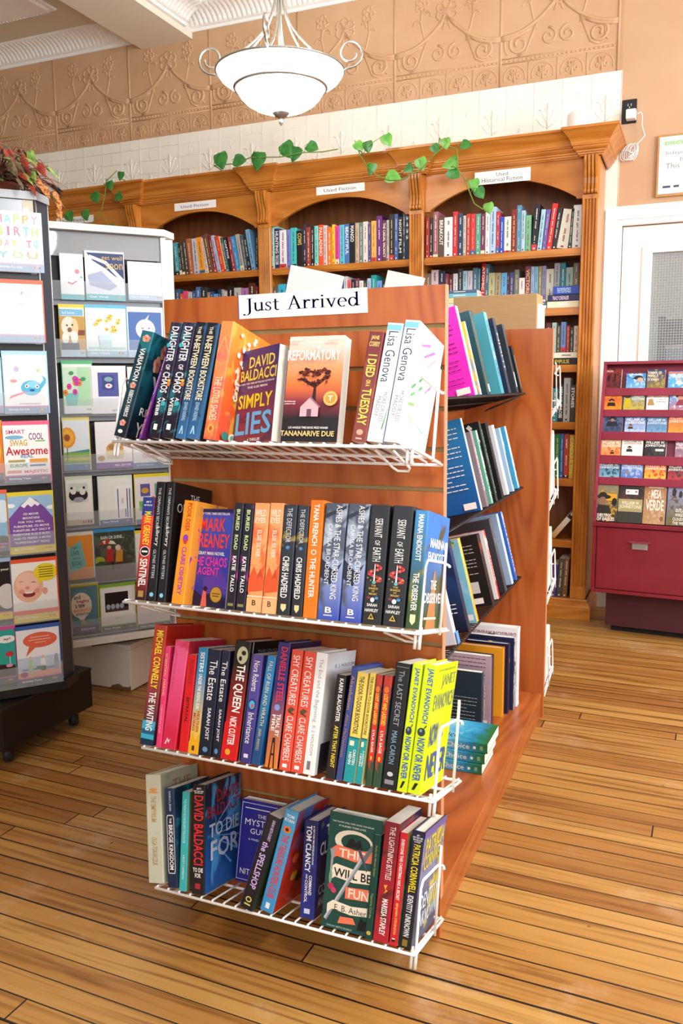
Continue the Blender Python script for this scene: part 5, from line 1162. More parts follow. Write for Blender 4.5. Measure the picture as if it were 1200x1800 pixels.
side_row(SIDE[0], [
 ('hot pink hardcover, back cover out, on the top black wire shelf', (838, 688), (789, 534), 0.022, 0.165, '#f4e4f4', mag, blurb('#7a1a6c', 14, 0.1, 0.8) + [r('B', WH, 0.72, 0.03, 0.95, 0.1)], True),
 ('yellow and blue floral paperback, beside the hot pink hardcover', (846, 689), (820, 566), 0.012, 0.15, WH, G('#2c8ac8', '#e8d070', '#f4c83a', 20, 0.5), [r('B', WH, 0.7, 0.03, 0.95, 0.12), e('S', '#f0c23a', 0.5, 0.5, 0.3, 0.1)], False),
 ('dark teal hardcover with a thin gold line, top black wire shelf', (862, 689), (827, 546), 0.03, 0.16, G('#173c44', '#1c4a54', '#22545c', 20, 0.6), G('#123a44', '#1c4f5c', '#2a6470', 14, 0.6), [r('S', '#c8b04a', 0.4, 0.05, 0.46, 0.95), r('S', WH, 0.5, 0.03, 0.95, 0.12)], True),
 ('light turquoise hardcover, top black wire shelf, between dark teal and navy', (886, 689), (843, 546), 0.032, 0.16, G('#3a9ab0', '#7ac0d0', '#58a8bc', 20, 0.56), '#4aa0b4', [ts('DARK WATER', '#2a6a80', 0.2, 0.9, 0.3, 0.7), r('S', WH, 0.2, 0.42, 0.5, 0.52)], True),
 ('navy hardcover, top black wire shelf, beside the light turquoise one', (898, 688), (854, 555), 0.026, 0.16, G('#1c2c4a', '#2c4068', '#b0c0d8', 24, 0.68), '#1c2a44', [ts('NIGHT', '#c8d0dc', 0.3, 0.8)], True),
 ('slate hardcover, outermost tall book on the top black wire shelf', (911, 687), (868, 565), 0.02, 0.155, G('#26303c', '#3c4c60', None), '#26303c', [r('S', WH, 0.3, 0.08, 0.8, 0.3)], True),
 ('small black paperback at the far end of the top black wire shelf', (918, 687), (895, 637), 0.014, 0.11, '#16181c', '#16181c', [r('S', '#d8d8d8', 0.4, 0.1, 0.6, 0.8)], False)], GS[0], 0)
blk_floral = [e('B', '#c8302c', 0.86, 0.62, 0.05, 0.035), e('B', '#c8302c', 0.88, 0.42, 0.05, 0.035), p('B', '#3a6a3a', [(0.84, 0.5), (0.9, 0.55), (0.93, 0.48)]), e('B', '#d8d4cc', 0.82, 0.86, 0.08, 0.05), e('B', '#16181a', 0.82, 0.86, 0.06, 0.036), e('B', '#d8d4cc', 0.88, 0.76, 0.07, 0.04), e('B', '#16181a', 0.88, 0.76, 0.05, 0.028), e('B', '#d8d4cc', 0.86, 0.12, 0.08, 0.05), e('B', '#16181a', 0.86, 0.12, 0.06, 0.036), p('B', '#e8e4dc', [(0.74, 0.95), (0.8, 0.98), (0.86, 0.93), (0.8, 0.9)])]
side_row(SIDE[1], [
 ('bright blue hardcover, back cover with white blurb out, middle black wire shelf', (849, 898), (797, 737), 0.016, 0.165, '#c8ccd4', G('#0e5ca8', '#1a80c0', None), blurb(WH, 14, 0.2, 0.9) + [r('B', WH, 0.72, 0.03, 0.95, 0.1), r('B', WH, 0.1, 0.935, 0.7, 0.94)], True),
 ('mottled grey and rose spine, beside the bright blue hardcover', (860, 892), (811, 762), 0.018, 0.14, G('#7a6a78', '#a88c94', '#c86a7c', 30, 0.6), '#8a7c84', [ts('GUNSLINGER', '#e8e0e4', 0.2, 0.8)], False),
 ('pale green patterned spine, middle black wire shelf', (868, 887), (820, 760), 0.016, 0.14, G('#4a9a80', '#a8d8c4', '#e8f0d8', 30, 0.52), '#6ab09a', [ts('BEAUTIFUL', '#1c3a34', 0.15, 0.85, 0.3, 0.7)], False),
 ('black hardcover with red tulips and cream scrolls, middle black wire shelf', (876, 883), (833, 742), 0.018, 0.16, G('#1c3230', '#24423c', '#5a7a70', 30, 0.62), '#17191b', blk_floral + [ts('GOTHICTOWN', '#9ac0b0', 0.1, 0.9, 0.3, 0.7)], True),
 ('black spine, middle black wire shelf, beside the tulip hardcover', (887, 877), (843, 745), 0.024, 0.15, '#141519', '#141519', [ts('SHADOW', '#58585e', 0.2, 0.9, 0.3, 0.7)], True),
 ('white spined book, middle black wire shelf, beside the black spine', (896, 871), (856, 749), 0.022, 0.15, '#e4e8f0', '#dfe4ee', [], True),
 ('pale blue hardcover, middle black wire shelf', (905, 866), (866, 755), 0.018, 0.145, '#a4c4e4', '#a4c4e4', [r('S', '#3a2a30', 0.6, 0.1, 0.9, 0.6), r('S', '#f4f4f4', 0.5, 0.7, 0.9, 0.78)], True),
 ('sky blue and white spine at the far end of the middle black wire shelf', (914, 860), (876, 752), 0.022, 0.145, G('#48a8d8', '#b8d8ec', '#f4f6f8', 26, 0.52), '#48a8d8', [r('S', '#f2f2f2', 0.15, 0.05, 0.4, 0.9)], True)], GS[1], 0)
side_row(SIDE[2], [
 ('white and pale blue booklet, first of the row on the bottom black wire shelf', (806, 1129), (769, 1000), 0.02, 0.15, '#cfdcf2', '#dfe6f4', blurb('#5a6a8a', 6) + [r('S', '#5a96d8', 0, 0, 1, 0.16)], False),
 ('midnight blue hardcover with photo back, bottom black wire shelf', (828, 1107), (787, 948), 0.022, 0.165, G('#12151f', '#1a3264', '#d8b04a', 24, 0.72), G('#0c1018', '#1c58a8', '#0c2450', 5, 0.5), blurb(WH, 4, 0.12, 0.3), True),
 ('pale blue hardcover with a yellow spine edge, bottom black wire shelf', (843, 1096), (797, 952), 0.02, 0.13, G('#d8a42c', '#e8c040', '#f4e8c0', 20, 0.66), G('#7ac4e4', '#8ccce8', '#b0dcf0', 10, 0.55), [e('B', '#58a83a', 0.7, 0.96, 0.2, 0.03), e('B', '#f0d03a', 0.8, 0.93, 0.07, 0.03), r('B', '#f4f0f4', 0.68, 0.03, 0.95, 0.1)], True),
 ('black hardcover with two small pictures on its back, bottom black wire shelf', (871, 1063), (835, 942), 0.028, 0.16, G('#1c1a20', '#2c2428', '#8a3a2a', 22, 0.6), '#17181c', blurb('#c8c8cc', 9, 0.42, 0.86) + [t('B', 'MEN WHO DIE', WH, 0.2, 0.88, 0.5, 0.91), r('B', '#b83a34', 0.38, 0.2, 0.6, 0.36), r('B', '#c8ccd0', 0.64, 0.2, 0.84, 0.36), r('B', '#f0f0f2', 0.4, 0.05, 0.86, 0.13)], True),
 ('scarlet and white spine, bottom black wire shelf', (879, 1051), (841, 938), 0.018, 0.13, G('#c02a24', '#e0503c', '#f4e8e4', 22, 0.6), '#f2f0f0', [ts('HEARTSTONE', WH, 0.25, 0.8, 0.3, 0.7)], True),
 ('large charcoal hardcover with white edges, bottom black wire shelf', (893, 1042), (858, 914), 0.026, 0.165, G('#3a4048', '#5a6068', '#c8b86a', 24, 0.66), G('#2c3138', '#3c424c', None), blurb('#9aa0a8', 5, 0.45, 0.7), True),
 ('pale blue hardcover at the far end of the bottom black wire shelf', (905, 1034), (869, 906), 0.024, 0.165, '#b4cce8', '#9cb4d4', [ts('GREAT', '#e8f0f8', 0.2, 0.8)], True),
 ('cobalt and white spine with bold white capitals, end of the bottom black wire shelf', (912, 1029), (880, 900), 0.02, 0.165, G('#2a5ab8', '#3a78d0', '#e8eef8', 18, 0.62), '#3a6ac0', [ts('WELLS BEAUTIFUL', WH, 0.1, 0.95, 0.2, 0.7)], True)], GS[2], 0)
# two tall white books on the far face of the spine, rising above the top edge
for look, a, b, yy, bandc in (('large white book rising above the slatwall top behind the arrivals sign', (515, 467), (590, 487), 0.32, '#3a4aa8'), ('tall white book with a brown spine rising above the slatwall top edge', (683, 476), (745, 494), 0.70, '#6a3a2a')):
    fl = SIDEL[0]
    ss_, hh = fl.sh(a[0], a[1])
    yy = -ss_
    print('white book', yy, hh)
    w_ = min(0.16, (0.205 - hh * math.sin(TILT)) / math.cos(TILT) - 0.004)
    o = make_book('hardcover_book', w_, hh, 0.024, bandc, PAPER, PAPER, [], True)
    o.matrix_world = frame_m(fl.O + fl.ex * (-yy) + fl.d * 0.004 + fl.u * 0.0004, fl.ex, fl.d, fl.u)
    tag(o, look, 'book', None)

# on the deck between the panels
GD = 'books standing on the low deck of the display'
def deck_book(look, yfar, xout, h, th, w, sp_, bk_, art, hard, flip=False):
    o = make_book('hardcover_book' if hard else 'paperback_book', w, h, th, sp_, sp_, bk_, art, hard)
    o.matrix_world = frame_m(Vector((xout, yfar - th, 0.0848)), Vector((0, 1, 0)), Vector((-1, 0, 0)), Vector((0, 0, 1)))
    tag(o, look, 'book', GD)
def yx(px, py, X): return onX(px, py, X)
q1 = onZ(822, 1262, 0.085); q2 = onZ(845, 1264, 0.085); q3 = onZ(863, 1248, 0.085); q5 = onZ(884, 1227, 0.085)
print('deck', q1, q2, q3, q5)
def hgt(px, py, P): return onX(px, py, P.x).z - 0.085
deck_book('dark navy paperback standing behind the stacked turquoise books', 0.885, -0.12, 0.185, 0.02, 0.12, '#1c3444', '#17303e', blurb('#a8b8c0', 8, 0.08, 0.55) + [ts('THE BELIEF', '#d8a84a', 0.2, 0.8, 0.3, 0.7)], False)
deck_book('tall mauve-grey hardcover, back cover out, standing on the display deck', 0.935, -0.10, 0.225, 0.032, 0.155, '#3a2a34', G('#a894a8', '#b8a4b4', '#8a3a50', 6, 0.72), blurb('#5a4a5c', 15, 0.15, 0.95) + [r('B', '#e4dce4', 0.66, 0.03, 0.94, 0.12)], True)
deck_book('yellow ochre hardcover standing on the deck beside the mauve-grey one', 1.02, -0.085, 0.225, 0.02, 0.15, '#c8801c', '#eaa224', [], True)
deck_book('slim dark indigo book between the ochre hardcover and the illustrated spine', 1.055, -0.075, 0.23, 0.022, 0.14, G('#1c1c3c', '#26264c', '#d8b04a', 22, 0.66), '#1c1c3c', [], True)
deck_book('black and white illustrated spine with dotted edge, on the display deck', 1.10, -0.065, 0.24, 0.03, 0.15, G('#8a8c90', '#b0b2b6', '#3a3c40', 26, 0.52), '#20284c', [ts('JET BLACK', '#f0f0f2', 0.25, 0.8, 0.3, 0.75)], True)
o = make_book('hardcover_book', 0.16, 0.262, 0.034, '#eceef0', '#eceef0', '#e8eaee', [t('B', 'DENISON AVENUE', '#b03a4c', 0.05, 0.89, 0.95, 0.94, 2), r('S', '#c84a4a', 0.7, 0.05, 0.85, 0.95)], True)
o.matrix_world = frame_m(Vector((-0.06, 1.105, 0.0848)), Vector((0, 1, 0)), Vector((-1, 0, 0)), Vector((0, 0, 1)))
tag(o, 'large white hardcover with upside-down crimson title, standing on the display deck', 'book', GD)
# three turquoise paperbacks lying in a stack, spines towards us
cho = G('#1c5a34', '#4ab4dc', '#9adcf0', 11, 0.56)
chS = G('#1c5c3c', '#2a7898', '#164a60', 12, 0.55)
for k in range(3):
    th = 0.0285
    N = NT('sea_swirl_%d' % k); tc = N.n('ShaderNodeTexCoord'); sp = N.n('ShaderNodeSeparateXYZ'); N.l(tc, 'Generated', sp, 0)
    nz = N.n('ShaderNodeTexNoise'); nz.inputs['Scale'].default_value = 14; nz.inputs['Distortion'].default_value = 2.0; N.l(tc, 'Object', nz, 'Vector')
    a_ = N.math('MULTIPLY', (nz, 0), 0.5); b_ = N.math('ADD', (sp, 'Z'), (a_, 0)); rr_ = N.ramp([(0.27, '#1a6a34'), (0.36, '#1c7a6a'), (0.46, '#2486b4'), (0.66, '#48b0d8'), (0.9, '#9cdcf0')]); N.l(b_, 0, rr_, 0)
    N.l(rr_, 0, N.b, 'Base Color'); N.b.inputs['Roughness'].default_value = 0.35
    art = [ts('the', '#c8e0e4', 0.60, 0.68, 0.40, 0.62, False), ts('Choice', WH, 0.24, 0.56, 0.26, 0.74, False), e('S', WH, 0.5, 0.83, 0.34, 0.05), e('S', '#1c5c74', 0.5, 0.83, 0.28, 0.042), ts('N', WH, 0.815, 0.845, 0.36, 0.66), r('S', '#e8f0e8', 0.35, 0.155, 0.6, 0.19), r('S', '#7aa88a', 0.3, 0.06, 0.7, 0.10),
           t('F', 'Choice', '#16282e', 0.12, 0.42, 0.32, 0.80, 1, False), t('F', 'the', '#1c3a40', 0.40, 0.60, 0.5, 0.72, 1, False), e('F', '#16282e', 0.56, 0.80, 0.24, 0.12), e('F', '#58b8d8', 0.56, 0.80, 0.21, 0.105), e('F', '#16282e', 0.56, 0.80, 0.17, 0.085), e('F', '#58b8d8', 0.56, 0.80, 0.145, 0.072), t('F', 'N', '#16282e', 0.48, 0.76, 0.64, 0.84, 1)]
    o = make_book('paperback_book', 0.14, 0.205, th, N.m, N.m, N.m, art, False)
    xo = -0.052 + k * 0.0065; z = 0.0848 + k * (th + 0.0006)
    # lying with front cover up, spine towards us; head of the book away to -x
    M_ = frame_m(Vector((xo, 0.583 + k * 0.003, z)), Vector((0, 0, 1)), Vector((0, 1, 0)), Vector((-1, 0, 0)))
    o.matrix_world = M_
    tag(o, ['bottom', 'middle', 'topmost'][k] + ' turquoise and green paperback of the flat stack on the display deck', 'book', 'turquoise paperbacks stacked flat on the deck')
o = make_book('paperback_book', 0.12, 0.165, 0.018, '#17181b', G('#101215', '#17181c', '#3a8a9a', 14, 0.7), '#17181b', [t('F', 'DARK', '#48c4d4', 0.3, 0.75, 0.8, 0.85), e('F', '#c83a3a', 0.5, 0.35, 0.2, 0.08)], False)
o.matrix_world = frame_m(Vector((-0.045, 0.05, 0.0848)), Vector((0.985, 0.17, 0)), Vector((-0.17, 0.985, 0)), Vector((0, 0, 1)))
tag(o, 'small black paperback standing on the deck just behind the front panel edge', 'book')

# cardboard box standing on the wire shelf behind the end panel
CARD = noisy('brown_cardboard', '#b08d62', '#ba976b', 30, 0.8, 0.15, 8, (1, 1, 30))
bxA, bxB = onY(797, 520, 1.33), onY(944, 518, 1.33)
mb = MB(); zb_, zt_ = 1.092, (bxA.z + bxB.z) / 2
mb.bbox(bxA.x, bxB.x, 1.33, 1.44, zb_, zt_, CARD, 0.0015)
for fx in (0.23, 0.8): mb.box(bxA.x + 0.001, bxB.x - 0.001, 1.3295, 1.331, zb_ + 0.01, zb_ + 0.012, CARD)
o = mb.build('cardboard_box', None, ((bxA.x + bxB.x) / 2, 1.38, zb_)); tag(o, 'brown cardboard box rising above the plain cherry end panel', 'box')
a = onY(944.5, 545, 1.325); b = onY(951, 563, 1.325)
mb = MB(); mb.box(bxB.x + 0.0008, bxB.x + 0.009, 1.335, 1.43, 1.10, a.z + 0.02, PAPER); o = mb.build('white_card', None, (bxB.x + 0.004, 1.38, 1.10)); tag(o, 'white card leaning against the side of the cardboard box', 'card')

# a few titles at the ends of the shelves behind the end panel
FARB = [
 (1, 'grey striped magazine-size book behind the end panel, below the blank upper end stop', 0.012, 0.03, 0.215, G('#8a929c', '#c8ccd4', '#3a4450', 40, 0.5, stretch=(1, 1, 6)), 0.004),
 (1, 'dark blue book against it on the same hidden shelf', 0.046, 0.03, 0.2, '#2a3a5a', 0.0),
 (2, 'cream and black illustrated book behind the end panel, beside the leaning bookcase volume', 0.012, 0.026, 0.2, G('#d8cca4', '#e4dcc0', '#2a2a34', 22, 0.56), 0.0),
 (2, 'violet and plum book on the shelf behind the end panel', 0.042, 0.026, 0.19, G('#3a2a5a', '#5a4a8a', '#c8a0c8', 22, 0.6), 0.0),
 (3, 'white and green booklet leaning in the lowest end stop behind the end panel', 0.01, 0.012, 0.17, G('#e8f0e8', '#f4f6f4', '#3a8a6a', 12, 0.7), 0.0)]
for lv, look, s, th, h, col, y in FARB:
    fr = FAR[lv]
    o = make_book('paperback_book', 0.14, h, th, col, '#e0e0e0', '#e4e2dc', [], False)
    o.matrix_world = frame_m(fr.O + fr.ex * s + fr.d * (0.004 + y) + fr.u * 0.0004, fr.ex, fr.d, fr.u)
    tag(o, look, 'book', 'books on the shelves behind the end panel')

# ================================================================== BOOKS IN THE BOOKCASE
def cname(h):
    import colorsys
    R_, G_, B_ = [int(h[i:i + 2], 16) / 255 for i in (1, 3, 5)]
    H_, L_, S_ = colorsys.rgb_to_hls(R_, G_, B_)
    if L_ > 0.86: return 'white'
    if L_ < 0.17: return 'black'
    if S_ < 0.16: return 'pale grey' if L_ > 0.68 else ('dark grey' if L_ < 0.35 else 'grey')
    d = H_ * 360
    if d < 14 or d > 345: n = 'red'
    elif d < 45: n = 'orange' if (L_ > 0.45 and S_ > 0.6) else ('tan' if L_ > 0.55 else 'brown')
    elif d < 68: n = 'yellow' if S_ > 0.45 else 'cream'
    elif d < 165: n = 'green'
    elif d < 195: n = 'teal'
    elif d < 255: n = 'blue'
    elif d < 300: n = 'violet'
    else: n = 'pink'
    if L_ > 0.66: return 'pale ' + n
    if L_ < 0.33: return 'dark ' + n
    return n
INKS = ['#f2f0ea', '#e8d070', '#f4f4f4', '#1c1c20', '#d8d0c0']
def spine_marks(col, words=None, ink=None):
    """lettering that is legible in the photo is set; the rest is broken into unreadable dashes"""
    R_ = int(col[1:3], 16) + int(col[3:5], 16) + int(col[5:7], 16)
    ink = ink or (random.choice(['#f2f0ea', '#e8d070', '#f4f4f4']) if R_ < 420 else random.choice(['#2a2a34', '#8a2a2a', '#3a4a6a']))
    a = []
    if words:
        v = 0.93
        for w_ in words:
            ln = 0.075 * len(w_) + 0.02
            a.append(ts(w_, ink, max(0.1, v - ln), v, 0.18, 0.82)); v -= ln + 0.04
        return a
    v = 0.94 - 0.1 * random.random()
    while v > 0.16:
        n_ = random.randint(3, 9)
        u0_, u1_ = 0.38, 0.60 + 0.06 * random.random()
        for _ in range(n_):
            if v < 0.16: break
            a.append(r('S', ink, u0_ + 0.08 * random.random(), v - 0.017, u1_ - 0.06 * random.random(), v)); v -= 0.027
        v -= 0.03 + (0.12 if random.random() < 0.25 else 0)
    if random.random() < 0.35: a.append(r('S', random.choice(['#c83a3a', '#e8d8b0', '#3a6aa8', '#16161a']), 0.02, 0.02, 0.98, 0.06 + 0.1 * random.random()))
    a.append(r('S', ink, 0.36, 0.035, 0.64, 0.07))
    return a
def px_row(z, crop, items, xend, where, group, y=2.603, from_word='from the card racks', back=2.82, maxd=0.15):
    """items: (x at foot, x at head or None, y of the head, colour[, words]) in the enlarged crop (ox, oy, scale); the foot stands on the shelf at z"""
    ox, oy, sc = crop
    O = Vector((0, y, z)); ex0 = Vector((1, 0, 0))
    def X(px): return s_at_px(ox + px / sc, O, ex0)
    n = len(items)
    xs = [X(q[0]) for q in items] + [X(xend)]
    for i, q in enumerate(items):
        col = q[3]; words = q[4] if len(q) > 4 else None
        x0, x1 = xs[i], xs[i + 1]
        head = onY(ox + (q[1] if q[1] is not None else q[0]) / sc, oy + q[2] / sc, y)
        h = min(0.245, max(0.10, head.z - z - 0.004))
        ln = math.atan2(head.x - x0, h) if q[1] is not None else 0.0
        w = x1 - x0
        th = max(0.006, w * math.cos(ln) - 0.0012)
        d_ = min(maxd * (0.85 + 0.15 * random.random()), back - y)
        o = make_book('paperback_book', d_, h, th, col, col, col, spine_marks(col, words))
        up = Vector((math.sin(ln), 0, math.cos(ln))); ex = Vector((math.cos(ln), 0, -math.sin(ln)))
        lift = th * math.sin(ln) if ln > 0 else 0
        o.matrix_world = frame_m(Vector((x0, y, z + 0.0006 + lift)), ex, Vector((0, 1, 0)), up)
        tag(o, '%s %s book, %s %s, %s' % ('short' if h < 0.165 else ('tall' if h > 0.208 else 'medium'), cname(col), ORD[i + 1], from_word, where), 'book', group)
def flat_stack(x0, x1, y0, y1, z, books, where, group):
    """books lying flat, spines out. (colour, thickness, x inset at the near end, x inset at the far end[, words])"""
    for i, b in enumerate(books):
        col, th, a, c = b[:4]
        L = (x1 - c) - (x0 + a)
        art = []
        if len(b) > 4: art = [ts(b[4], b[5], 0.35, 0.85, 0.2, 0.8)]
        else: art = [r('S', '#e8e8ee' if cname(col) not in ('white', 'cream') else '#8a8a80', 0.38, 0.3, 0.62, 0.62)]
        o = make_book('paperback_book', y1 - y0, L, th, col, col, col, art)
        # spine towards us, head at the x1 end; front cover up needs x->z, z->-x ... laid with the foot at x1
        o.matrix_world = frame_m(Vector((x1 - c, y0, z + 0.0005)), Vector((0, 0, 1)), Vector((0, 1, 0)), Vector((-1, 0, 0)))
        tag(o, '%s book lying flat, %s up, %s' % (cname(col), ORD[i + 1], where), 'book', group)
        z += th + 0.0006
c4 = (740, 340, 4.0)
px_row(SH[0], c4, [(28, None, 165, '#b23a30'), (58, None, 168, '#1c1e22'), (82, None, 125, '#a0646c'), (120, None, 165, '#5a4638', ['BREAKOUT']), (160, None, 165, '#eceaec'), (220, None, 125, '#d0242c'), (256, None, 138, '#28405e'), (292, None, 152, '#c8c2bc'), (314, None, 140, '#c23a28'),
 (345, None, 140, '#d63440'), (380, None, 140, '#58a48c'), (417, None, 140, '#7c3458'), (448, None, 128, '#efeef0'), (480, None, 92, '#b4d0ee'), (524, None, 122, '#c23a48'), (550, None, 160, '#2c50c4'), (580, None, 160, '#e6e2da'), (630, None, 110, '#8c2c2e'), (667, None, 80, '#5c90b4'), (700, None, 116, '#b0d2e2'),
 (728, None, 150, '#78b48e'), (770, 797, 72, '#212329'), (812, 846, 108, '#a8d4e4'), (845, 882, 108, '#6c5cae'), (876, 925, 66, '#d8302c'), (915, 962, 95, '#2c2a28'), (950, 1002, 110, '#d8d4c6'), (1030, 1056, 100, '#3c443e'), (1058, 1072, 78, '#e2e6e4')], 1126, 'historical fiction top shelf', 'books on the top shelf of the historical fiction bay')
px_row(SH[1], c4, [(28, None, 560, '#8a8478'), (68, None, 535, '#e8d4dc'), (120, None, 540, '#2a3450'), (165, None, 560, '#8c3a5c'), (192, None, 565, '#6a2434'), (222, None, 560, '#ece6e8'), (255, None, 526, '#3a4040'), (290, None, 540, '#a8ccdc'), (322, None, 540, '#d4c8d4'), (358, None, 520, '#54788c'), (395, None, 525, '#4c88a0'), (412, 428, 486, '#cc1c24', ['ATOMIC', 'LOVE']),
 (440, 452, 492, '#44707c'), (470, None, 555, '#b8b484'), (516, None, 555, '#a49c80'), (558, None, 555, '#62aee0'), (600, None, 555, '#4a2438'), (615, None, 552, '#4a4a84'), (650, None, 532, '#7c8078'), (683, None, 590, '#f0ecea'), (725, None, 508, '#84305c', ['VICTORIA']), (765, None, 510, '#a0c4e0'), (790, None, 510, '#8cbce0'), (818, None, 508, '#a89c5c'), (843, None, 506, '#9c98cc'),
 (872, None, 528, '#dcd8c8'), (928, None, 486, '#b0b0b8'), (970, None, 484, '#2c8a94'), (1010, None, 516, '#a4bcac'), (1062, None, 485, '#8c7c68'), (1105, None, 525, '#847464')], 1125, 'historical fiction second shelf', 'books on the second shelf of the historical fiction bay', y=2.69, maxd=0.12)
def pX(px, y, z): return s_at_px(px, Vector((0, y, z)), Vector((1, 0, 0)))
flat_stack(pX(772, 2.6, 1.53), pX(843, 2.6, 1.53), 2.592, 2.684, SH[1], [('#dfe2de', 0.022, 0.02, 0.03), ('#cdd8d4', 0.02, 0.02, 0.032), ('#eadca4', 0.026, 0.0, 0.012), ('#6cb8cc', 0.02, 0.0, 0.012), ('#58688c', 0.014, 0.004, 0.014)], 'stack behind the cardboard box', 'flat books on the historical fiction second shelf')
flat_stack(pX(962, 2.6, 1.5), pX(1020, 2.6, 1.5), 2.592, 2.684, SH[1], [('#ece6c8', 0.03, 0.0, 0.0), ('#332c58', 0.029, 0.001, 0.0, 'TRACY CHEVALIER', '#e0d0e8'), ('#2c50b0', 0.038, 0.024, 0.0, 'THE POSTMISTRESS', '#b8d0f0')], 'second-shelf stack by the end pilaster', 'flat books on the historical fiction second shelf')
flat_stack(pX(949, 2.6, 1.5), pX(960.5, 2.6, 1.5), 2.592, 2.68, SH[1], [('#c0dcec', 0.016, 0.0, 0.0), ('#4a6a80', 0.014, 0.0, 0.002), ('#e0e0d8', 0.01, 0.0, 0.006)], 'tiny pile beside the end-pilaster stack', 'flat books on the historical fiction second shelf')
c5 = (940, 540, 5.625)
flat_stack(pX(968, 2.6, 1.24), pX(1018.5, 2.6, 1.24), 2.592, 2.70, SH[2], [('#1e1d20', 0.030, 0.0, 0.0, 'EMPULSE', '#c8b84a'), ('#ece8d4', 0.026, 0.0, 0.0)], 'third shelf by the end pilaster', 'flat books on the historical fiction third shelf')
px_row(SH[2] + 0.0585, c5, [(160, None, 146, '#a4beb0'), (207, None, 176, '#4a4c4e'), (250, None, 140, '#6c8cc4'), (303, None, 176, '#a02c34'), (342, None, 190, '#3a4440'), (378, None, 178, '#d4bcac'), (430, None, 190, '#2c3c34')], 446, 'on the flat pair, third shelf', 'books on the historical fiction third shelf', maxd=0.1)
px_row(SH[2], c5, [(-60, None, 210, '#3a4a6a'), (0, None, 215, '#e0dcd4'), (55, None, 205, '#d8d8d8'), (98, None, 150, '#5c2434')], 150, 'third shelf, mostly behind the end panel', 'books on the historical fiction third shelf')
px_row(SH[3], c5, [(110, None, 770, '#24506c'), (160, None, 795, '#2c8a94'), (222, None, 756, '#23242a', ['MIDNIGHT ROSE']), (274, None, 692, '#a8b0ac'), (342, None, 762, '#3c3c40', ['STORIES']), (392, None, 742, '#b08c5c'), (416, None, 742, '#c4242c')], 440, 'fourth shelf beside the end panel', 'books on the historical fiction fourth shelf')
px_row(SH[4], c5, [(130, None, 1250, '#b8b8b0'), (186, None, 1252, '#2c7c4c'), (240, None, 1246, '#2c68b8'), (276, None, 1250, '#b0402c'), (330, None, 1256, '#c8a02c', ['CANDLE', 'EMPIRE']), (384, None, 1300, '#5c2420')], 425, 'fifth shelf beside the end panel', 'books on the historical fiction fifth shelf')
a = onY(969.5, 941, 2.605); b = onY(1010, 895, 2.605)
ln = math.atan2(b.x - a.x, b.z - a.z); hh = math.hypot(b.x - a.x, b.z - a.z)
o = make_book('paperback_book', 0.13, hh, 0.026, G('#d8a030', '#e8e4dc', '#c8c0b0', 20, 0.62, mid=0.25), '#241c18', '#e0dcd0', [r('S', '#2a2a2c', 0.05, 0.72, 0.95, 0.98), e('S', '#e8e4d8', 0.5, 0.88, 0.3, 0.06)])
o.matrix_world = frame_m(Vector((a.x - 0.008, 2.605, SH[5] + 0.0008 + 0.026 * math.sin(ln))), Vector((math.cos(ln), 0, -math.sin(ln))), Vector((0, 1, 0)), Vector((math.sin(ln), 0, math.cos(ln))))
tag(o, 'white and gold book leaning alone at a steep slant on the near-empty sixth bookcase shelf', 'book')
c6 = (940, 840, 6.93)
px_row(SH[6], c6, [(60, None, 1010, '#3a3428'), (130, None, 1100, '#2a2c3a'), (186, 215, 1045, '#5a48a0'), (255, 295, 975, '#57534c'), (325, 362, 975, '#8a5c3c')], 388, 'bottom shelf beside the end panel', 'books on the historical fiction bottom shelf')
# bay under the middle sign
c3 = (470, 360, 4.615)
px_row(SH[0], c3, [(30, None, 160, '#b4e8e4'), (60, None, 188, '#26365c', ['HUNTING', 'THE CLOSER']), (100, None, 202, '#e8ecf6'), (158, None, 196, '#7c84cc'), (190, None, 183, '#48c4c8'), (238, None, 206, '#22201f', ['COWS']), (290, None, 155, '#40304c'), (318, None, 176, '#9c4030'), (352, None, 166, '#2a2a2e'), (383, None, 166, '#7cdcd0'), (415, None, 158, '#f0542c', ['PALLADINO']),
 (455, None, 162, '#d8d0d4'), (485, None, 180, '#f07c24'), (525, None, 155, '#f0cc30'), (550, None, 166, '#e83ca4'), (585, None, 158, '#5cc4e0'), (627, None, 152, '#4c74b8', ['BEAUTIFUL']), (665, None, 142, '#1c1e24', ['MANGO']), (712, None, 142, '#c8b49c'), (745, None, 138, '#6c8478'), (775, None, 132, '#e8dcd8'), (815, None, 152, '#544c7c'), (842, None, 126, '#f4b458'), (884, None, 86, '#6c2c7c'),
 (930, None, 120, '#6c2c44', ['THE CASUAL VACANCY']), (965, None, 118, '#c4bcb8'), (987, None, 70, '#26282c'), (1028, None, 70, '#4868ac'), (1060, None, 92, '#17171b', ['NIGHT', 'FILM']), (1094, None, 56, '#3c4858'), (1120, None, 56, '#1c3458', ['2', '4', '3', '2'])], 1147, 'rainbow-coloured top shelf, used fiction', 'books on the rainbow-coloured top shelf')
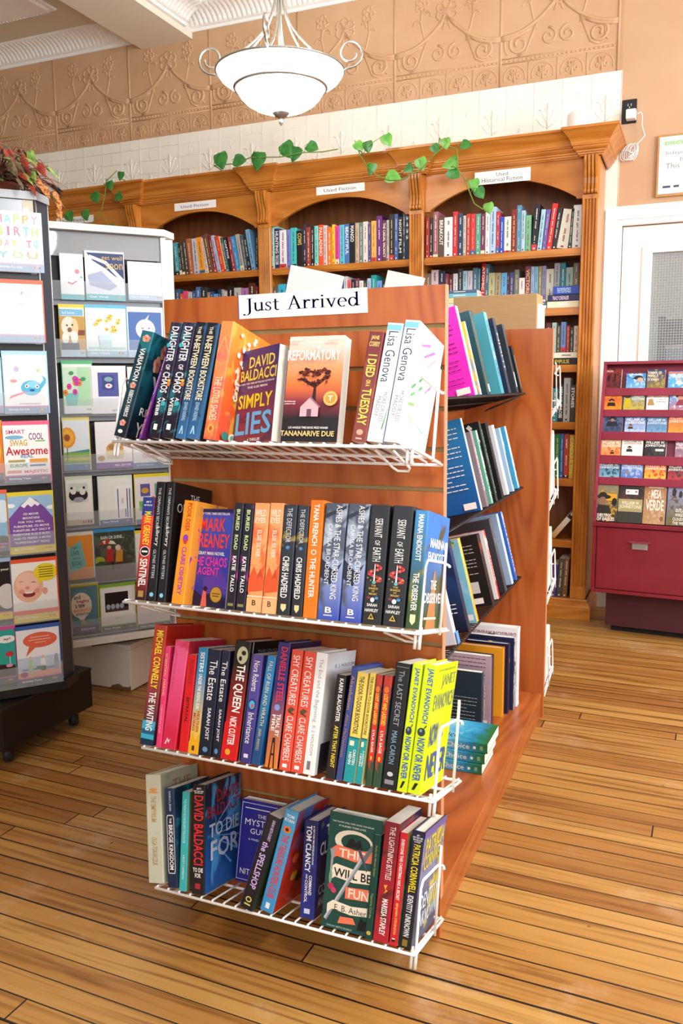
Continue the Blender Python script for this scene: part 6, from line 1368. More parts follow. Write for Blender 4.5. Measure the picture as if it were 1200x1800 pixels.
px_row(SH[1], c3, [(40, None, 660, '#6a6258'), (90, None, 640, '#38b4d8'), (150, None, 652, '#48a0d4'), (180, None, 634, '#e8e0e4'), (225, None, 640, '#8a3a44'), (270, None, 620, '#24303c'), (320, None, 630, '#d8c8a0'), (370, None, 610, '#3a6a5a'), (420, None, 620, '#2c2c34'), (470, None, 600, '#a85a3a'), (520, None, 590, '#4a5a84'), (580, None, 576, '#4448a0'), (620, None, 576, '#d4d0d0'), (650, None, 606, '#e0606c'), (682, None, 600, '#202024'),
 (712, None, 592, '#6a4048'), (745, None, 611, '#e4e4e2'), (780, None, 611, '#34403e'), (808, None, 592, '#b4c8e8'), (840, None, 566, '#1c9c9c'), (885, None, 611, '#6c9ce0'), (930, None, 605, '#201f26'), (955, None, 600, '#2c345c'), (980, None, 590, '#b4c03c'), (1010, None, 600, '#4a3a3a'), (1050, None, 605, '#8a8478'), (1095, None, 600, '#3a4a6a')], 1147, 'second shelf behind the arrivals sign', 'books on the second shelf behind the arrivals sign')
c2 = (310, 390, 7.5)
px_row(SH[0], c2, [(-70, -110, 280, '#38342e'), (-10, -50, 270, '#48a0b0'), (50, 8, 275, '#2c3428'), (85, 35, 276, '#3c3630'), (125, 70, 236, '#4a3a30'), (178, 120, 216, '#b0643c'), (236, 190, 216, '#c4c0cc'), (310, 250, 200, '#f0a028'), (388, 316, 206, '#dccacc'), (432, 332, 158, '#6c4a40'), (500, 410, 164, '#8c2028'), (545, 438, 170, '#a8b8d4'), (595, 496, 176, '#e0402c'), (645, 548, 176, '#e8c48c'), (664, 570, 196, '#3c6068', None), (704, 612, 196, '#1c1c1e', ['CAPTIVE']), (742, 664, 190, '#a03440'),
 (792, 704, 184, '#2c94d8'), (850, 766, 156, '#b0aca0'), (905, 836, 166, '#4c5c6c'), (945, 872, 186, '#26282c'), (992, 902, 92, '#7cb4e4'), (1048, 1042, 145, '#24262a')], 1078, 'left-leaning top shelf by the white rack' .replace('left-', 'slant-'), 'books on the slanting top shelf by the white card rack')
px_row(SH[1], c2, [(-60, None, 930, '#30343c'), (0, None, 880, '#3a5a7c'), (60, None, 936, '#e06030'), (100, None, 906, '#e84c70'), (165, None, 916, '#b8c0bc'), (220, None, 900, '#38508c'), (270, None, 852, '#4c74b0'), (330, None, 856, '#2c3038'), (415, None, 920, '#a08468'), (455, None, 912, '#304884'), (500, None, 942, '#58a4e4'), (560, None, 882, '#2c3c5c'), (605, None, 882, '#a8a8ac'), (635, None, 906, '#c8bcb4'), (680, None, 846, '#18181c'), (770, None, 862, '#bcc0c0'),
 (860, None, 866, '#b878b8'), (960, None, 800, '#5c2c24'), (1050, None, 842, '#8c2c30')], 1083, 'second shelf beside the white card rack', 'books on the second shelf beside the white card rack')

# ================================================================== MAROON PAPERBACK RACK BY THE DOOR
MAR = noisy('maroon_paint', '#8e2a40', '#98304a', 12, 0.45, 0.05, 200)
MARD = noisy('crimson_paint', '#7c1a28', '#85202e', 9, 0.4, 0.05, 200)
ra = math.radians(-4.6)
RW = 0.60
rx = Vector((math.cos(ra), math.sin(ra), 0)); ry = Vector((-math.sin(ra), math.cos(ra), 0))
RO = Vector((0.030, 2.318, 0.0))
RM = frame_m(RO, rx, ry, Vector((0, 0, 1)))
rack = thing('paperback_rack', 'maroon stepped wooden rack of western paperbacks standing in front of the white door', 'book rack', matrix=RM)
mb = MB(); mb.box(0.055, RW, 0.085, 0.32, 0.028, 0.195, M('#4a1a22', 0.6)); mb.box(0.08, RW - 0.03, 0.11, 0.3, 0.0, 0.028, M('#141012', 0.7)); mb.build('plinth', rack)  # recessed foot is near-black: the gap's shadow is put into its colour
mb = MB()
mb.bbox(0, RW, 0.006, 0.34, 0.196, 0.212, MARD, 0.002); mb.box(0.0, 0.016, 0.006, 0.34, 0.21, 0.515, MARD); mb.box(RW - 0.016, RW, 0.006, 0.34, 0.21, 0.515, MARD); mb.box(0.016, RW - 0.016, 0.014, 0.022, 0.21, 0.496, MARD)
mb.bbox(0.0, RW, -0.002, 0.34, 0.497, 0.515, MARD, 0.002); mb.build('cabinet_body', rack)
mb = MB(); mb.bbox(0.020, RW - 0.020, 0.004, 0.0135, 0.216, 0.493, MARD, 0.0015)
df = mb.build('flap_door', rack)
mb = MB(); mb.box(0.172, 0.236, -0.002, 0.0035, 0.405, 0.432, M('#b9b4ae', 0.35, 0.6)); mb.box(0.160, 0.248, -0.012, 0.0035, 0.434, 0.440, M('#8a3a44', 0.4)); mb.box(0.180, 0.228, -0.003, 0.0, 0.410, 0.425, M('#8d8c88', 0.4)); mb.build('label_holder', df)
# sloping back with six ledges
def slope_y(z): return 0.012 + max(0.0, z - 0.52) * (0.15 / 0.687)
TOPZ = 1.207
mb = MB()
for x0, x1 in ((0.0, 0.012), (RW - 0.012, RW)):
    mb.prism([(-0.001, 0.516), (-0.001, 0.615), (slope_y(0.615) - 0.022, 0.615), (slope_y(TOPZ) - 0.03, TOPZ), (slope_y(TOPZ) + 0.08, TOPZ), (0.33, 0.516)], lambda a, b, k, x0=x0, x1=x1: Vector((x0 + (x1 - x0) * k, a, b)), MAR)
mb.prism([(slope_y(0.516) + 0.03, 0.516), (slope_y(TOPZ) + 0.03, TOPZ), (slope_y(TOPZ) + 0.045, TOPZ), (slope_y(0.516) + 0.045, 0.516)], lambda a, b, k: Vector((0.012 + (RW - 0.024) * k, a, b)), MAR)
mb.box(0.0, RW, slope_y(TOPZ) - 0.032, slope_y(TOPZ) + 0.08, TOPZ, TOPZ + 0.012, MAR)
mb.build('sloped_back', rack)
def rack_z(py, px=1120): 
    P = on_plane(px, py, RO + ry * 0.08, ry)
    return P.z
def rack_pt(px, py, y):
    P = on_plane(px, py, RO + ry * y, ry) - RO
    return P.dot(rx), P.z
ledge_px = [(682, 694), (720, 731), (759, 772), (801, 815), (840, 852)]
LED = []
for yt, yb_ in ledge_px:
    y_ = 0.1
    for _ in range(3):
        zt = rack_pt(1110, yt, y_)[1]; y_ = slope_y(zt) - 0.014
    zb2 = rack_pt(1110, yb_, y_)[1]
    LED.append((zt, zb2, y_))
    mb = MB(); mb.bbox(0.0125, RW - 0.0125, y_ - 0.006, y_ + 0.002, zb2 - 0.004, zt, MAR, 0.0015); mb.box(0.0125, RW - 0.0125, y_ + 0.002, slope_y(zt) + 0.03, zb2 - 0.004, zb2 + 0.006, MAR)
    mb.build('ledge', rack)
print('ledges', [(round(a, 3), round(b, 3), round(c, 3)) for a, b, c in LED])
def cover(base_, blot, kind, words, inkc=WH):
    a = []
    return a
WJ = ['WILLIAM W.', 'JOHNSTONE']
def wj(c=WH, v=0.62): return [t('F', 'WILLIAM W.', c, 0.06, v + 0.16, 0.94, v + 0.30), t('F', 'JOHNSTONE', c, 0.04, v, 0.96, v + 0.14)]
def cowboy(c='#201812', u=0.5, v=0.5, s=1.0):
    return [e('F', c, u, v, 0.2 * s, 0.05 * s), e('F', c, u, v + 0.04 * s, 0.11 * s, 0.07 * s), e('F', '#b08060', u + 0.01, v - 0.05 * s, 0.075 * s, 0.06 * s), p('F', c, [(u - 0.26 * s, v - 0.32 * s), (u + 0.26 * s, v - 0.32 * s), (u + 0.2 * s, v - 0.12 * s), (u - 0.2 * s, v - 0.12 * s)])]
RB = [  # row, px left, px right, px top, bottom colour, top colour, blot, art, look
 (0, 1061, 1091, 650, '#5a1418', '#8a2024', '#3a1014', [e('F', '#2a0a0c', 0.25, 0.58, 0.1, 0.14), e('F', '#2a0a0c', 0.62, 0.62, 0.06, 0.2), r('F', '#c8a090', 0.1, 0.86, 0.5, 0.93)], 'dark red cover with black silhouettes, top ledge'),
 (0, 1099, 1134, 658, '#78b4e4', '#3a88d0', '#a8d0f0', [p('F', '#1c1c20', [(0.3, 0.72), (0.95, 0.62), (0.8, 0.86), (0.55, 0.88)]), e('F', '#d8a88c', 0.72, 0.66, 0.16, 0.12), r('F', WH, 0.12, 0.91, 0.85, 0.94)], 'blue cover with a black cowboy hat, top ledge'),
 (0, 1135, 1168, 651, '#8a7a3a', '#2a3c70', '#b0943a', [t('F', 'SUMMER OF', '#e8e4d0', 0.06, 0.80, 0.8, 0.91), t('F', 'PEARLS', '#e8e4d0', 0.06, 0.66, 0.62, 0.77), t('F', 'OF SPANISH', '#e8e4d0', 0.06, 0.5, 0.66, 0.62)], 'navy and olive cover with cream lettering, top ledge'),
 (0, 1173, 1206, 655, '#48a0dc', '#58b0e8', '#d8ecf4', [r('F', '#d86a5a', 0, 0.90, 1, 0.97), t('F', 'TORRENT', WH, 0.08, 0.70, 0.92, 0.85), e('F', '#d8b09a', 0.6, 0.58, 0.14, 0.1), p('F', WH, [(0.4, 0.4), (0.85, 0.4), (0.7, 0.55), (0.5, 0.55)])], 'sky blue cover with a figure in white, top ledge'),
 (1, 1059, 1092, 694, '#e8a01c', '#e04a1c', '#f0781c', [t('F', 'RALPH COTTON', '#f8c03a', 0.08, 0.78, 0.96, 0.92)] + cowboy('#201008', 0.45, 0.66, 0.9), 'fiery orange cover with a hatted rider, second ledge'),
 (1, 1094, 1132, 693, '#c8b02a', '#7ca0a8', '#a88c2c', [t('F', 'RALPH', WH, 0.48, 0.80, 0.92, 0.92), t('F', 'COTTON', WH, 0.40, 0.66, 0.96, 0.78), e('F', '#3a3424', 0.2, 0.86, 0.18, 0.1), p('F', '#c8b01c', [(0.0, 0.3), (0.4, 0.3), (0.3, 0.76), (0.08, 0.76)])], 'grey-green cover with a yellow-coated man, second ledge'),
 (1, 1135, 1174, 693, '#f0ede4', '#3c88b0', '#f4f2ea', [r('F', '#b8845a', 0, 0.80, 1, 0.92), t('F', 'Ralph Compton', WH, 0.08, 0.82, 0.94, 0.90), r('F', '#f4f2ec', 0, 0, 1, 0.79), t('F', 'TRAIN TO', '#6a7a84', 0.52, 0.66, 0.86, 0.73), t('F', 'DURANGO', '#6a7a84', 0.44, 0.54, 0.94, 0.62), e('F', '#b89a6a', 0.2, 0.68, 0.12, 0.05), p('F', '#b08c50', [(0.05, 0.4), (0.38, 0.4), (0.3, 0.66), (0.1, 0.66)])], 'white cover with tan band and coated rider, second ledge'),
 (1, 1175, 1208, 693, '#b86a7a', '#5a98d0', '#d0d8e8', [e('F', '#2a2024', 0.6, 0.86, 0.25, 0.09), e('F', '#c88c74', 0.6, 0.78, 0.16, 0.1), p('F', '#8a3040', [(0.35, 0.4), (1, 0.4), (0.9, 0.7), (0.5, 0.68)])], 'pale blue and rose cover with a dark-haired figure, second ledge'),
 (2, 1056, 1093, 731, '#38466c', '#54658c', '#2c3450', cowboy('#1c2030', 0.5, 0.82, 1.1), 'dusky blue cover with a dark gunman, third ledge'),
 (2, 1096, 1134, 731, '#c8dcec', '#3c60b8', '#88a8dc', wj(WH, 0.56) + cowboy('#4a2c1c', 0.3, 0.52, 0.5), 'bright blue cover with white capitals and a small rider, third ledge'),
 (2, 1135, 1172, 732, '#7ca8d0', '#3c6c9c', '#5888b4', wj('#d8e8f4', 0.56), 'slate blue cover with pale capitals, third ledge'),
 (2, 1173, 1208, 727, '#e0a02c', '#e0402c', '#e87838', wj('#f8e0c8', 0.56), 'red and gold cover, taller than its neighbours, third ledge'),
 (3, 1054, 1090, 771, '#e08c24', '#d8bc90', '#e0642c', wj('#fff4e0', 0.56) + cowboy('#3c1c10', 0.6, 0.42, 0.4), 'cream and orange sunset cover, fourth ledge'),
 (3, 1091, 1129, 772, '#f0ece4', '#f2eee8', None, [t('F', 'WILLIAM W.', '#8a6a6a', 0.1, 0.82, 0.92, 0.90), t('F', 'JOHNSTONE', '#8a6a6a', 0.1, 0.72, 0.94, 0.80)] + cowboy('#1c2026', 0.38, 0.6, 0.6), 'off-white cover with a lone dark-coated man, fourth ledge'),
 (3, 1131, 1170, 773, '#141416', '#1a1a1c', '#3a3438', wj(WH, 0.62) + [r('F', '#dcdcd8', 0.52, 0.46, 0.9, 0.56)], 'black cover with a white price sticker, fourth ledge'),
 (3, 1185, 1212, 774, '#a87c90', '#6a4a60', '#b898a8', wj('#f0e0e8', 0.55), 'mauve grey cover beyond the gap, fourth ledge'),
 (4, 1049, 1088, 811, '#88bcd4', '#30688c', '#244a68', wj('#eef4f8', 0.58), 'stormy blue and white cover, fifth ledge'),
 (4, 1090, 1129, 812, '#5078c0', '#6c90d8', '#a8bce8', wj('#e8f0fc', 0.58) + [e('F', '#a8844c', 0.3, 0.46, 0.12, 0.04)], 'cobalt blue cover with white capitals, fifth ledge'),
 (4, 1131, 1170, 813, '#f0c03c', '#e06c20', '#d03c1c', wj('#fff0d8', 0.58), 'orange blaze cover with white capitals, fifth ledge'),
 (4, 1172, 1208, 815, '#c82c34', '#17161a', '#2c2428', wj('#f0f0f0', 0.58), 'black cover with a crimson strip, fifth ledge'),
 (5, 1046, 1084, 849, '#3c3428', '#8c8468', '#c8962c', [t('F', 'DESTINY', WH, 0.1, 0.11, 0.74, 0.19), t('F', 'OF EAGLES', WH, 0.08, 0.02, 0.9, 0.10), r('F', '#d8a024', 0.4, 0.52, 0.95, 0.70), e('F', '#241c16', 0.34, 0.62, 0.34, 0.06), e('F', '#241c16', 0.3, 0.67, 0.18, 0.07), e('F', '#8c6a54', 0.3, 0.50, 0.18, 0.12), p('F', '#2c241c', [(0, 0.2), (0.75, 0.2), (0.6, 0.4), (0.1, 0.42)]), e('F', '#1c1814', 0.85, 0.5, 0.12, 0.1), t('F', 'JOHNSTONE', '#a8a488', 0.1, 0.82, 0.94, 0.92)], 'full cover of a wide-hatted man at sunset, bottom row'),
 (5, 1085, 1128, 852, '#3c3a34', '#241a18', '#5c2c24', [r('F', '#a89c6c', 0.0, 0.28, 1, 0.60), r('F', '#34332e', 0, 0.02, 1, 0.26), t('F', 'WILLIAM W.', '#e8e4cc', 0.14, 0.46, 0.88, 0.55), t('F', 'JOHNSTONE', '#e8e4cc', 0.06, 0.34, 0.96, 0.45), r('F', '#eaeaec', 0.28, 0.72, 0.8, 0.85), r('F', '#8a8a90', 0.34, 0.77, 0.42, 0.81), r('F', '#8a8a90', 0.66, 0.77, 0.76, 0.82)], 'brown and khaki cover with a white sticker, bottom row'),
 (5, 1129, 1169, 853, '#b08860', '#a4744c', '#c4a078', [t('F', 'MESA', '#f4ece0', 0.34, 0.64, 0.78, 0.86), t('F', 'VERDE', '#f4ece0', 0.12, 0.34, 0.92, 0.60), r('F', '#e8dcc8', 0.2, 0.90, 0.88, 0.93), e('F', '#8a5a38', 0.85, 0.14, 0.08, 0.06)], 'sandstone brown cover with white capitals, bottom row'),
 (5, 1171, 1210, 848, '#6a6030', '#8890b8', '#5a4a30', [e('F', '#2c2018', 0.3, 0.74, 0.1, 0.1), e('F', '#2c2018', 0.6, 0.7, 0.08, 0.08), t('F', 'OUTLAWS', '#e8e4d8', 0.4, 0.3, 0.98, 0.38), t('F', 'WAGONS', '#e8e4d8', 0.4, 0.2, 0.98, 0.28), t('F', 'CLOUDY IN', '#e8e4d8', 0.3, 0.11, 0.98, 0.18), t('F', 'THE WEST', '#e8e4d8', 0.3, 0.02, 0.98, 0.09)], 'cover of riders under a lilac sky, bottom row'),
]
tl_ang = math.atan2(0.15, 0.687)
up_r = Vector((0, 0, 1)) * math.cos(tl_ang) + ry * math.sin(tl_ang)
nn_r = -ry * math.cos(tl_ang) + Vector((0, 0, 1)) * math.sin(tl_ang)
for row, pl, pr_, pt_, c0, c1, c2_, art, look in RB:
    if row < 5:
        zt, zb2, y_ = LED[row]; zbase = zb2 + 0.0066; y0 = y_ + 0.0026
    else:
        zbase = 0.5156; y0 = 0.006
    th = 0.02
    xl_, _ = rack_pt(pl, 800, y0); xr2, _ = rack_pt(pr_, 800, y0)
    # use the true rows for x: measure at the row's own height
    ym = [667, 707, 745, 785, 826, 885][row]
    xl_, _ = rack_pt(pl, ym, y0); xr2, _ = rack_pt(pr_, ym, y0)
    ztop = rack_pt((pl + pr_) / 2, pt_, y0 + 0.03)[1]
    h = (ztop - zbase) / math.cos(tl_ang)
    base = RO + rx * xl_ + ry * (y0 + 0.002) + Vector((0, 0, zbase))
    Om = base - nn_r * th + up_r * (th * math.tan(tl_ang)) 
    mat_ = G(c0, c1, c2_, 60, 0.55)
    # the tops that show are the upper part of each cover; squeeze the art accordingly
    o = make_book('paperback_book', xr2 - xl_ - 0.001, h, th, M(c1), mat_, '#e0dcd0', [(a_[0], a_[1]) + a_[2:] for a_ in art])
    o.matrix_world = frame_m(Om, nn_r, rx, up_r)
    tag(o, look + ' of the maroon rack', 'book', 'western paperbacks on the maroon rack')

# ================================================================== GREETING CARD RACKS
CEX = Vector((0.643, 0.766, 0)).normalized()
CIN = Vector((-0.766, 0.643, 0)).normalized()
class CardRack:
    def __init__(self, O): self.O = Vector(O); self.M = frame_m(self.O, CEX, CIN, Vector((0, 0, 1)))
    def pt(self, px, py, y=0.0):
        P = on_plane(px, py, self.O + CIN * y, CIN) - self.O
        return P.dot(CEX), P.z
ACR = clear('clear_acrylic', 0.16, '#dfe8ee', 0.04)
BLKL = M('#1a1b1f', 0.35)
SLATE = M('#39404c', 0.4)
CHROME = M('#c4c8cc', 0.25, 0.7)
# ---- the tall black spinner on its wheeled base
R1 = CardRack((-1.341, 0.455, 0.0))
r1 = thing('greeting_card_rack', 'tall black greeting card spinner on a black wheeled base, red-leaved plant on top', 'card rack', matrix=R1.M)
W1, D1, ZB1, ZT1 = 0.47, 0.33, 0.215, 1.667
mb = MB(); mb.box(-W1 + 0.05, -0.02, 0.02, D1 - 0.02, ZB1 + 0.01, ZT1 - 0.02, BLKL); mb.build('rack_core', r1)
def chamfer_panel(x0, y0, x1, y1, m, name, zz=(ZB1 + 0.012, ZT1 - 0.012)):
    mb = MB()
    n = Vector((y1 - y0, -(x1 - x0), 0)).normalized() * 0.004
    mb.prism([(x0, y0), (x1, y1), (x1 - n.x * 3, y1 - n.y * 3), (x0 - n.x * 3, y0 - n.y * 3)], lambda a, b, k: Vector((a, b, zz[0] + (zz[1] - zz[0]) * k)), m)
    for x, y in ((x0, y0), (x1, y1)):
        mb.tube([(x, y, zz[0]), (x, y, zz[1])], 0.003, CHROME, 6)
    return mb.build(name, r1)
chamfer_panel(0.0, 0.0, 0.040, 0.052, SLATE, 'corner_panel')
chamfer_panel(0.040, 0.057, 0.040, D1 - 0.05, SLATE, 'corner_panel')
chamfer_panel(-W1 - 0.04, 0.052, -W1, 0.0, SLATE, 'corner_panel')
oct_ = [(0.003, -0.012), (0.047, 0.05), (0.047, D1 - 0.04), (0.0, D1 + 0.01), (-W1, D1 + 0.01), (-W1 - 0.047, D1 - 0.04), (-W1 - 0.047, 0.05), (-W1 - 0.003, -0.012)]
mb = MB(); mb.prism(oct_, lambda a, b, k: Vector((a, b, ZT1 - 0.012 + 0.022 * k)), M('#aeb4ba', 0.35)); mb.build('top_tray', r1)
oct2 = [(a * 1.03 + 0.004 * (1 if a > -0.2 else -1), b * 1.05 - 0.004) for a, b in oct_]
mb = MB(); mb.prism(oct2, lambda a, b, k: Vector((a, b, ZB1 - 0.012 + 0.03 * k)), M('#1c1d20', 0.3)); mb.build('bottom_tray', r1)
def seat_base(): pass
Rinv = R1.M.inverted()
mb = MB()
def bpt(x, y, z): return Rinv @ Vector((x, y, z))
def wbox(x0, x1, y0, y1, z0, z1, m):
    vs = [bpt(x, y, z) for z in (z0, z1) for y in (y0, y1) for x in (x0, x1)]
    mb.add(vs, [(0, 2, 3, 1), (4, 5, 7, 6), (0, 1, 5, 4), (2, 6, 7, 3), (0, 4, 6, 2), (1, 3, 7, 5)], m)
wbox(-1.81, -1.4075, 0.263, 0.662, 0.058, 0.184, M('#1d1916', 0.45)); wbox(-1.812, -1.4055, 0.261, 0.664, 0.1842, 0.192, M('#2a2623', 0.4))
mb.build('wheeled_base', r1)
for cx_, cy_ in ((-1.452, 0.318), (-1.452, 0.615), (-1.765, 0.318), (-1.765, 0.615)):
    mb = MB()
    c0 = bpt(cx_, cy_, 0.028)
    mb.tube([c0 - Vector((0.014, 0, 0)), c0 - Vector((0.008, 0, 0)), c0 + Vector((0.008, 0, 0)), c0 + Vector((0.014, 0, 0))], 0.027, M('#26262a', 0.5), 14, rads=[0.022, 0.0275, 0.0275, 0.022])
    mb.tube([bpt(cx_, cy_, 0.03), bpt(cx_, cy_, 0.06)], 0.012, BLKL, 8)
    mb.build('caster', r1)
def fit_text(text, col, u0, v0, u1, v1, rot=0, bold=True): return t('F', text, col, u0, v0, u1, v1, rot, bold)
def bandstrip(col, text, hh=0.13, line=None):
    a = [r('F', col, 0, 0, 1, hh)]
    if line: a.append(r('F', line, 0, hh, 1, hh + 0.02))
    if text: a.append(t('F', text, '#f2f4f8', 0.08, hh * 0.42, 0.55, hh * 0.78, 0, True))
    for k, c_ in enumerate(('#e86a4a', '#e8b03a', '#8ac05a', '#d85a8a')): a.append(e('F', c_, 0.80 + k * 0.035, hh * 0.62, 0.014, hh * 0.18, 6))
    return a
def card(R, px, look, base_, art, group, env=None, y=-0.012, w_min=None, side='R'):
    """a greeting card (and its envelope) filling photo rectangle PX = (left, top, right, bottom)"""
    l_, t_, r_, b_ = px
    yy = (t_ + b_) / 2
    xa, _ = R.pt(l_, yy, y); xb, _ = R.pt(r_, yy, y)
    _, zt = R.pt((l_ + r_) / 2, t_, y); _, zb = R.pt((l_ + r_) / 2, b_, y)
    if w_min and xb - xa < w_min:
        if side == 'R': xa = xb - w_min
        else: xb = xa + w_min
    mb = MB()
    w, h = xb - xa, zt - zb
    bm_ = mat_of(base_)
    mb.box(0, w, 0, 0.0022, 0, h, bm_)
    put_art(mb, art, lambda f, u, v, lz: Vector((min(1, max(0, u)) * w, -0.0001 - lz, min(1, max(0, v)) * h)))
    o = mb.build('greeting_card', None, matrix=R.M @ Matrix.Translation((xa, y, zb)))
    tag(o, look, 'greeting card', group)
    mb = MB()
    k = 0.012 if env else 0.0
    mb.box(-k * 0.2, w + (0.004 if env else -0.004), 0.0028, 0.0048, 0.0, h + (k if env else -0.004), mat_of(env or '#f2f0ec'))
    mb.build('envelope', o)
    return o
g1 = 'greeting cards on the black spinner'
LB = '#9fb4cc'
bd = [e('F', '#fdf3ef', 0.5, 0.5, 0.5, 0.4)]
def bday():
    cols = ['#e8879f', '#f0a8b8', '#7fd0d8', '#e8c86a', '#b8d88a', '#e07a9a', '#f0b070']
    a = []
    for row, (word, v0, v1) in enumerate((('HAPPY', 0.80, 0.94), ('BIRTH', 0.595, 0.745), ('DAY TO', 0.405, 0.53), ('YOU', 0.225, 0.335))):
        n = len(word)
        for k, ch in enumerate(word):
            if ch == ' ': continue
            u0 = 0.06 + k * 0.90 / n
            wd_ = 0.22 if ch == 'I' else 0.68
            a.append(t('F', ch, cols[(k * 2 + row * 3) % 7], u0 + (0.34 - wd_ / 2) / n, v0, u0 + (0.34 + wd_ / 2) / n, v1))
    return a
card(R1, (0, 372, 75, 478), 'white card with pastel birthday letters, topmost pocket of the black spinner', '#fbf8f6', bday() + bandstrip(LB, 'Birthday For Kids', 0.12, '#e8a0c0'), g1, None, w_min=0.132)
card(R1, (0, 499, 76, 602), 'nearly plain white card with orange-red envelope, second pocket of the black spinner', '#fdfbfa', [p('F', '#e89a9a', [(0.55, 0.84), (0.58, 0.88), (0.56, 0.92), (0.60, 0.86), (0.57, 0.80)]), r('F', '#f0b0b8', 0.5, 0.66, 0.75, 0.67), r('F', '#f0e4e4', 0.25, 0.4, 0.8, 0.41)] + bandstrip(LB, '', 0.12, '#e8a0c0'), g1, '#ec6a4c', w_min=0.132)
whale = [e('F', '#5cb8dc', 0.62, 0.44, 0.24, 0.13), p('F', '#5cb8dc', [(0.80, 0.48), (0.92, 0.58), (0.88, 0.66), (0.98, 0.60), (0.97, 0.52), (0.86, 0.42)]), e('F', '#8cd4ec', 0.66, 0.5, 0.14, 0.06), e('F', WH, 0.52, 0.47, 0.045, 0.032), e('F', '#20283a', 0.52, 0.47, 0.02, 0.016), e('F', WH, 0.76, 0.46, 0.045, 0.032), e('F', '#20283a', 0.76, 0.46, 0.02, 0.016), e('F', '#2a5a80', 0.64, 0.40, 0.06, 0.02), p('F', '#e88098', [(0.14, 0.27), (0.5, 0.36), (0.5, 0.39), (0.14, 0.31), (0.1, 0.24)]), e('F', '#f0a0a0', 0.22, 0.56, 0.08, 0.03), e('F', '#c8b8e0', 0.3, 0.76, 0.06, 0.045), e('F', '#f0d0a0', 0.8, 0.74, 0.04, 0.03), r('F', '#d8c0d8', 0.32, 0.16, 0.82, 0.18)]
card(R1, (7, 624, 83, 727), 'card with a smiling blue whale in a pink scarf, black spinner', '#fbfbfc', whale + bandstrip('#8ca0bc', 'Birthday For Kids', 0.115, '#e080b0'), g1, '#a8d4f0')
card(R1, (-66, 628, 4, 727), 'pale blue card edge beside the whale card', '#c4e4f4', bandstrip('#8ca0bc', '', 0.115, '#e080b0'), g1, None)
aws = [t('F', 'SMART', '#c84a8a', 0.06, 0.85, 0.48, 0.92), t('F', 'COOL', '#7a4a8a', 0.56, 0.74, 0.88, 0.86), e('F', '#7ab8dc', 0.24, 0.79, 0.2, 0.035), t('F', 'SWAG', '#d8a83a', 0.14, 0.64, 0.52, 0.75), t('F', 'Awesome', '#c8283c', 0.04, 0.48, 0.97, 0.63), t('F', 'REAL', '#5a90c0', 0.36, 0.43, 0.64, 0.49), r('F', '#8ac05a', 0.70, 0.71, 0.92, 0.73), r('F', '#e8a03a', 0.55, 0.34, 0.95, 0.41), t('F', 'EUROPE', '#4a9a6a', 0.12, 0.27, 0.5, 0.33), r('F', '#5a70b0', 0.55, 0.28, 0.9, 0.31), r('F', '#e89a7a', 0.05, 0.17, 0.36, 0.22), t('F', 'MAJESTIC', '#e0608a', 0.42, 0.15, 0.95, 0.22), r('F', '#b0a060', 0.08, 0.36, 0.45, 0.40)]
card(R1, (7, 747, 87, 848), 'white card crowded with coloured hand-lettered praise words', '#fbfafa', aws + bandstrip('#5c6684', 'Birthday Teen', 0.115, '#d860a0'), g1, '#ec6a8a')
card(R1, (-72, 747, 4, 845), 'orange card beside the hand-lettered praise card', '#ec7a24', [p('F', '#f0c040', [(0.9, 0.2), (0.98, 0.5), (0.94, 0.8), (0.86, 0.5)])] + bandstrip('#5c6684', '', 0.115, '#d860a0'), g1, '#f0a030')
mt = [p('F', '#7a4aa0', [(0, 0.0), (1, 0.0), (1, 0.60), (0.82, 0.78), (0.62, 0.93), (0.48, 0.96), (0.3, 0.86), (0, 0.62)]), p('F', '#f4f6fa', [(0.28, 0.83), (0.5, 0.975), (0.72, 0.85), (0.66, 0.81), (0.6, 0.85), (0.52, 0.80), (0.44, 0.85), (0.36, 0.79)]), e('F', '#f4f8fc', 0.06, 0.84, 0.1, 0.035), e('F', '#f4f8fc', 0.96, 0.78, 0.1, 0.035)]
for k, s_ in enumerate(("I'D MOVE", 'MOUNTAINS', 'FOR YOU. WELL,', "FURNITURE. I'D MOVE", 'FURNITURE. BUT ONLY IF', 'EVERYONE ELSE IS BUSY.', "AND I'D PREFER A MORE", '"SUPERVISORY" ROLE.')):
    hw_ = min(0.42, 0.021 * len(s_)); mt.append(t('F', s_, WH, 0.5 - hw_, 0.665 - k * 0.07, 0.5 + hw_, 0.705 - k * 0.07))
card(R1, (16, 871, 94, 972), 'card with a purple snow-capped mountain and white verse', '#9cc4e8', mt + bandstrip('#e8d020', 'Birthday', 0.125), g1, '#ecd43a')
card(R1, (-62, 870, 13, 972), 'pale blue card beside the purple mountain card', '#8cbcdc', [e('F', '#d8ecf8', 0.9, 0.7, 0.2, 0.2), e('F', '#3a3a40', 0.85, 0.2, 0.2, 0.08)] + bandstrip('#5c6684', '', 0.125, '#d860a0'), g1, '#ec6a4c')
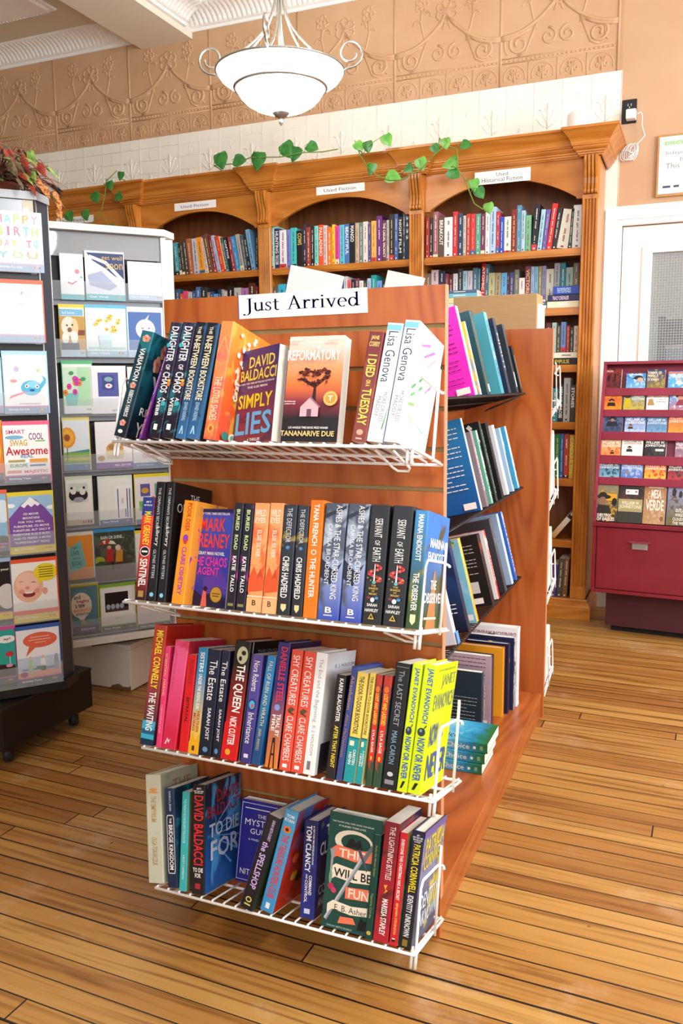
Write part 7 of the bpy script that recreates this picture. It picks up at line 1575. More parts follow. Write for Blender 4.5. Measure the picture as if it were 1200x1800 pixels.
baby = [e('F', '#f2f0ec', 0.5, 0.3, 0.6, 0.2), e('F', '#ecb89c', 0.36, 0.60, 0.33, 0.27), e('F', '#f4c8b0', 0.34, 0.66, 0.26, 0.18), e('F', '#e8a88c', 0.72, 0.5, 0.06, 0.06), p('F', '#7a4030', [(0.14, 0.68), (0.2, 0.70), (0.27, 0.68), (0.2, 0.69)]), p('F', '#7a4030', [(0.40, 0.66), (0.48, 0.68), (0.56, 0.65), (0.48, 0.665)]), e('F', '#e09a80', 0.33, 0.58, 0.05, 0.03), e('F', '#8c2c2c', 0.36, 0.47, 0.14, 0.05), e('F', '#f4ece8', 0.36, 0.50, 0.1, 0.018), e('F', '#e89a8c', 0.2, 0.53, 0.06, 0.04), e('F', '#e89a8c', 0.54, 0.52, 0.06, 0.04), e('F', '#f0d820', 0.76, 0.82, 0.27, 0.15), p('F', '#f0d820', [(0.6, 0.74), (0.58, 0.62), (0.72, 0.7)])] + [r('F', '#5a5020', 0.6, 0.90 - k * 0.04, 0.92, 0.912 - k * 0.04) for k in range(5)]
card(R1, (22, 988, 101, 1092), 'card photo of a laughing baby with a yellow speech bubble', '#f4f2f0', baby + [r('F', '#e8592c', 0, 0.13, 1, 0.2)] + bandstrip('#e8d020', 'Birthday', 0.12), g1, '#e8592c')
card(R1, (-56, 990, 20, 1092), 'black card with white script edge beside the baby card', '#16161a', [t('F', 'your', WH, 0.78, 0.84, 0.98, 0.88), e('F', '#d8d4d0', 0.9, 0.4, 0.25, 0.22)] + bandstrip('#e8d020', '', 0.12, '#d860a0'), g1, '#b0c8e8')
toon = [e('F', '#e8684c', 0.55, 0.80, 0.40, 0.14), p('F', '#e8684c', [(0.3, 0.72), (0.2, 0.52), (0.45, 0.68)]), r('F', '#f4c0b0', 0.32, 0.85, 0.76, 0.865), r('F', '#f4c0b0', 0.28, 0.80, 0.8, 0.815), r('F', '#f4c0b0', 0.42, 0.75, 0.68, 0.765), p('F', '#e8a890', [(0, 0.14), (1, 0.14), (1, 0.26), (0, 0.24)]), r('F', '#c8d4e4', 0.0, 0.26, 1, 0.5), r('F', '#6a98d0', 0.1, 0.26, 0.96, 0.30), e('F', '#b02858', 0.14, 0.20, 0.09, 0.05), p('F', '#b8d0a0', [(0.24, 0.2), (0.36, 0.2), (0.34, 0.46), (0.26, 0.46)]), e('F', '#e8c8a8', 0.3, 0.49, 0.035, 0.03), p('F', '#f0f0f0', [(0.52, 0.32), (0.66, 0.32), (0.64, 0.46), (0.54, 0.46)]), r('F', '#30303a', 0.53, 0.24, 0.65, 0.32), e('F', '#e8c8a8', 0.59, 0.49, 0.035, 0.03), p('F', '#a8a8b8', [(0.84, 0.22), (0.96, 0.24), (0.93, 0.52), (0.86, 0.5)]), r('F', '#3a8a5a', 0.42, 0.27, 0.6, 0.33)]
card(R1, (30, 1105, 106, 1202), 'cartoon card of figures in a gym under an orange speech bubble', '#f2f2f4', toon + bandstrip('#4c5464', 'Birthday Funny', 0.12, '#d860a0'), g1, '#3a62b0')
card(R1, (-48, 1110, 28, 1206), 'teal card with a cocktail glass beside the gym cartoon card', '#2aa89c', [t('F', 'ay!', '#20303a', 0.74, 0.80, 0.9, 0.86), e('F', WH, 0.8, 0.83, 0.22, 0.07), t('F', 'ay!', '#20303a', 0.74, 0.80, 0.9, 0.86), e('F', '#d02c48', 0.86, 0.55, 0.1, 0.05), r('F', '#e8ecec', 0.855, 0.36, 0.87, 0.51), p('F', '#3a2418', [(0.5, 0.14), (0.98, 0.14), (0.98, 0.34), (0.6, 0.38)]), e('F', '#e89ab8', 0.84, 0.34, 0.08, 0.03)] + bandstrip('#4c5464', '', 0.12, '#d860a0'), g1, '#e05a9a')
# pockets: a clear lip and a rail under every row, chrome stiles
for zpx in (478, 602, 727, 848, 972, 1092, 1203):
    _, z0 = R1.pt(50, zpx, -0.012)
    mb = MB(); mb.box(-W1 + 0.004, -0.003, -0.0235, -0.0215, z0 - 0.004, z0 + 0.062, ACR); mb.box(-W1 + 0.004, -0.003, -0.0215, 0.018, z0 - 0.0042, z0 - 0.0015, ACR)
    mb.box(-W1 + 0.004, -0.003, 0.0, 0.018, z0 - 0.03, z0 - 0.0045, BLKL)
    mb.build('card_pocket', r1)
mb = MB(); mb.box(-0.022, -0.006, 0.002, 0.018, ZB1 + 0.02, ZT1 - 0.013, CHROME); mb.build('stile', r1)
mb = MB(); mb.box(-0.24, -0.225, 0.004, 0.018, ZB1 + 0.02, ZT1 - 0.013, BLKL); mb.build('stile', r1)
a = R1.pt(0, 350); b = R1.pt(78, 372)
mb = MB(); mb.box(-W1 + 0.01, -0.006, -0.003, -0.001, b[1] - 0.01, ZT1 - 0.013, M('#9aa2ac', 0.2)); mb.box(-0.035, -0.006, -0.0042, -0.0032, b[1] - 0.01, ZT1 - 0.013, M('#c8c0a8', 0.4)); 
mb.add([(-0.026 + 0.009 * math.cos(k * 0.5236), -0.0046, ZT1 - 0.043 + 0.009 * math.sin(k * 0.5236)) for k in range(12)], [tuple(range(12))], M('#f4f4f4', 0.5)); mb.build('header_panel', r1)

# ---- the white rack behind, on a white plinth box
R2 = CardRack((-1.357, 1.087, 0.0))
r2 = thing('greeting_card_rack', 'white greeting card rack with clear pockets behind the black spinner', 'card rack', matrix=R2.M)
W2, D2, ZB2, ZT2 = 0.46, 0.36, 0.232, 1.650
WM = noisy('white_melamine', '#e9e6de', '#f1efe8', 8, 0.4)
mb = MB(); mb.box(-W2 + 0.02, -0.005, 0.022, 0.034, ZB2, ZT2, M('#2c2a28', 0.5)); mb.build('dark_back', r2)
for x0, x1 in ((0.0, 0.019), (-W2 - 0.002, -W2 + 0.018)):
    mb = MB(); mb.bbox(x0, x1, -0.014, D2, ZB2 - 0.002, ZT2 - 0.001, WM, 0.0015); mb.build('side_post', r2)
mb = MB(); mb.bbox(0.0195, 0.055, 0.02, D2 - 0.02, ZB2, ZT2 - 0.001, WM, 0.002); mb.build('side_panel', r2)
mb = MB(); mb.prism([(-W2 - 0.01, -0.035), (0.01, -0.035), (0.062, 0.025), (0.062, D2 + 0.01), (-W2 - 0.01, D2 + 0.01)], lambda a, b, k: Vector((a, b, ZT2 + 0.022 * k)), WM); mb.build('top_board', r2)
mb = MB(); mb.prism([(-W2 - 0.01, -0.04), (0.008, -0.04), (0.06, 0.02), (0.06, D2 + 0.01), (-W2 - 0.01, D2 + 0.01)], lambda a, b, k: Vector((a, b, ZB2 - 0.022 + 0.02 * k)), WM); mb.build('bottom_board', r2)
mb = MB(); mb.box(-0.30, -0.02, 0.04, 0.30, 0.181, ZB2 - 0.0225, M('#55504a', 0.6)); mb.build('swivel_block', r2)
mb = MB(); mb.box(-W2 + 0.02, -0.002, -0.008, -0.006, R2.pt(200, 440)[1] - 0.03, ZT2 - 0.002, clear('header_acrylic', 0.3, '#e4e8ec', 0.03)); mb.build('header_panel', r2)
g2 = 'greeting cards on the white rack'
TEAL = '#4cb8c4'
def flowers(n, c, u0, v0, u1, v1, s=0.04):
    out = []
    for k in range(n):
        u = u0 + (u1 - u0) * random.random(); v = v0 + (v1 - v0) * random.random()
        out.append(e('F', c[k % len(c)], u, v, s, s * 0.72, 8)); out.append(e('F', '#6a4a20', u, v, s * 0.3, s * 0.2, 6))
    return out
CARDS2 = [
 ((106, 446, 147, 527), 'white card with a small red floral sprig and teal foot', '#fbfafa', [p('F', '#d86a7a', [(0.3, 0.36), (0.5, 0.33), (0.7, 0.40), (0.68, 0.43), (0.5, 0.36), (0.32, 0.40)]), e('F', '#e08a98', 0.72, 0.62, 0.1, 0.05), e('F', '#8ac0a0', 0.9, 0.5, 0.05, 0.03)] + bandstrip(TEAL, '', 0.12), None),
 ((150, 442, 219, 528), 'navy and silver feathered card with gold script wishing health', '#e6e8f0', [p('F', '#2a3c70', [(0.05, 0.96), (0.98, 0.96), (0.98, 0.4), (0.75, 0.5), (0.5, 0.66), (0.2, 0.8)]), p('F', '#dfe4ee', [(0.1, 0.86), (0.5, 0.74), (0.95, 0.36), (0.98, 0.44), (0.55, 0.8), (0.12, 0.92)]), p('F', '#aab4d0', [(0.05, 0.5), (0.4, 0.6), (0.8, 0.3), (0.6, 0.2), (0.1, 0.3)]), t('F', 'get well', '#d8b45a', 0.42, 0.80, 0.95, 0.92, 0, False), t('F', 'soon', '#d8b45a', 0.52, 0.64, 0.96, 0.76, 0, False)] + bandstrip(TEAL, 'Get Well', 0.12), None),
 ((225, 461, 288, 528), 'plain white card, topmost pocket beside the corner post', '#f2f4f8', bandstrip('#b8cce0', 'Get Well', 0.14), None),
 ((106, 541, 149, 627), 'card photo of a pale dog on a yellow and brown ground', '#f4f0e8', [r('F', '#78bce0', 0, 0.84, 0.95, 0.97), t('F', 'feel better...', WH, 0.1, 0.87, 0.7, 0.93, 0, False), r('F', '#c89a4a', 0, 0.14, 1, 0.83), r('F', '#8a3a2c', 0.72, 0.44, 1, 0.55), e('F', '#f2e8d4', 0.35, 0.62, 0.3, 0.2), e('F', '#e8d0a0', 0.6, 0.6, 0.14, 0.18), e('F', '#4a3020', 0.28, 0.64, 0.04, 0.02), e('F', '#4a3020', 0.5, 0.65, 0.04, 0.02), e('F', '#8a5a40', 0.38, 0.55, 0.09, 0.05), e('F', '#f4f0e8', 0.2, 0.38, 0.14, 0.12), e('F', '#f4f0e8', 0.56, 0.40, 0.15, 0.13), r('F', '#34384c', 0.0, 0.14, 0.75, 0.28)] + bandstrip('#b8cce0', '', 0.13), '#f0d24a'),
 ((151, 542, 222, 627), 'card with a bunch of yellow flowers in a pale vase', '#eef4f4', flowers(16, ['#ecc84a', '#f0d878'], 0.2, 0.5, 0.85, 0.86, 0.055) + [p('F', '#c8e0e8', [(0.34, 0.16), (0.60, 0.16), (0.64, 0.44), (0.30, 0.44)]), p('F', '#b8d8d0', [(0.05, 0.16), (0.95, 0.16), (0.95, 0.2), (0.05, 0.2)])] + bandstrip('#a8c4d8', 'Get Well', 0.12), '#68bcdc'),
 ((224, 540, 287, 628), 'blue card photo of a yawning baby with a tuft of hair', '#f0f2f6', [r('F', '#4a6eb0', 0.03, 0.14, 0.95, 0.90), e('F', '#e8e4ea', 0.5, 0.56, 0.27, 0.2), p('F', '#dcd8e4', [(0.3, 0.14), (0.8, 0.14), (0.7, 0.45), (0.4, 0.45)]), p('F', '#e4e0e8', [(0.46, 0.72), (0.62, 0.86), (0.56, 0.74)]), e('F', '#7a7080', 0.46, 0.45, 0.06, 0.05), e('F', '#8a8090', 0.42, 0.58, 0.04, 0.012), e('F', '#8a8090', 0.6, 0.58, 0.04, 0.012)] + bandstrip('#b8cce0', '', 0.12), None),
 ((111, 640, 162, 727), 'pale green card with magenta and orange flowers', '#f8faf6', [r('F', '#b8e4b8', 0.5, 0.16, 0.95, 0.94), r('F', '#d4f0d4', 0.0, 0.16, 0.5, 0.94), p('F', '#7ccac4', [(0.1, 0.16), (0.46, 0.16), (0.52, 0.42), (0.05, 0.42)])] + flowers(9, ['#e83a9c', '#f08a2c', '#d83ab0'], 0.05, 0.42, 0.62, 0.74, 0.09) + [e('F', '#3aa05a', 0.3, 0.82, 0.08, 0.04), e('F', '#3aa05a', 0.7, 0.7, 0.09, 0.04)] + bandstrip('#f2f4f6', '', 0.13), '#5ac07a'),
 ((160, 643, 222, 727), 'white card with a small navy framed picture', '#f6f6f8', [r('F', '#5058a4', 0.2, 0.36, 0.78, 0.86), r('F', '#3a4288', 0.32, 0.50, 0.66, 0.80), e('F', '#8ab0b8', 0.5, 0.72, 0.12, 0.05), e('F', '#f0e8ec', 0.5, 0.58, 0.1, 0.05), e('F', '#d84a5a', 0.5, 0.59, 0.03, 0.02), t('F', 'GET WELL', '#7a7a88', 0.55, 0.05, 0.95, 0.08)], None),
 ((225, 645, 288, 728), 'white card half hidden behind the teal blossom paperback', '#f2f2f4', [r('F', '#b8c8d8', 0.1, 0.3, 0.9, 0.5)] + bandstrip('#b8cce0', '', 0.12), None),
 ((112, 739, 157, 827), 'card with a big orange sunflower over green fields', '#e4eef4', [r('F', '#8ab44a', 0, 0.14, 1, 0.36), r('F', '#d8cc5a', 0, 0.2, 1, 0.26), p('F', '#4a90a0', [(0, 0.36), (1, 0.42), (1, 0.36)]), p('F', '#4a8a3a', [(0.1, 0.2), (0.14, 0.2), (0.16, 0.6), (0.12, 0.6)]), e('F', '#f09a24', 0.14, 0.66, 0.34, 0.21, 12), e('F', '#f4b43a', 0.14, 0.66, 0.26, 0.16, 11), e('F', '#a04a24', 0.14, 0.66, 0.12, 0.07)] + bandstrip('#5c86b4', '', 0.13), '#ecdc8a'),
 ((168, 741, 232, 823), 'white card with a basket of cookies and violet foot', '#f7f6f8', [e('F', '#d8a868', 0.52, 0.42, 0.24, 0.14), e('F', '#b88044', 0.44, 0.46, 0.1, 0.06), e('F', '#b88044', 0.6, 0.45, 0.1, 0.06), p('F', '#e8d8b8', [(0.3, 0.2), (0.74, 0.2), (0.8, 0.38), (0.26, 0.38)]), e('F', '#c89858', 0.14, 0.22, 0.1, 0.06)] + [r('F', '#8a5ab0', 0, 0, 1, 0.13), t('F', 'FEEL BETTER', WH, 0.5, 0.045, 0.95, 0.085)], None),
 ((233, 742, 297, 823), 'white recovery card with pink script, part hidden by the topmost wire shelf', '#f4f2f4', [t('F', 'Get well', '#d86a9a', 0.2, 0.36, 0.85, 0.5, 0, False), t('F', 'Surgery', '#d86a9a', 0.25, 0.2, 0.85, 0.32, 0, False)] + bandstrip('#5c86b4', 'Get Well Recovery', 0.13), None),
 ((117, 843, 162, 923), 'white card photo of two curious pandas', '#f4f4f2', [r('F', '#d4e4d4', 0.1, 0.5, 0.85, 0.92), e('F', '#24221f', 0.3, 0.66, 0.2, 0.12), e('F', '#24221f', 0.64, 0.66, 0.2, 0.12), e('F', '#f0eee8', 0.28, 0.76, 0.12, 0.08), e('F', '#f0eee8', 0.64, 0.74, 0.12, 0.08), e('F', '#24221f', 0.22, 0.82, 0.05, 0.03), e('F', '#24221f', 0.7, 0.82, 0.05, 0.03), e('F', '#a8a8c0', 0.48, 0.56, 0.2, 0.06)] + [r('F', '#d4c4a8', 0, 0, 1, 0.12)] + [e('F', c_, 0.62 + k * 0.1, 0.06, 0.035, 0.035) for k, c_ in enumerate(('#c84a4a', '#d86a3a', '#7a4a9a', '#3a4a8a'))], '#d4e0c8'),
 ((174, 842, 232, 922), 'white card with a ticket stub tucked in front of a red berry', '#f0f4f2', [e('F', '#d83a54', 0.62, 0.44, 0.1, 0.09), r('F', '#f8f8fa', 0.48, 0.06, 0.99, 0.86)] + [r('F', '#3a4a90', u_, v_, u_ + 0.03, v1_) for u_, v_, v1_ in ((0.56, 0.14, 0.78), (0.84, 0.14, 0.78), (0.92, 0.14, 0.78), (0.78, 0.16, 0.34))] + [r('F', '#a8a8b0', 0.68, 0.46 + k * 0.02, 0.74, 0.47 + k * 0.02) for k in range(6)] + bandstrip('#5068a0', 'Get Well', 0.12), '#dce8dc'),
 ((238, 838, 300, 921), 'cream card with little purple and green stamps and a yellow envelope', '#f2f0f2', [r('F', '#6a5aa8', 0.15, 0.60, 0.42, 0.86), r('F', '#7ab8ac', 0.55, 0.60, 0.85, 0.86), e('F', '#e0b03a', 0.28, 0.72, 0.1, 0.06), e('F', '#d85a6a', 0.5, 0.56, 0.06, 0.03), r('F', '#7ac05a', 0.1, 0.3, 0.5, 0.5)] + bandstrip('#5068a0', '', 0.12), '#ecd83a'),
 ((121, 941, 164, 1018), 'orange card with a teal book tilted across it', '#e8943c', [p('F', '#7cb8b4', [(-0.05, 0.14), (0.7, 0.30), (0.52, 0.88), (-0.1, 0.72)]), t('F', 'LIVE', '#34403c', 0.1, 0.56, 0.42, 0.66, 0, False), t('F', 'BOOKS', '#34403c', 0.12, 0.32, 0.52, 0.42, 0, False), t('F', 'without', '#34403c', 0.14, 0.46, 0.46, 0.52, 0, False), t('F', 'I can', '#34403c', 0.12, 0.70, 0.36, 0.77, 0, False)], '#e8e4dc'),
 ((167, 934, 237, 1018), 'photo card of two children under a red and cream umbrella', G('#4a3c34', '#3a4438', '#566050', 26, 0.55), [t('F', 'RAIN OR SHINE...', '#e8e8e0', 0.16, 0.85, 0.74, 0.92, 0, True), r('F', '#5a4238', 0, 0.0, 1, 0.26), p('F', '#e8e0c8', [(0.1, 0.74), (0.2, 0.82), (0.34, 0.84), (0.48, 0.80), (0.54, 0.73), (0.3, 0.76)]), p('F', '#c83028', [(0.1, 0.74), (0.2, 0.82), (0.24, 0.75)]), p('F', '#c83028', [(0.28, 0.84), (0.40, 0.83), (0.34, 0.75), (0.26, 0.75)]), p('F', '#b02c24', [(0.26, 0.38), (0.46, 0.38), (0.46, 0.64), (0.3, 0.66)]), p('F', '#c88a30', [(0.5, 0.36), (0.68, 0.36), (0.7, 0.6), (0.54, 0.68)]), e('F', '#d8c8b0', 0.58, 0.66, 0.07, 0.06), e('F', '#c8a080', 0.36, 0.68, 0.05, 0.04), r('F', '#2c2420', 0.40, 0.2, 0.46, 0.38), r('F', '#5a2a28', 0.54, 0.22, 0.64, 0.36), e('F', '#a8a83a', 0.1, 0.42, 0.14, 0.08), e('F', '#3a5a2c', 0.14, 0.32, 0.14, 0.08)], '#3a9ad8'),
 ((239, 936, 300, 1018), 'card with a yellow edge, mostly hidden by the black script paperbacks', '#f0eee8', [], '#ecd83a'),
 ((126, 1031, 173, 1112), 'blue-grey card with a lettered hot-air balloon', '#5c8494', [e('F', '#e8dccc', 0.36, 0.60, 0.40, 0.28), p('F', '#e8dccc', [(0.12, 0.44), (0.6, 0.44), (0.44, 0.28), (0.3, 0.28)]), t('F', 'and', '#3a2c28', 0.1, 0.74, 0.34, 0.83), t('F', 'begins', '#a83a3a', 0.2, 0.64, 0.66, 0.73), t('F', 'a new', '#3a2c28', 0.14, 0.55, 0.5, 0.63), t('F', 'wonderful', '#e08a4a', 0.04, 0.46, 0.68, 0.545), t('F', 'ADVENTURE', '#4a4a3a', 0.14, 0.38, 0.66, 0.44), e('F', '#a89a3a', 0.42, 0.22, 0.1, 0.06)] + [r('F', '#5a3a78', 0, 0.0, 1, 0.14), t('F', 'GOING AWAY', '#e8e0f0', 0.3, 0.05, 0.86, 0.10)], '#d8c83a'),
 ((177, 1031, 238, 1108), 'white card with a dark framed photo and green envelope', '#ecebe8', [r('F', '#f8f8f8', 0.03, 0.36, 0.92, 0.98), r('F', '#241c1c', 0.13, 0.44, 0.8, 0.88), r('F', '#4a4038', 0.13, 0.44, 0.8, 0.52)] + [e('F', '#a8c0d0', 0.22 + k * 0.13, 0.56, 0.06, 0.06) for k in range(4)] + [r('F', '#a8a4a0', 0.4, 0.28, 0.6, 0.29)] + bandstrip('#545854', 'New Home', 0.12, '#8ab43a'), '#8cb83c'),
 ((241, 1029, 298, 1104), 'pale card with a garland along the top, under the second wire shelf', '#e2dcdc', [e('F', '#c8b8b8', 0.1 + k * 0.16, 0.80, 0.06, 0.03) for k in range(6)] + bandstrip('#545854', 'New Home', 0.12, '#8ab43a'), '#d0502c'),
]
for k, (px, look, base_, art, env) in enumerate(CARDS2):
    ox_ = 0.0
    card(R2, px, look, base_, art, g2, env, y=-0.012)
for zpx in (528, 627, 728, 824, 922, 1018, 1108):
    _, z0 = R2.pt(210, zpx, -0.012)
    mb = MB(); mb.box(-W2 + 0.0195, -0.002, -0.0235, -0.0215, z0 - 0.004, z0 + 0.058, ACR); mb.box(-W2 + 0.0195, -0.002, -0.0215, 0.0, z0 - 0.0042, z0 - 0.0015, ACR)
    mb.box(-W2 + 0.0195, -0.002, 0.0005, 0.021, z0 - 0.022, z0 - 0.0045, M('#8a8f96', 0.4))
    mb.build('card_pocket', r2)
mb = MB()
WP = noisy('worn_white_paint', '#e4e0d8', '#ecebe6', 10, 0.55, 0.1, 30)
mb.bbox(-2.0, -1.462, 0.947, 1.42, 0.004, 0.162, WP, 0.002); mb.bbox(-2.003, -1.459, 0.943, 1.424, 0.162, 0.180, WP, 0.002)
mb.add([(-1.56 + 0.012 * k, 0.9465, 0.004 + (0.010 + 0.012 * random.random()) * (1 if k % 12 else 0)) for k in range(9)] + [(-1.464, 0.9465, 0.003), (-1.56, 0.9465, 0.003)], [tuple(range(11))], M('#7a5a40', 0.7))
o = mb.build('plinth_box', None, (-1.73, 1.18, 0)); tag(o, 'chipped white box on the floor under the white card rack', 'box')

# ================================================================== PLANTS
LEAF = noisy('pothos_green', '#276a30', '#3f8a3a', 30, 0.35)
LEAFL = noisy('pothos_light_green', '#4f9c3c', '#78b850', 30, 0.35)
STEM = M('#6a8a3a', 0.5)
def heart_leaf(P, size, ang, tilt, m, nrm=Vector((0, -1, 0))):
    """a folded heart-shaped leaf hanging with its tip along ANG (screen angle, -90 is down)"""
    mb = MB()
    n = 10
    rt = []
    for k in range(n + 1):
        a = math.pi * k / n
        f_ = k / n
        w_ = 0.46 * (math.sin(math.pi * min(1.0, f_ ** 0.62)) ** 0.75) * (1.12 - 0.35 * f_) if 0 < k < n else 0.0
        y_ = -0.13 * math.sin(min(1.0, f_ * 4.0) * math.pi) + f_
        rt.append((w_, y_))
    vs = []
    for w_, y_ in rt: vs.append(Vector((w_, y_, -0.22 * w_)))
    c_ = []
    for w_, y_ in rt: c_.append(Vector((0, max(0.0, y_) if y_ > 0.05 else 0.08, 0.05 * math.sin(y_ * 3))))
    lf = []
    for w_, y_ in rt: lf.append(Vector((-w_, y_, -0.22 * w_)))
    allv = vs + c_ + lf
    N_ = n + 1
    fs = []
    for k in range(n):
        fs.append((k, k + 1, N_ + k + 1, N_ + k)); fs.append((N_ + k, N_ + k + 1, 2 * N_ + k + 1, 2 * N_ + k))
    yv = Vector((math.cos(ang), 0, math.sin(ang)))
    zv = (nrm + Vector((0, 0, 0.5)) * tilt).normalized()
    xv = yv.cross(zv).normalized(); zv = xv.cross(yv)
    mb.add([P + (xv * v.x + yv * v.y + zv * v.z) * size for v in allv], fs, m, True)
    return mb
def vine(label, leaves, stem_px, Y, light):
    base = onY(stem_px[0][0], stem_px[0][1], Y)
    root = thing('pothos_vine', label, 'trailing plant', base, 'pothos vines trailing over the bookcase')
    mb = MB()
    pts = [onY(x, y, Y - 0.01 - 0.004 * k) for k, (x, y) in enumerate(stem_px)]
    p0 = pts[0]
    pts = [Vector((p0.x - 0.02, 2.60, 2.2455)), Vector((p0.x - 0.01, 2.53, 2.246)), Vector((p0.x, Y + 0.012, 2.249))] + (pts if p0.z < 2.245 or True else pts)
    mb.tube(pts, 0.0028, STEM, 6); 
    for (lx, ly, s_, ang) in leaves:
        P = onY(lx, ly, Y - 0.012)
        Q = min(pts, key=lambda q: (q - P).length)
        yv = Vector((math.cos(math.radians(ang)), 0, math.sin(math.radians(ang))))
        A_ = P - yv * s_ * 0.45
        mb.tube([Q, (Q + A_) / 2 + Vector((0, -0.012, 0.008)), A_], 0.0016, STEM, 5)
    mb.build('stem', root, base)
    for k, (lx, ly, s_, ang) in enumerate(leaves):
        P = onY(lx, ly, Y - 0.02)
        yv = Vector((math.cos(math.radians(ang)), 0, math.sin(math.radians(ang))))
        heart_leaf(P - yv * s_ * 0.44, s_ * 0.88, math.radians(ang), random.uniform(0.2, 0.9), LEAFL if light and k % 2 == 0 else LEAF).build('leaf', root, base)
YC = 2.455
vine('pothos vine hanging over the cornice above the white card rack', [(211, 310, 0.055, -100), (193, 327, 0.06, -70), (168, 348, 0.075, -60), (206, 346, 0.065, -150), (122, 381, 0.075, -50), (150, 379, 0.07, -70), (199, 401, 0.06, -20)],
     [(205, 300), (187, 318), (184, 345), (178, 370), (164, 390), (150, 398), (132, 402)], YC - 0.035, False)
mb0 = None
vine('dark green pothos cluster lying along the cornice top, beside the coral-free middle corbel' .replace(', beside the coral-free middle corbel', ' over a corbel'), [(388, 284, 0.10, -75), (422, 281, 0.085, -10), (452, 284, 0.105, -100), (505, 265, 0.10, -60), (517, 272, 0.085, -110), (550, 258, 0.075, -30)],
     [(376, 291), (410, 288), (440, 277), (492, 276), (535, 268), (566, 267), (594, 262)], YC - 0.02, False)
vine('light green pothos vine looping down over the cornice beside the used fiction sign', [(631, 257, 0.06, -50), (646, 259, 0.065, -80), (681, 247, 0.07, -60), (652, 298, 0.065, -100), (692, 310, 0.085, -20), (716, 296, 0.06, -150), (740, 289, 0.07, -70), (765, 262, 0.055, -60)],
     [(625, 252), (634, 275), (645, 293), (663, 309), (684, 317), (708, 316), (722, 306), (740, 297), (755, 280), (770, 266), (784, 254)], YC - 0.04, True)
vine('light green pothos vine dangling past the historical fiction sign', [(783, 253, 0.06, -80), (820, 254, 0.06, -20), (789, 287, 0.085, 200), (798, 305, 0.075, -40), (833, 326, 0.065, -80), (844, 340, 0.065, -60), (859, 367, 0.06, -75)],
     [(770, 262), (788, 257), (803, 262), (804, 280), (803, 295), (818, 318), (826, 340), (833, 358), (848, 368)], YC - 0.035, True)
# red-leaved begonia in a pot on the black spinner
ptop = R1.M @ Vector((-0.085, 0.12, ZT1 + 0.0105))
bg_ = thing('begonia', 'bushy red-leaved begonia in a pot on top of the black card spinner', 'pot plant', ptop)
mb = MB(); mb.lathe([(0.0, 0.0), (0.05, 0.0), (0.058, 0.03), (0.062, 0.03), (0.062, 0.04), (0.052, 0.04), (0.05, 0.034), (0.0, 0.032)], M('#8a4a30', 0.6), n=28); mb.build('pot', bg_)
RED = [noisy('begonia_red', '#7a1c1c', '#a8402c', 60, 0.4), noisy('begonia_green', '#5a7a34', '#9ab85a', 60, 0.4), noisy('begonia_bronze', '#4a4030', '#7a6a4a', 60, 0.4), noisy('begonia_speckled', '#8c2a20', '#d8a05a', 160, 0.4)]
fo, st_ = MB(), MB()
rnd = random.Random(3)
def bleaf(P, size, dirv, m):
    d = dirv.normalized(); sd = d.cross(Vector((rnd.uniform(-.4, .4), rnd.uniform(-.4, .4), 1))).normalized(); n_ = sd.cross(d)
    pr = [(0, 0), (0.22, 0.12), (0.27, 0.35), (0.2, 0.65), (0.08, 0.9), (0, 1.05), (-0.06, 0.85), (-0.14, 0.6), (-0.18, 0.32), (-0.14, 0.1)]
    vs = [P + (sd * a + d * b + n_ * (-0.25 * abs(a) - 0.2 * b * b)) * size for a, b in pr]
    mid = [P + (d * b - n_ * 0.2 * b * b) * size for b in (0.15, 0.4, 0.7)]
    vs += mid
    fo.add(vs, [(0, 1, 10), (1, 2, 11, 10), (2, 3, 12, 11), (3, 4, 5, 12), (5, 6, 7, 12), (7, 8, 11, 12), (8, 9, 10, 11), (9, 0, 10)], m, False)
for k in range(330):
    az = rnd.uniform(0, 6.283); el = rnd.uniform(-0.2, 1.5); L_ = rnd.uniform(0.045, 0.14)
    dv = Vector((math.cos(az) * math.cos(el), math.sin(az) * math.cos(el), math.sin(el)))
    base = Vector((0.03 * math.cos(az), 0.03 * math.sin(az), 0.04))
    tip = base + Vector((dv.x * L_, dv.y * L_, max(-0.2, dv.z) * L_ * 0.8))
    st_.tube([base, base + dv * L_ * 0.5 + Vector((0, 0, 0.01)), tip], 0.0016, M('#8a5a4a', 0.5), 4)
    out = Vector((dv.x, dv.y, -0.35 + rnd.uniform(-0.5, 0.3)))
    bleaf(tip, rnd.uniform(0.03, 0.055), out, RED[[0, 1, 2, 2, 1, 2, 0, 2][k % 8]])
# sprays that reach out and hang down by the corner panel
for (px, py), (qx, qy), m in (((68, 285), (80, 306), RED[0]), ((52, 262), (60, 286), RED[1]), ((3, 250), (12, 263), RED[0]), ((16, 262), (24, 272), RED[0]), ((40, 272), (49, 294), RED[0]), ((68, 314), (78, 332), RED[3]), ((76, 324), (88, 344), RED[3]), ((97, 336), (105, 352), RED[3]), ((103, 350), (108, 368), RED[3]), ((104, 366), (107, 384), RED[3]), ((54, 318), (66, 340), RED[0]), ((58, 300), (60, 318), RED[1])):
    pl = ptop + CEX * 0.10
    A_ = on_plane(px, py, ptop + CEX * 0.02 - CIN * 0.10, CF) - ptop; B_ = on_plane(qx, qy, ptop + CEX * 0.02 - CIN * 0.12, CF) - ptop
    st_.tube([Vector((0.02, 0, 0.08)), A_ * 0.6 + Vector((0, 0, 0.06)), A_], 0.0014, M('#8a5a4a', 0.5), 4)
    bleaf(A_, (B_ - A_).length, B_ - A_, m)
st_.build('stems', bg_); fo.build('foliage', bg_)

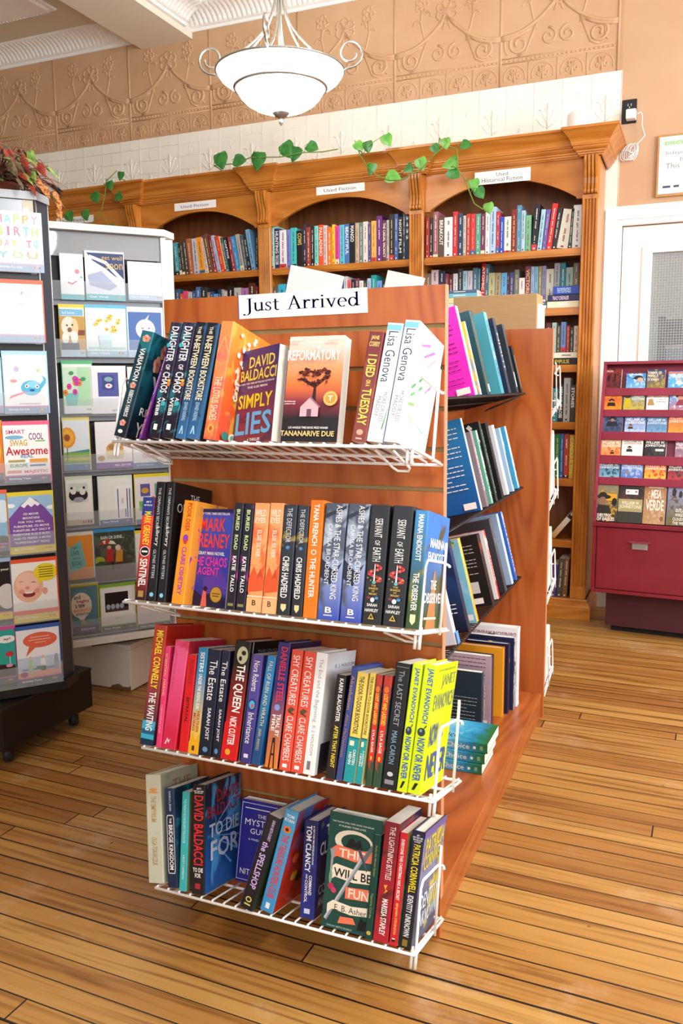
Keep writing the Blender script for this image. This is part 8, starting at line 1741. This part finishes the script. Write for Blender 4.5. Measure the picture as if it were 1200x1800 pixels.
# ================================================================== HANGING LAMP
LX, LY = -1.13, 1.62
NICK = M('#b9b7b2', 0.3, 0.85)
N = NT('lit_alabaster_glass')
N.b.inputs['Base Color'].default_value = (0.9, 0.88, 0.84, 1); N.b.inputs['Emission Color'].default_value = (1.0, 0.97, 0.92, 1); N.b.inputs['Emission Strength'].default_value = 9.0; N.b.inputs['Roughness'].default_value = 0.3
GLASS = N.m
lamp = thing('pendant_lamp', 'lit white bowl pendant lamp with scrolled nickel arms hanging from the ceiling', 'ceiling lamp', (LX, LY, ZC))
LO = lamp.location.copy()
ZR = 2.338
mb = MB(); prof = [(0.247, ZR), (0.244, ZR - 0.010), (0.233, ZR - 0.026), (0.214, ZR - 0.040), (0.196, ZR - 0.049), (0.184, ZR - 0.055), (0.177, ZR - 0.060)]
mb.lathe(prof, GLASS, (LX, LY, 0), 56); mb.build('glass_bowl', lamp, LO)
mb = MB(); prof = [(0.173, ZR - 0.060), (0.169, ZR - 0.074), (0.156, ZR - 0.095), (0.134, ZR - 0.116), (0.105, ZR - 0.133), (0.070, ZR - 0.146), (0.034, ZR - 0.154), (0.0, ZR - 0.156)]
mb.lathe(prof, GLASS, (LX, LY, 0), 56); mb.build('glass_bowl', lamp, LO)
def ring(mb, R_, z, rr_): mb.tube([(LX + R_ * math.cos(2 * math.pi * k / 64), LY + R_ * math.sin(2 * math.pi * k / 64), z) for k in range(64)], rr_, NICK, 8, True)
mb = MB(); ring(mb, 0.249, ZR, 0.005); mb.build('rim', lamp, LO)
mb = MB(); ring(mb, 0.178, ZR - 0.061, 0.0075); mb.build('band', lamp, LO)
mb = MB(); mb.lathe([(0.0, ZR - 0.142), (0.036, ZR - 0.144), (0.035, ZR - 0.153), (0.023, ZR - 0.166), (0.012, ZR - 0.171), (0.006, ZR - 0.174), (0.006, ZR - 0.179), (0.009, ZR - 0.184), (0.008, ZR - 0.190), (0.003, ZR - 0.198), (0.0, ZR - 0.202)], NICK, (LX, LY, 0), 24); mb.build('finial', lamp, LO)
mb = MB(); mb.lathe([(0.0, ZC - 0.035), (0.02, ZC - 0.034), (0.055, ZC - 0.018), (0.065, ZC - 0.001)], NICK, (LX, LY, 0), 28); mb.tube([(LX, LY, ZR + 0.30), (LX, LY, ZC - 0.02)], 0.006, NICK, 8); mb.lathe([(0.0, ZR + 0.29), (0.018, ZR + 0.295), (0.022, ZR + 0.315), (0.012, ZR + 0.34), (0.0, ZR + 0.345)], NICK, (LX, LY, 0), 20); mb.build('canopy', lamp, LO)
mb = MB(); mb.tube([(LX, LY, ZR - 0.146), (LX, LY, ZR + 0.30)], 0.007, NICK, 8); mb.build('stem', lamp, LO)
cam_az = math.atan2(CAM_C.y - LY, CAM_C.x - LX)
for k in range(4):
    az = cam_az + math.pi / 2 + k * math.pi / 2 - 0.17
    ca, sa = math.cos(az), math.sin(az)
    mb = MB()
    def pt(rad, z): return (LX + ca * rad, LY + sa * rad, z)
    arm = [pt(0.014 + 0.225 * (q / 12.0) ** 2.4, ZR + 0.30 - 0.298 * (q / 12.0)) for q in range(13)]
    mb.tube(arm, 0.0048, NICK, 7)
    sc_ = [pt(0.246, ZR - 0.002)]
    for q in range(25):
        a = -math.pi / 2 + q / 24.0 * math.pi * 2.55
        R_ = 0.052 * (1 - 0.62 * (q / 24.0) ** 1.3)
        sc_.append(pt(0.272 + 0.006 * q / 24 + R_ * math.cos(a), ZR + 0.055 + R_ * math.sin(a)))
    mb.tube(sc_, 0.0048, NICK, 7)
    mb.build('arm', lamp, LO)
    az2 = az + math.pi / 4
    if k % 2: continue
    ca, sa = math.cos(az2), math.sin(az2)
    mb = MB(); mb.tube([pt(0.016 + 0.21 * (q / 12.0) ** 2.2, ZR + 0.30 - 0.298 * (q / 12.0)) for q in range(13)], 0.0042, NICK, 7); mb.build('rod', lamp, LO)
pl = bpy.data.lights.new('pendant_light', 'POINT'); pl.energy = 9; pl.color = (1.0, 0.975, 0.94); pl.shadow_soft_size = 0.12
po = bpy.data.objects.new('pendant_light', pl); po.location = (LX, LY, ZR + 0.02); C.objects.link(po)

# two unseen copies of the lamp, added to light the display from above
for k, (lx_, ly_, lb_) in enumerate(((0.75, -0.75, 'lit white bowl pendant lamp hanging over the aisle in front of the display'), (1.55, 1.62, 'lit white bowl pendant lamp hanging over the aisle by the white door'))):
    c_ = copy_thing(lamp, Matrix.Translation((lx_, ly_, ZC)), lb_)
    pl2 = bpy.data.lights.new('pendant_light', 'POINT'); pl2.energy = (42, 24)[k]; pl2.color = (1.0, 0.975, 0.94); pl2.shadow_soft_size = 0.16  # point light below the added bowl, put in for top-down light
    po2 = bpy.data.objects.new('pendant_light', pl2); po2.location = (lx_, ly_, ZR - 0.26); C.objects.link(po2)

# ================================================================== SMALL THINGS ON THE WALL AND CORNICE
oa, ob = onY(1094, 177, YW), onY(1118, 216, YW)
mb = MB(); mb.bbox(oa.x, ob.x, YW - 0.007, YW - 0.0002, ob.z + 0.0, oa.z, M('#1c1c22', 0.35), 0.002)
cxo = (oa.x + ob.x) / 2
for dz in (0.028,):
    zc_ = (oa.z + ob.z) / 2 + dz
    for dx in (-0.007, 0.007): mb.box(cxo + dx - 0.0015, cxo + dx + 0.0015, YW - 0.0076, YW - 0.0068, zc_ - 0.005, zc_ + 0.006, M('#c8c8c8', 0.4))
    mb.box(cxo - 0.0025, cxo + 0.0025, YW - 0.0076, YW - 0.0068, zc_ - 0.013, zc_ - 0.008, M('#c8c8c8', 0.4))
o = mb.build('wall_outlet', None, (cxo, YW, ob.z)); tag(o, 'black wall outlet plate on the tan wall above the bookcase end', 'outlet')
ch = thing('phone_charger', 'white plug-in charger with a looped white cable in the black outlet', 'charger', (cxo, YW - 0.01, oa.z - 0.06))
ca_, cb_ = onY(1100, 193, YW - 0.045), onY(1122, 207, YW - 0.045)
mb = MB(); mb.bbox(ca_.x, cb_.x - 0.012, YW - 0.055, YW - 0.0074, cb_.z, ca_.z, M('#f2f2f4', 0.3), 0.003); mb.build('plug', ch, ch.location)
mb = MB()
cab = [onY(x, y, YW - 0.03) for x, y in ((1120, 200), (1126, 197), (1129, 203), (1128, 220), (1133, 238), (1126, 247), (1119, 253), (1120, 262), (1112, 270), (1104, 276))]
sm_ = []
for i in range(len(cab) - 1):
    for q in range(4): sm_.append(cab[i].lerp(cab[i + 1], q / 4))
sm_.append(cab[-1])
mb.tube(sm_, 0.0022, M('#f2f2f4', 0.4), 6)
mb.build('cable', ch, ch.location)
mb = MB()
bz = onY(1106, 268, YW - 0.02)
for k in range(7):
    mb.tube([(bz.x + 0.028 * math.cos(a) * (1 - 0.08 * k) + 0.006 * k - 0.012, YW - 0.018 - 0.003 * (k % 3), bz.z + 0.032 * math.sin(a) + 0.5 * (0.028 * math.cos(a)) + 0.003 * (k % 2)) for a in [2 * math.pi * q / 18 for q in range(18)]], 0.002, M('#f2f2f4', 0.4), 5, True)
mb.tube([(bz.x - 0.02, YW - 0.02, bz.z + 0.012), (bz.x + 0.002, YW - 0.026, bz.z + 0.002), (bz.x + 0.02, YW - 0.02, bz.z - 0.01)], 0.004, M('#e8e8ea', 0.4), 6)
mb.build('cable_coil', ch, ch.location)
fa, fb = onY(1156, 240, YW), onY(1154, 348, YW)
mb = MB(); x0, x1, z0, z1 = fa.x, fa.x + 0.36, fb.z, fa.z
OAK = M('#b98a54', 0.4)
mb.bbox(x0, x1, YW - 0.016, YW - 0.0002, z0, z1, OAK, 0.002)
fr_o = mb.build('framed_notice', None, ((x0 + x1) / 2, YW, z0)); tag(fr_o, 'oak-framed printed notice on the tan wall above the door', 'framed notice')
mb = MB(); gx0, gx1, gz0, gz1 = x0 + 0.010, x1 - 0.010, z0 + 0.012, z1 - 0.010
mb.box(gx0, gx1, YW - 0.0172, YW - 0.0165, gz0, gz1, M('#eef3f4', 0.25))
def npl(f, u, v, lz): return Vector((gx0 + u * (gx1 - gx0), YW - 0.0174 - lz, gz0 + v * (gz1 - gz0)))
put_art(mb, [r('F', '#bcdcbc', 0.05, 0.84, 0.55, 0.93), t('F', 'DISCOVER', '#8ab88a', 0.07, 0.86, 0.5, 0.91), t('F', '\u201cIndependent', '#7a8a94', 0.05, 0.66, 0.52, 0.75, 0, False), t('F', 'heart', '#7a8a94', 0.27, 0.55, 0.50, 0.63, 0, False), t('F', 'This is', '#7a8a94', 0.09, 0.44, 0.36, 0.53, 0, False)] + [r('F', '#4a4a6a', 0.06 + k * 0.14, 0.10, 0.06 + k * 0.14 + (0.1 if k == 0 else 0.07), 0.14) for k in range(6)], npl)
mb.build('printed_sheet', fr_o, fr_o.location)
ca_, cb_ = onY(991, 216, 2.60), onY(1044, 214, 2.60)
mb = MB(); rad = (cb_.x - ca_.x) / 2 * 0.93
mb.lathe([(0.0, 0.0), (rad * 0.94, 0.0), (rad, 0.012), (rad, 0.085), (rad * 0.97, 0.096), (rad * 0.88, 0.102), (0.0, 0.102)], M('#f4f4f4', 0.4), ((ca_.x + cb_.x) / 2, 2.66, 2.2425), 36)
o = mb.build('smart_speaker', None, ((ca_.x + cb_.x) / 2, 2.66, 2.2425)); tag(o, 'white round drum-shaped device on the bookcase cornice near the outlet', 'speaker')
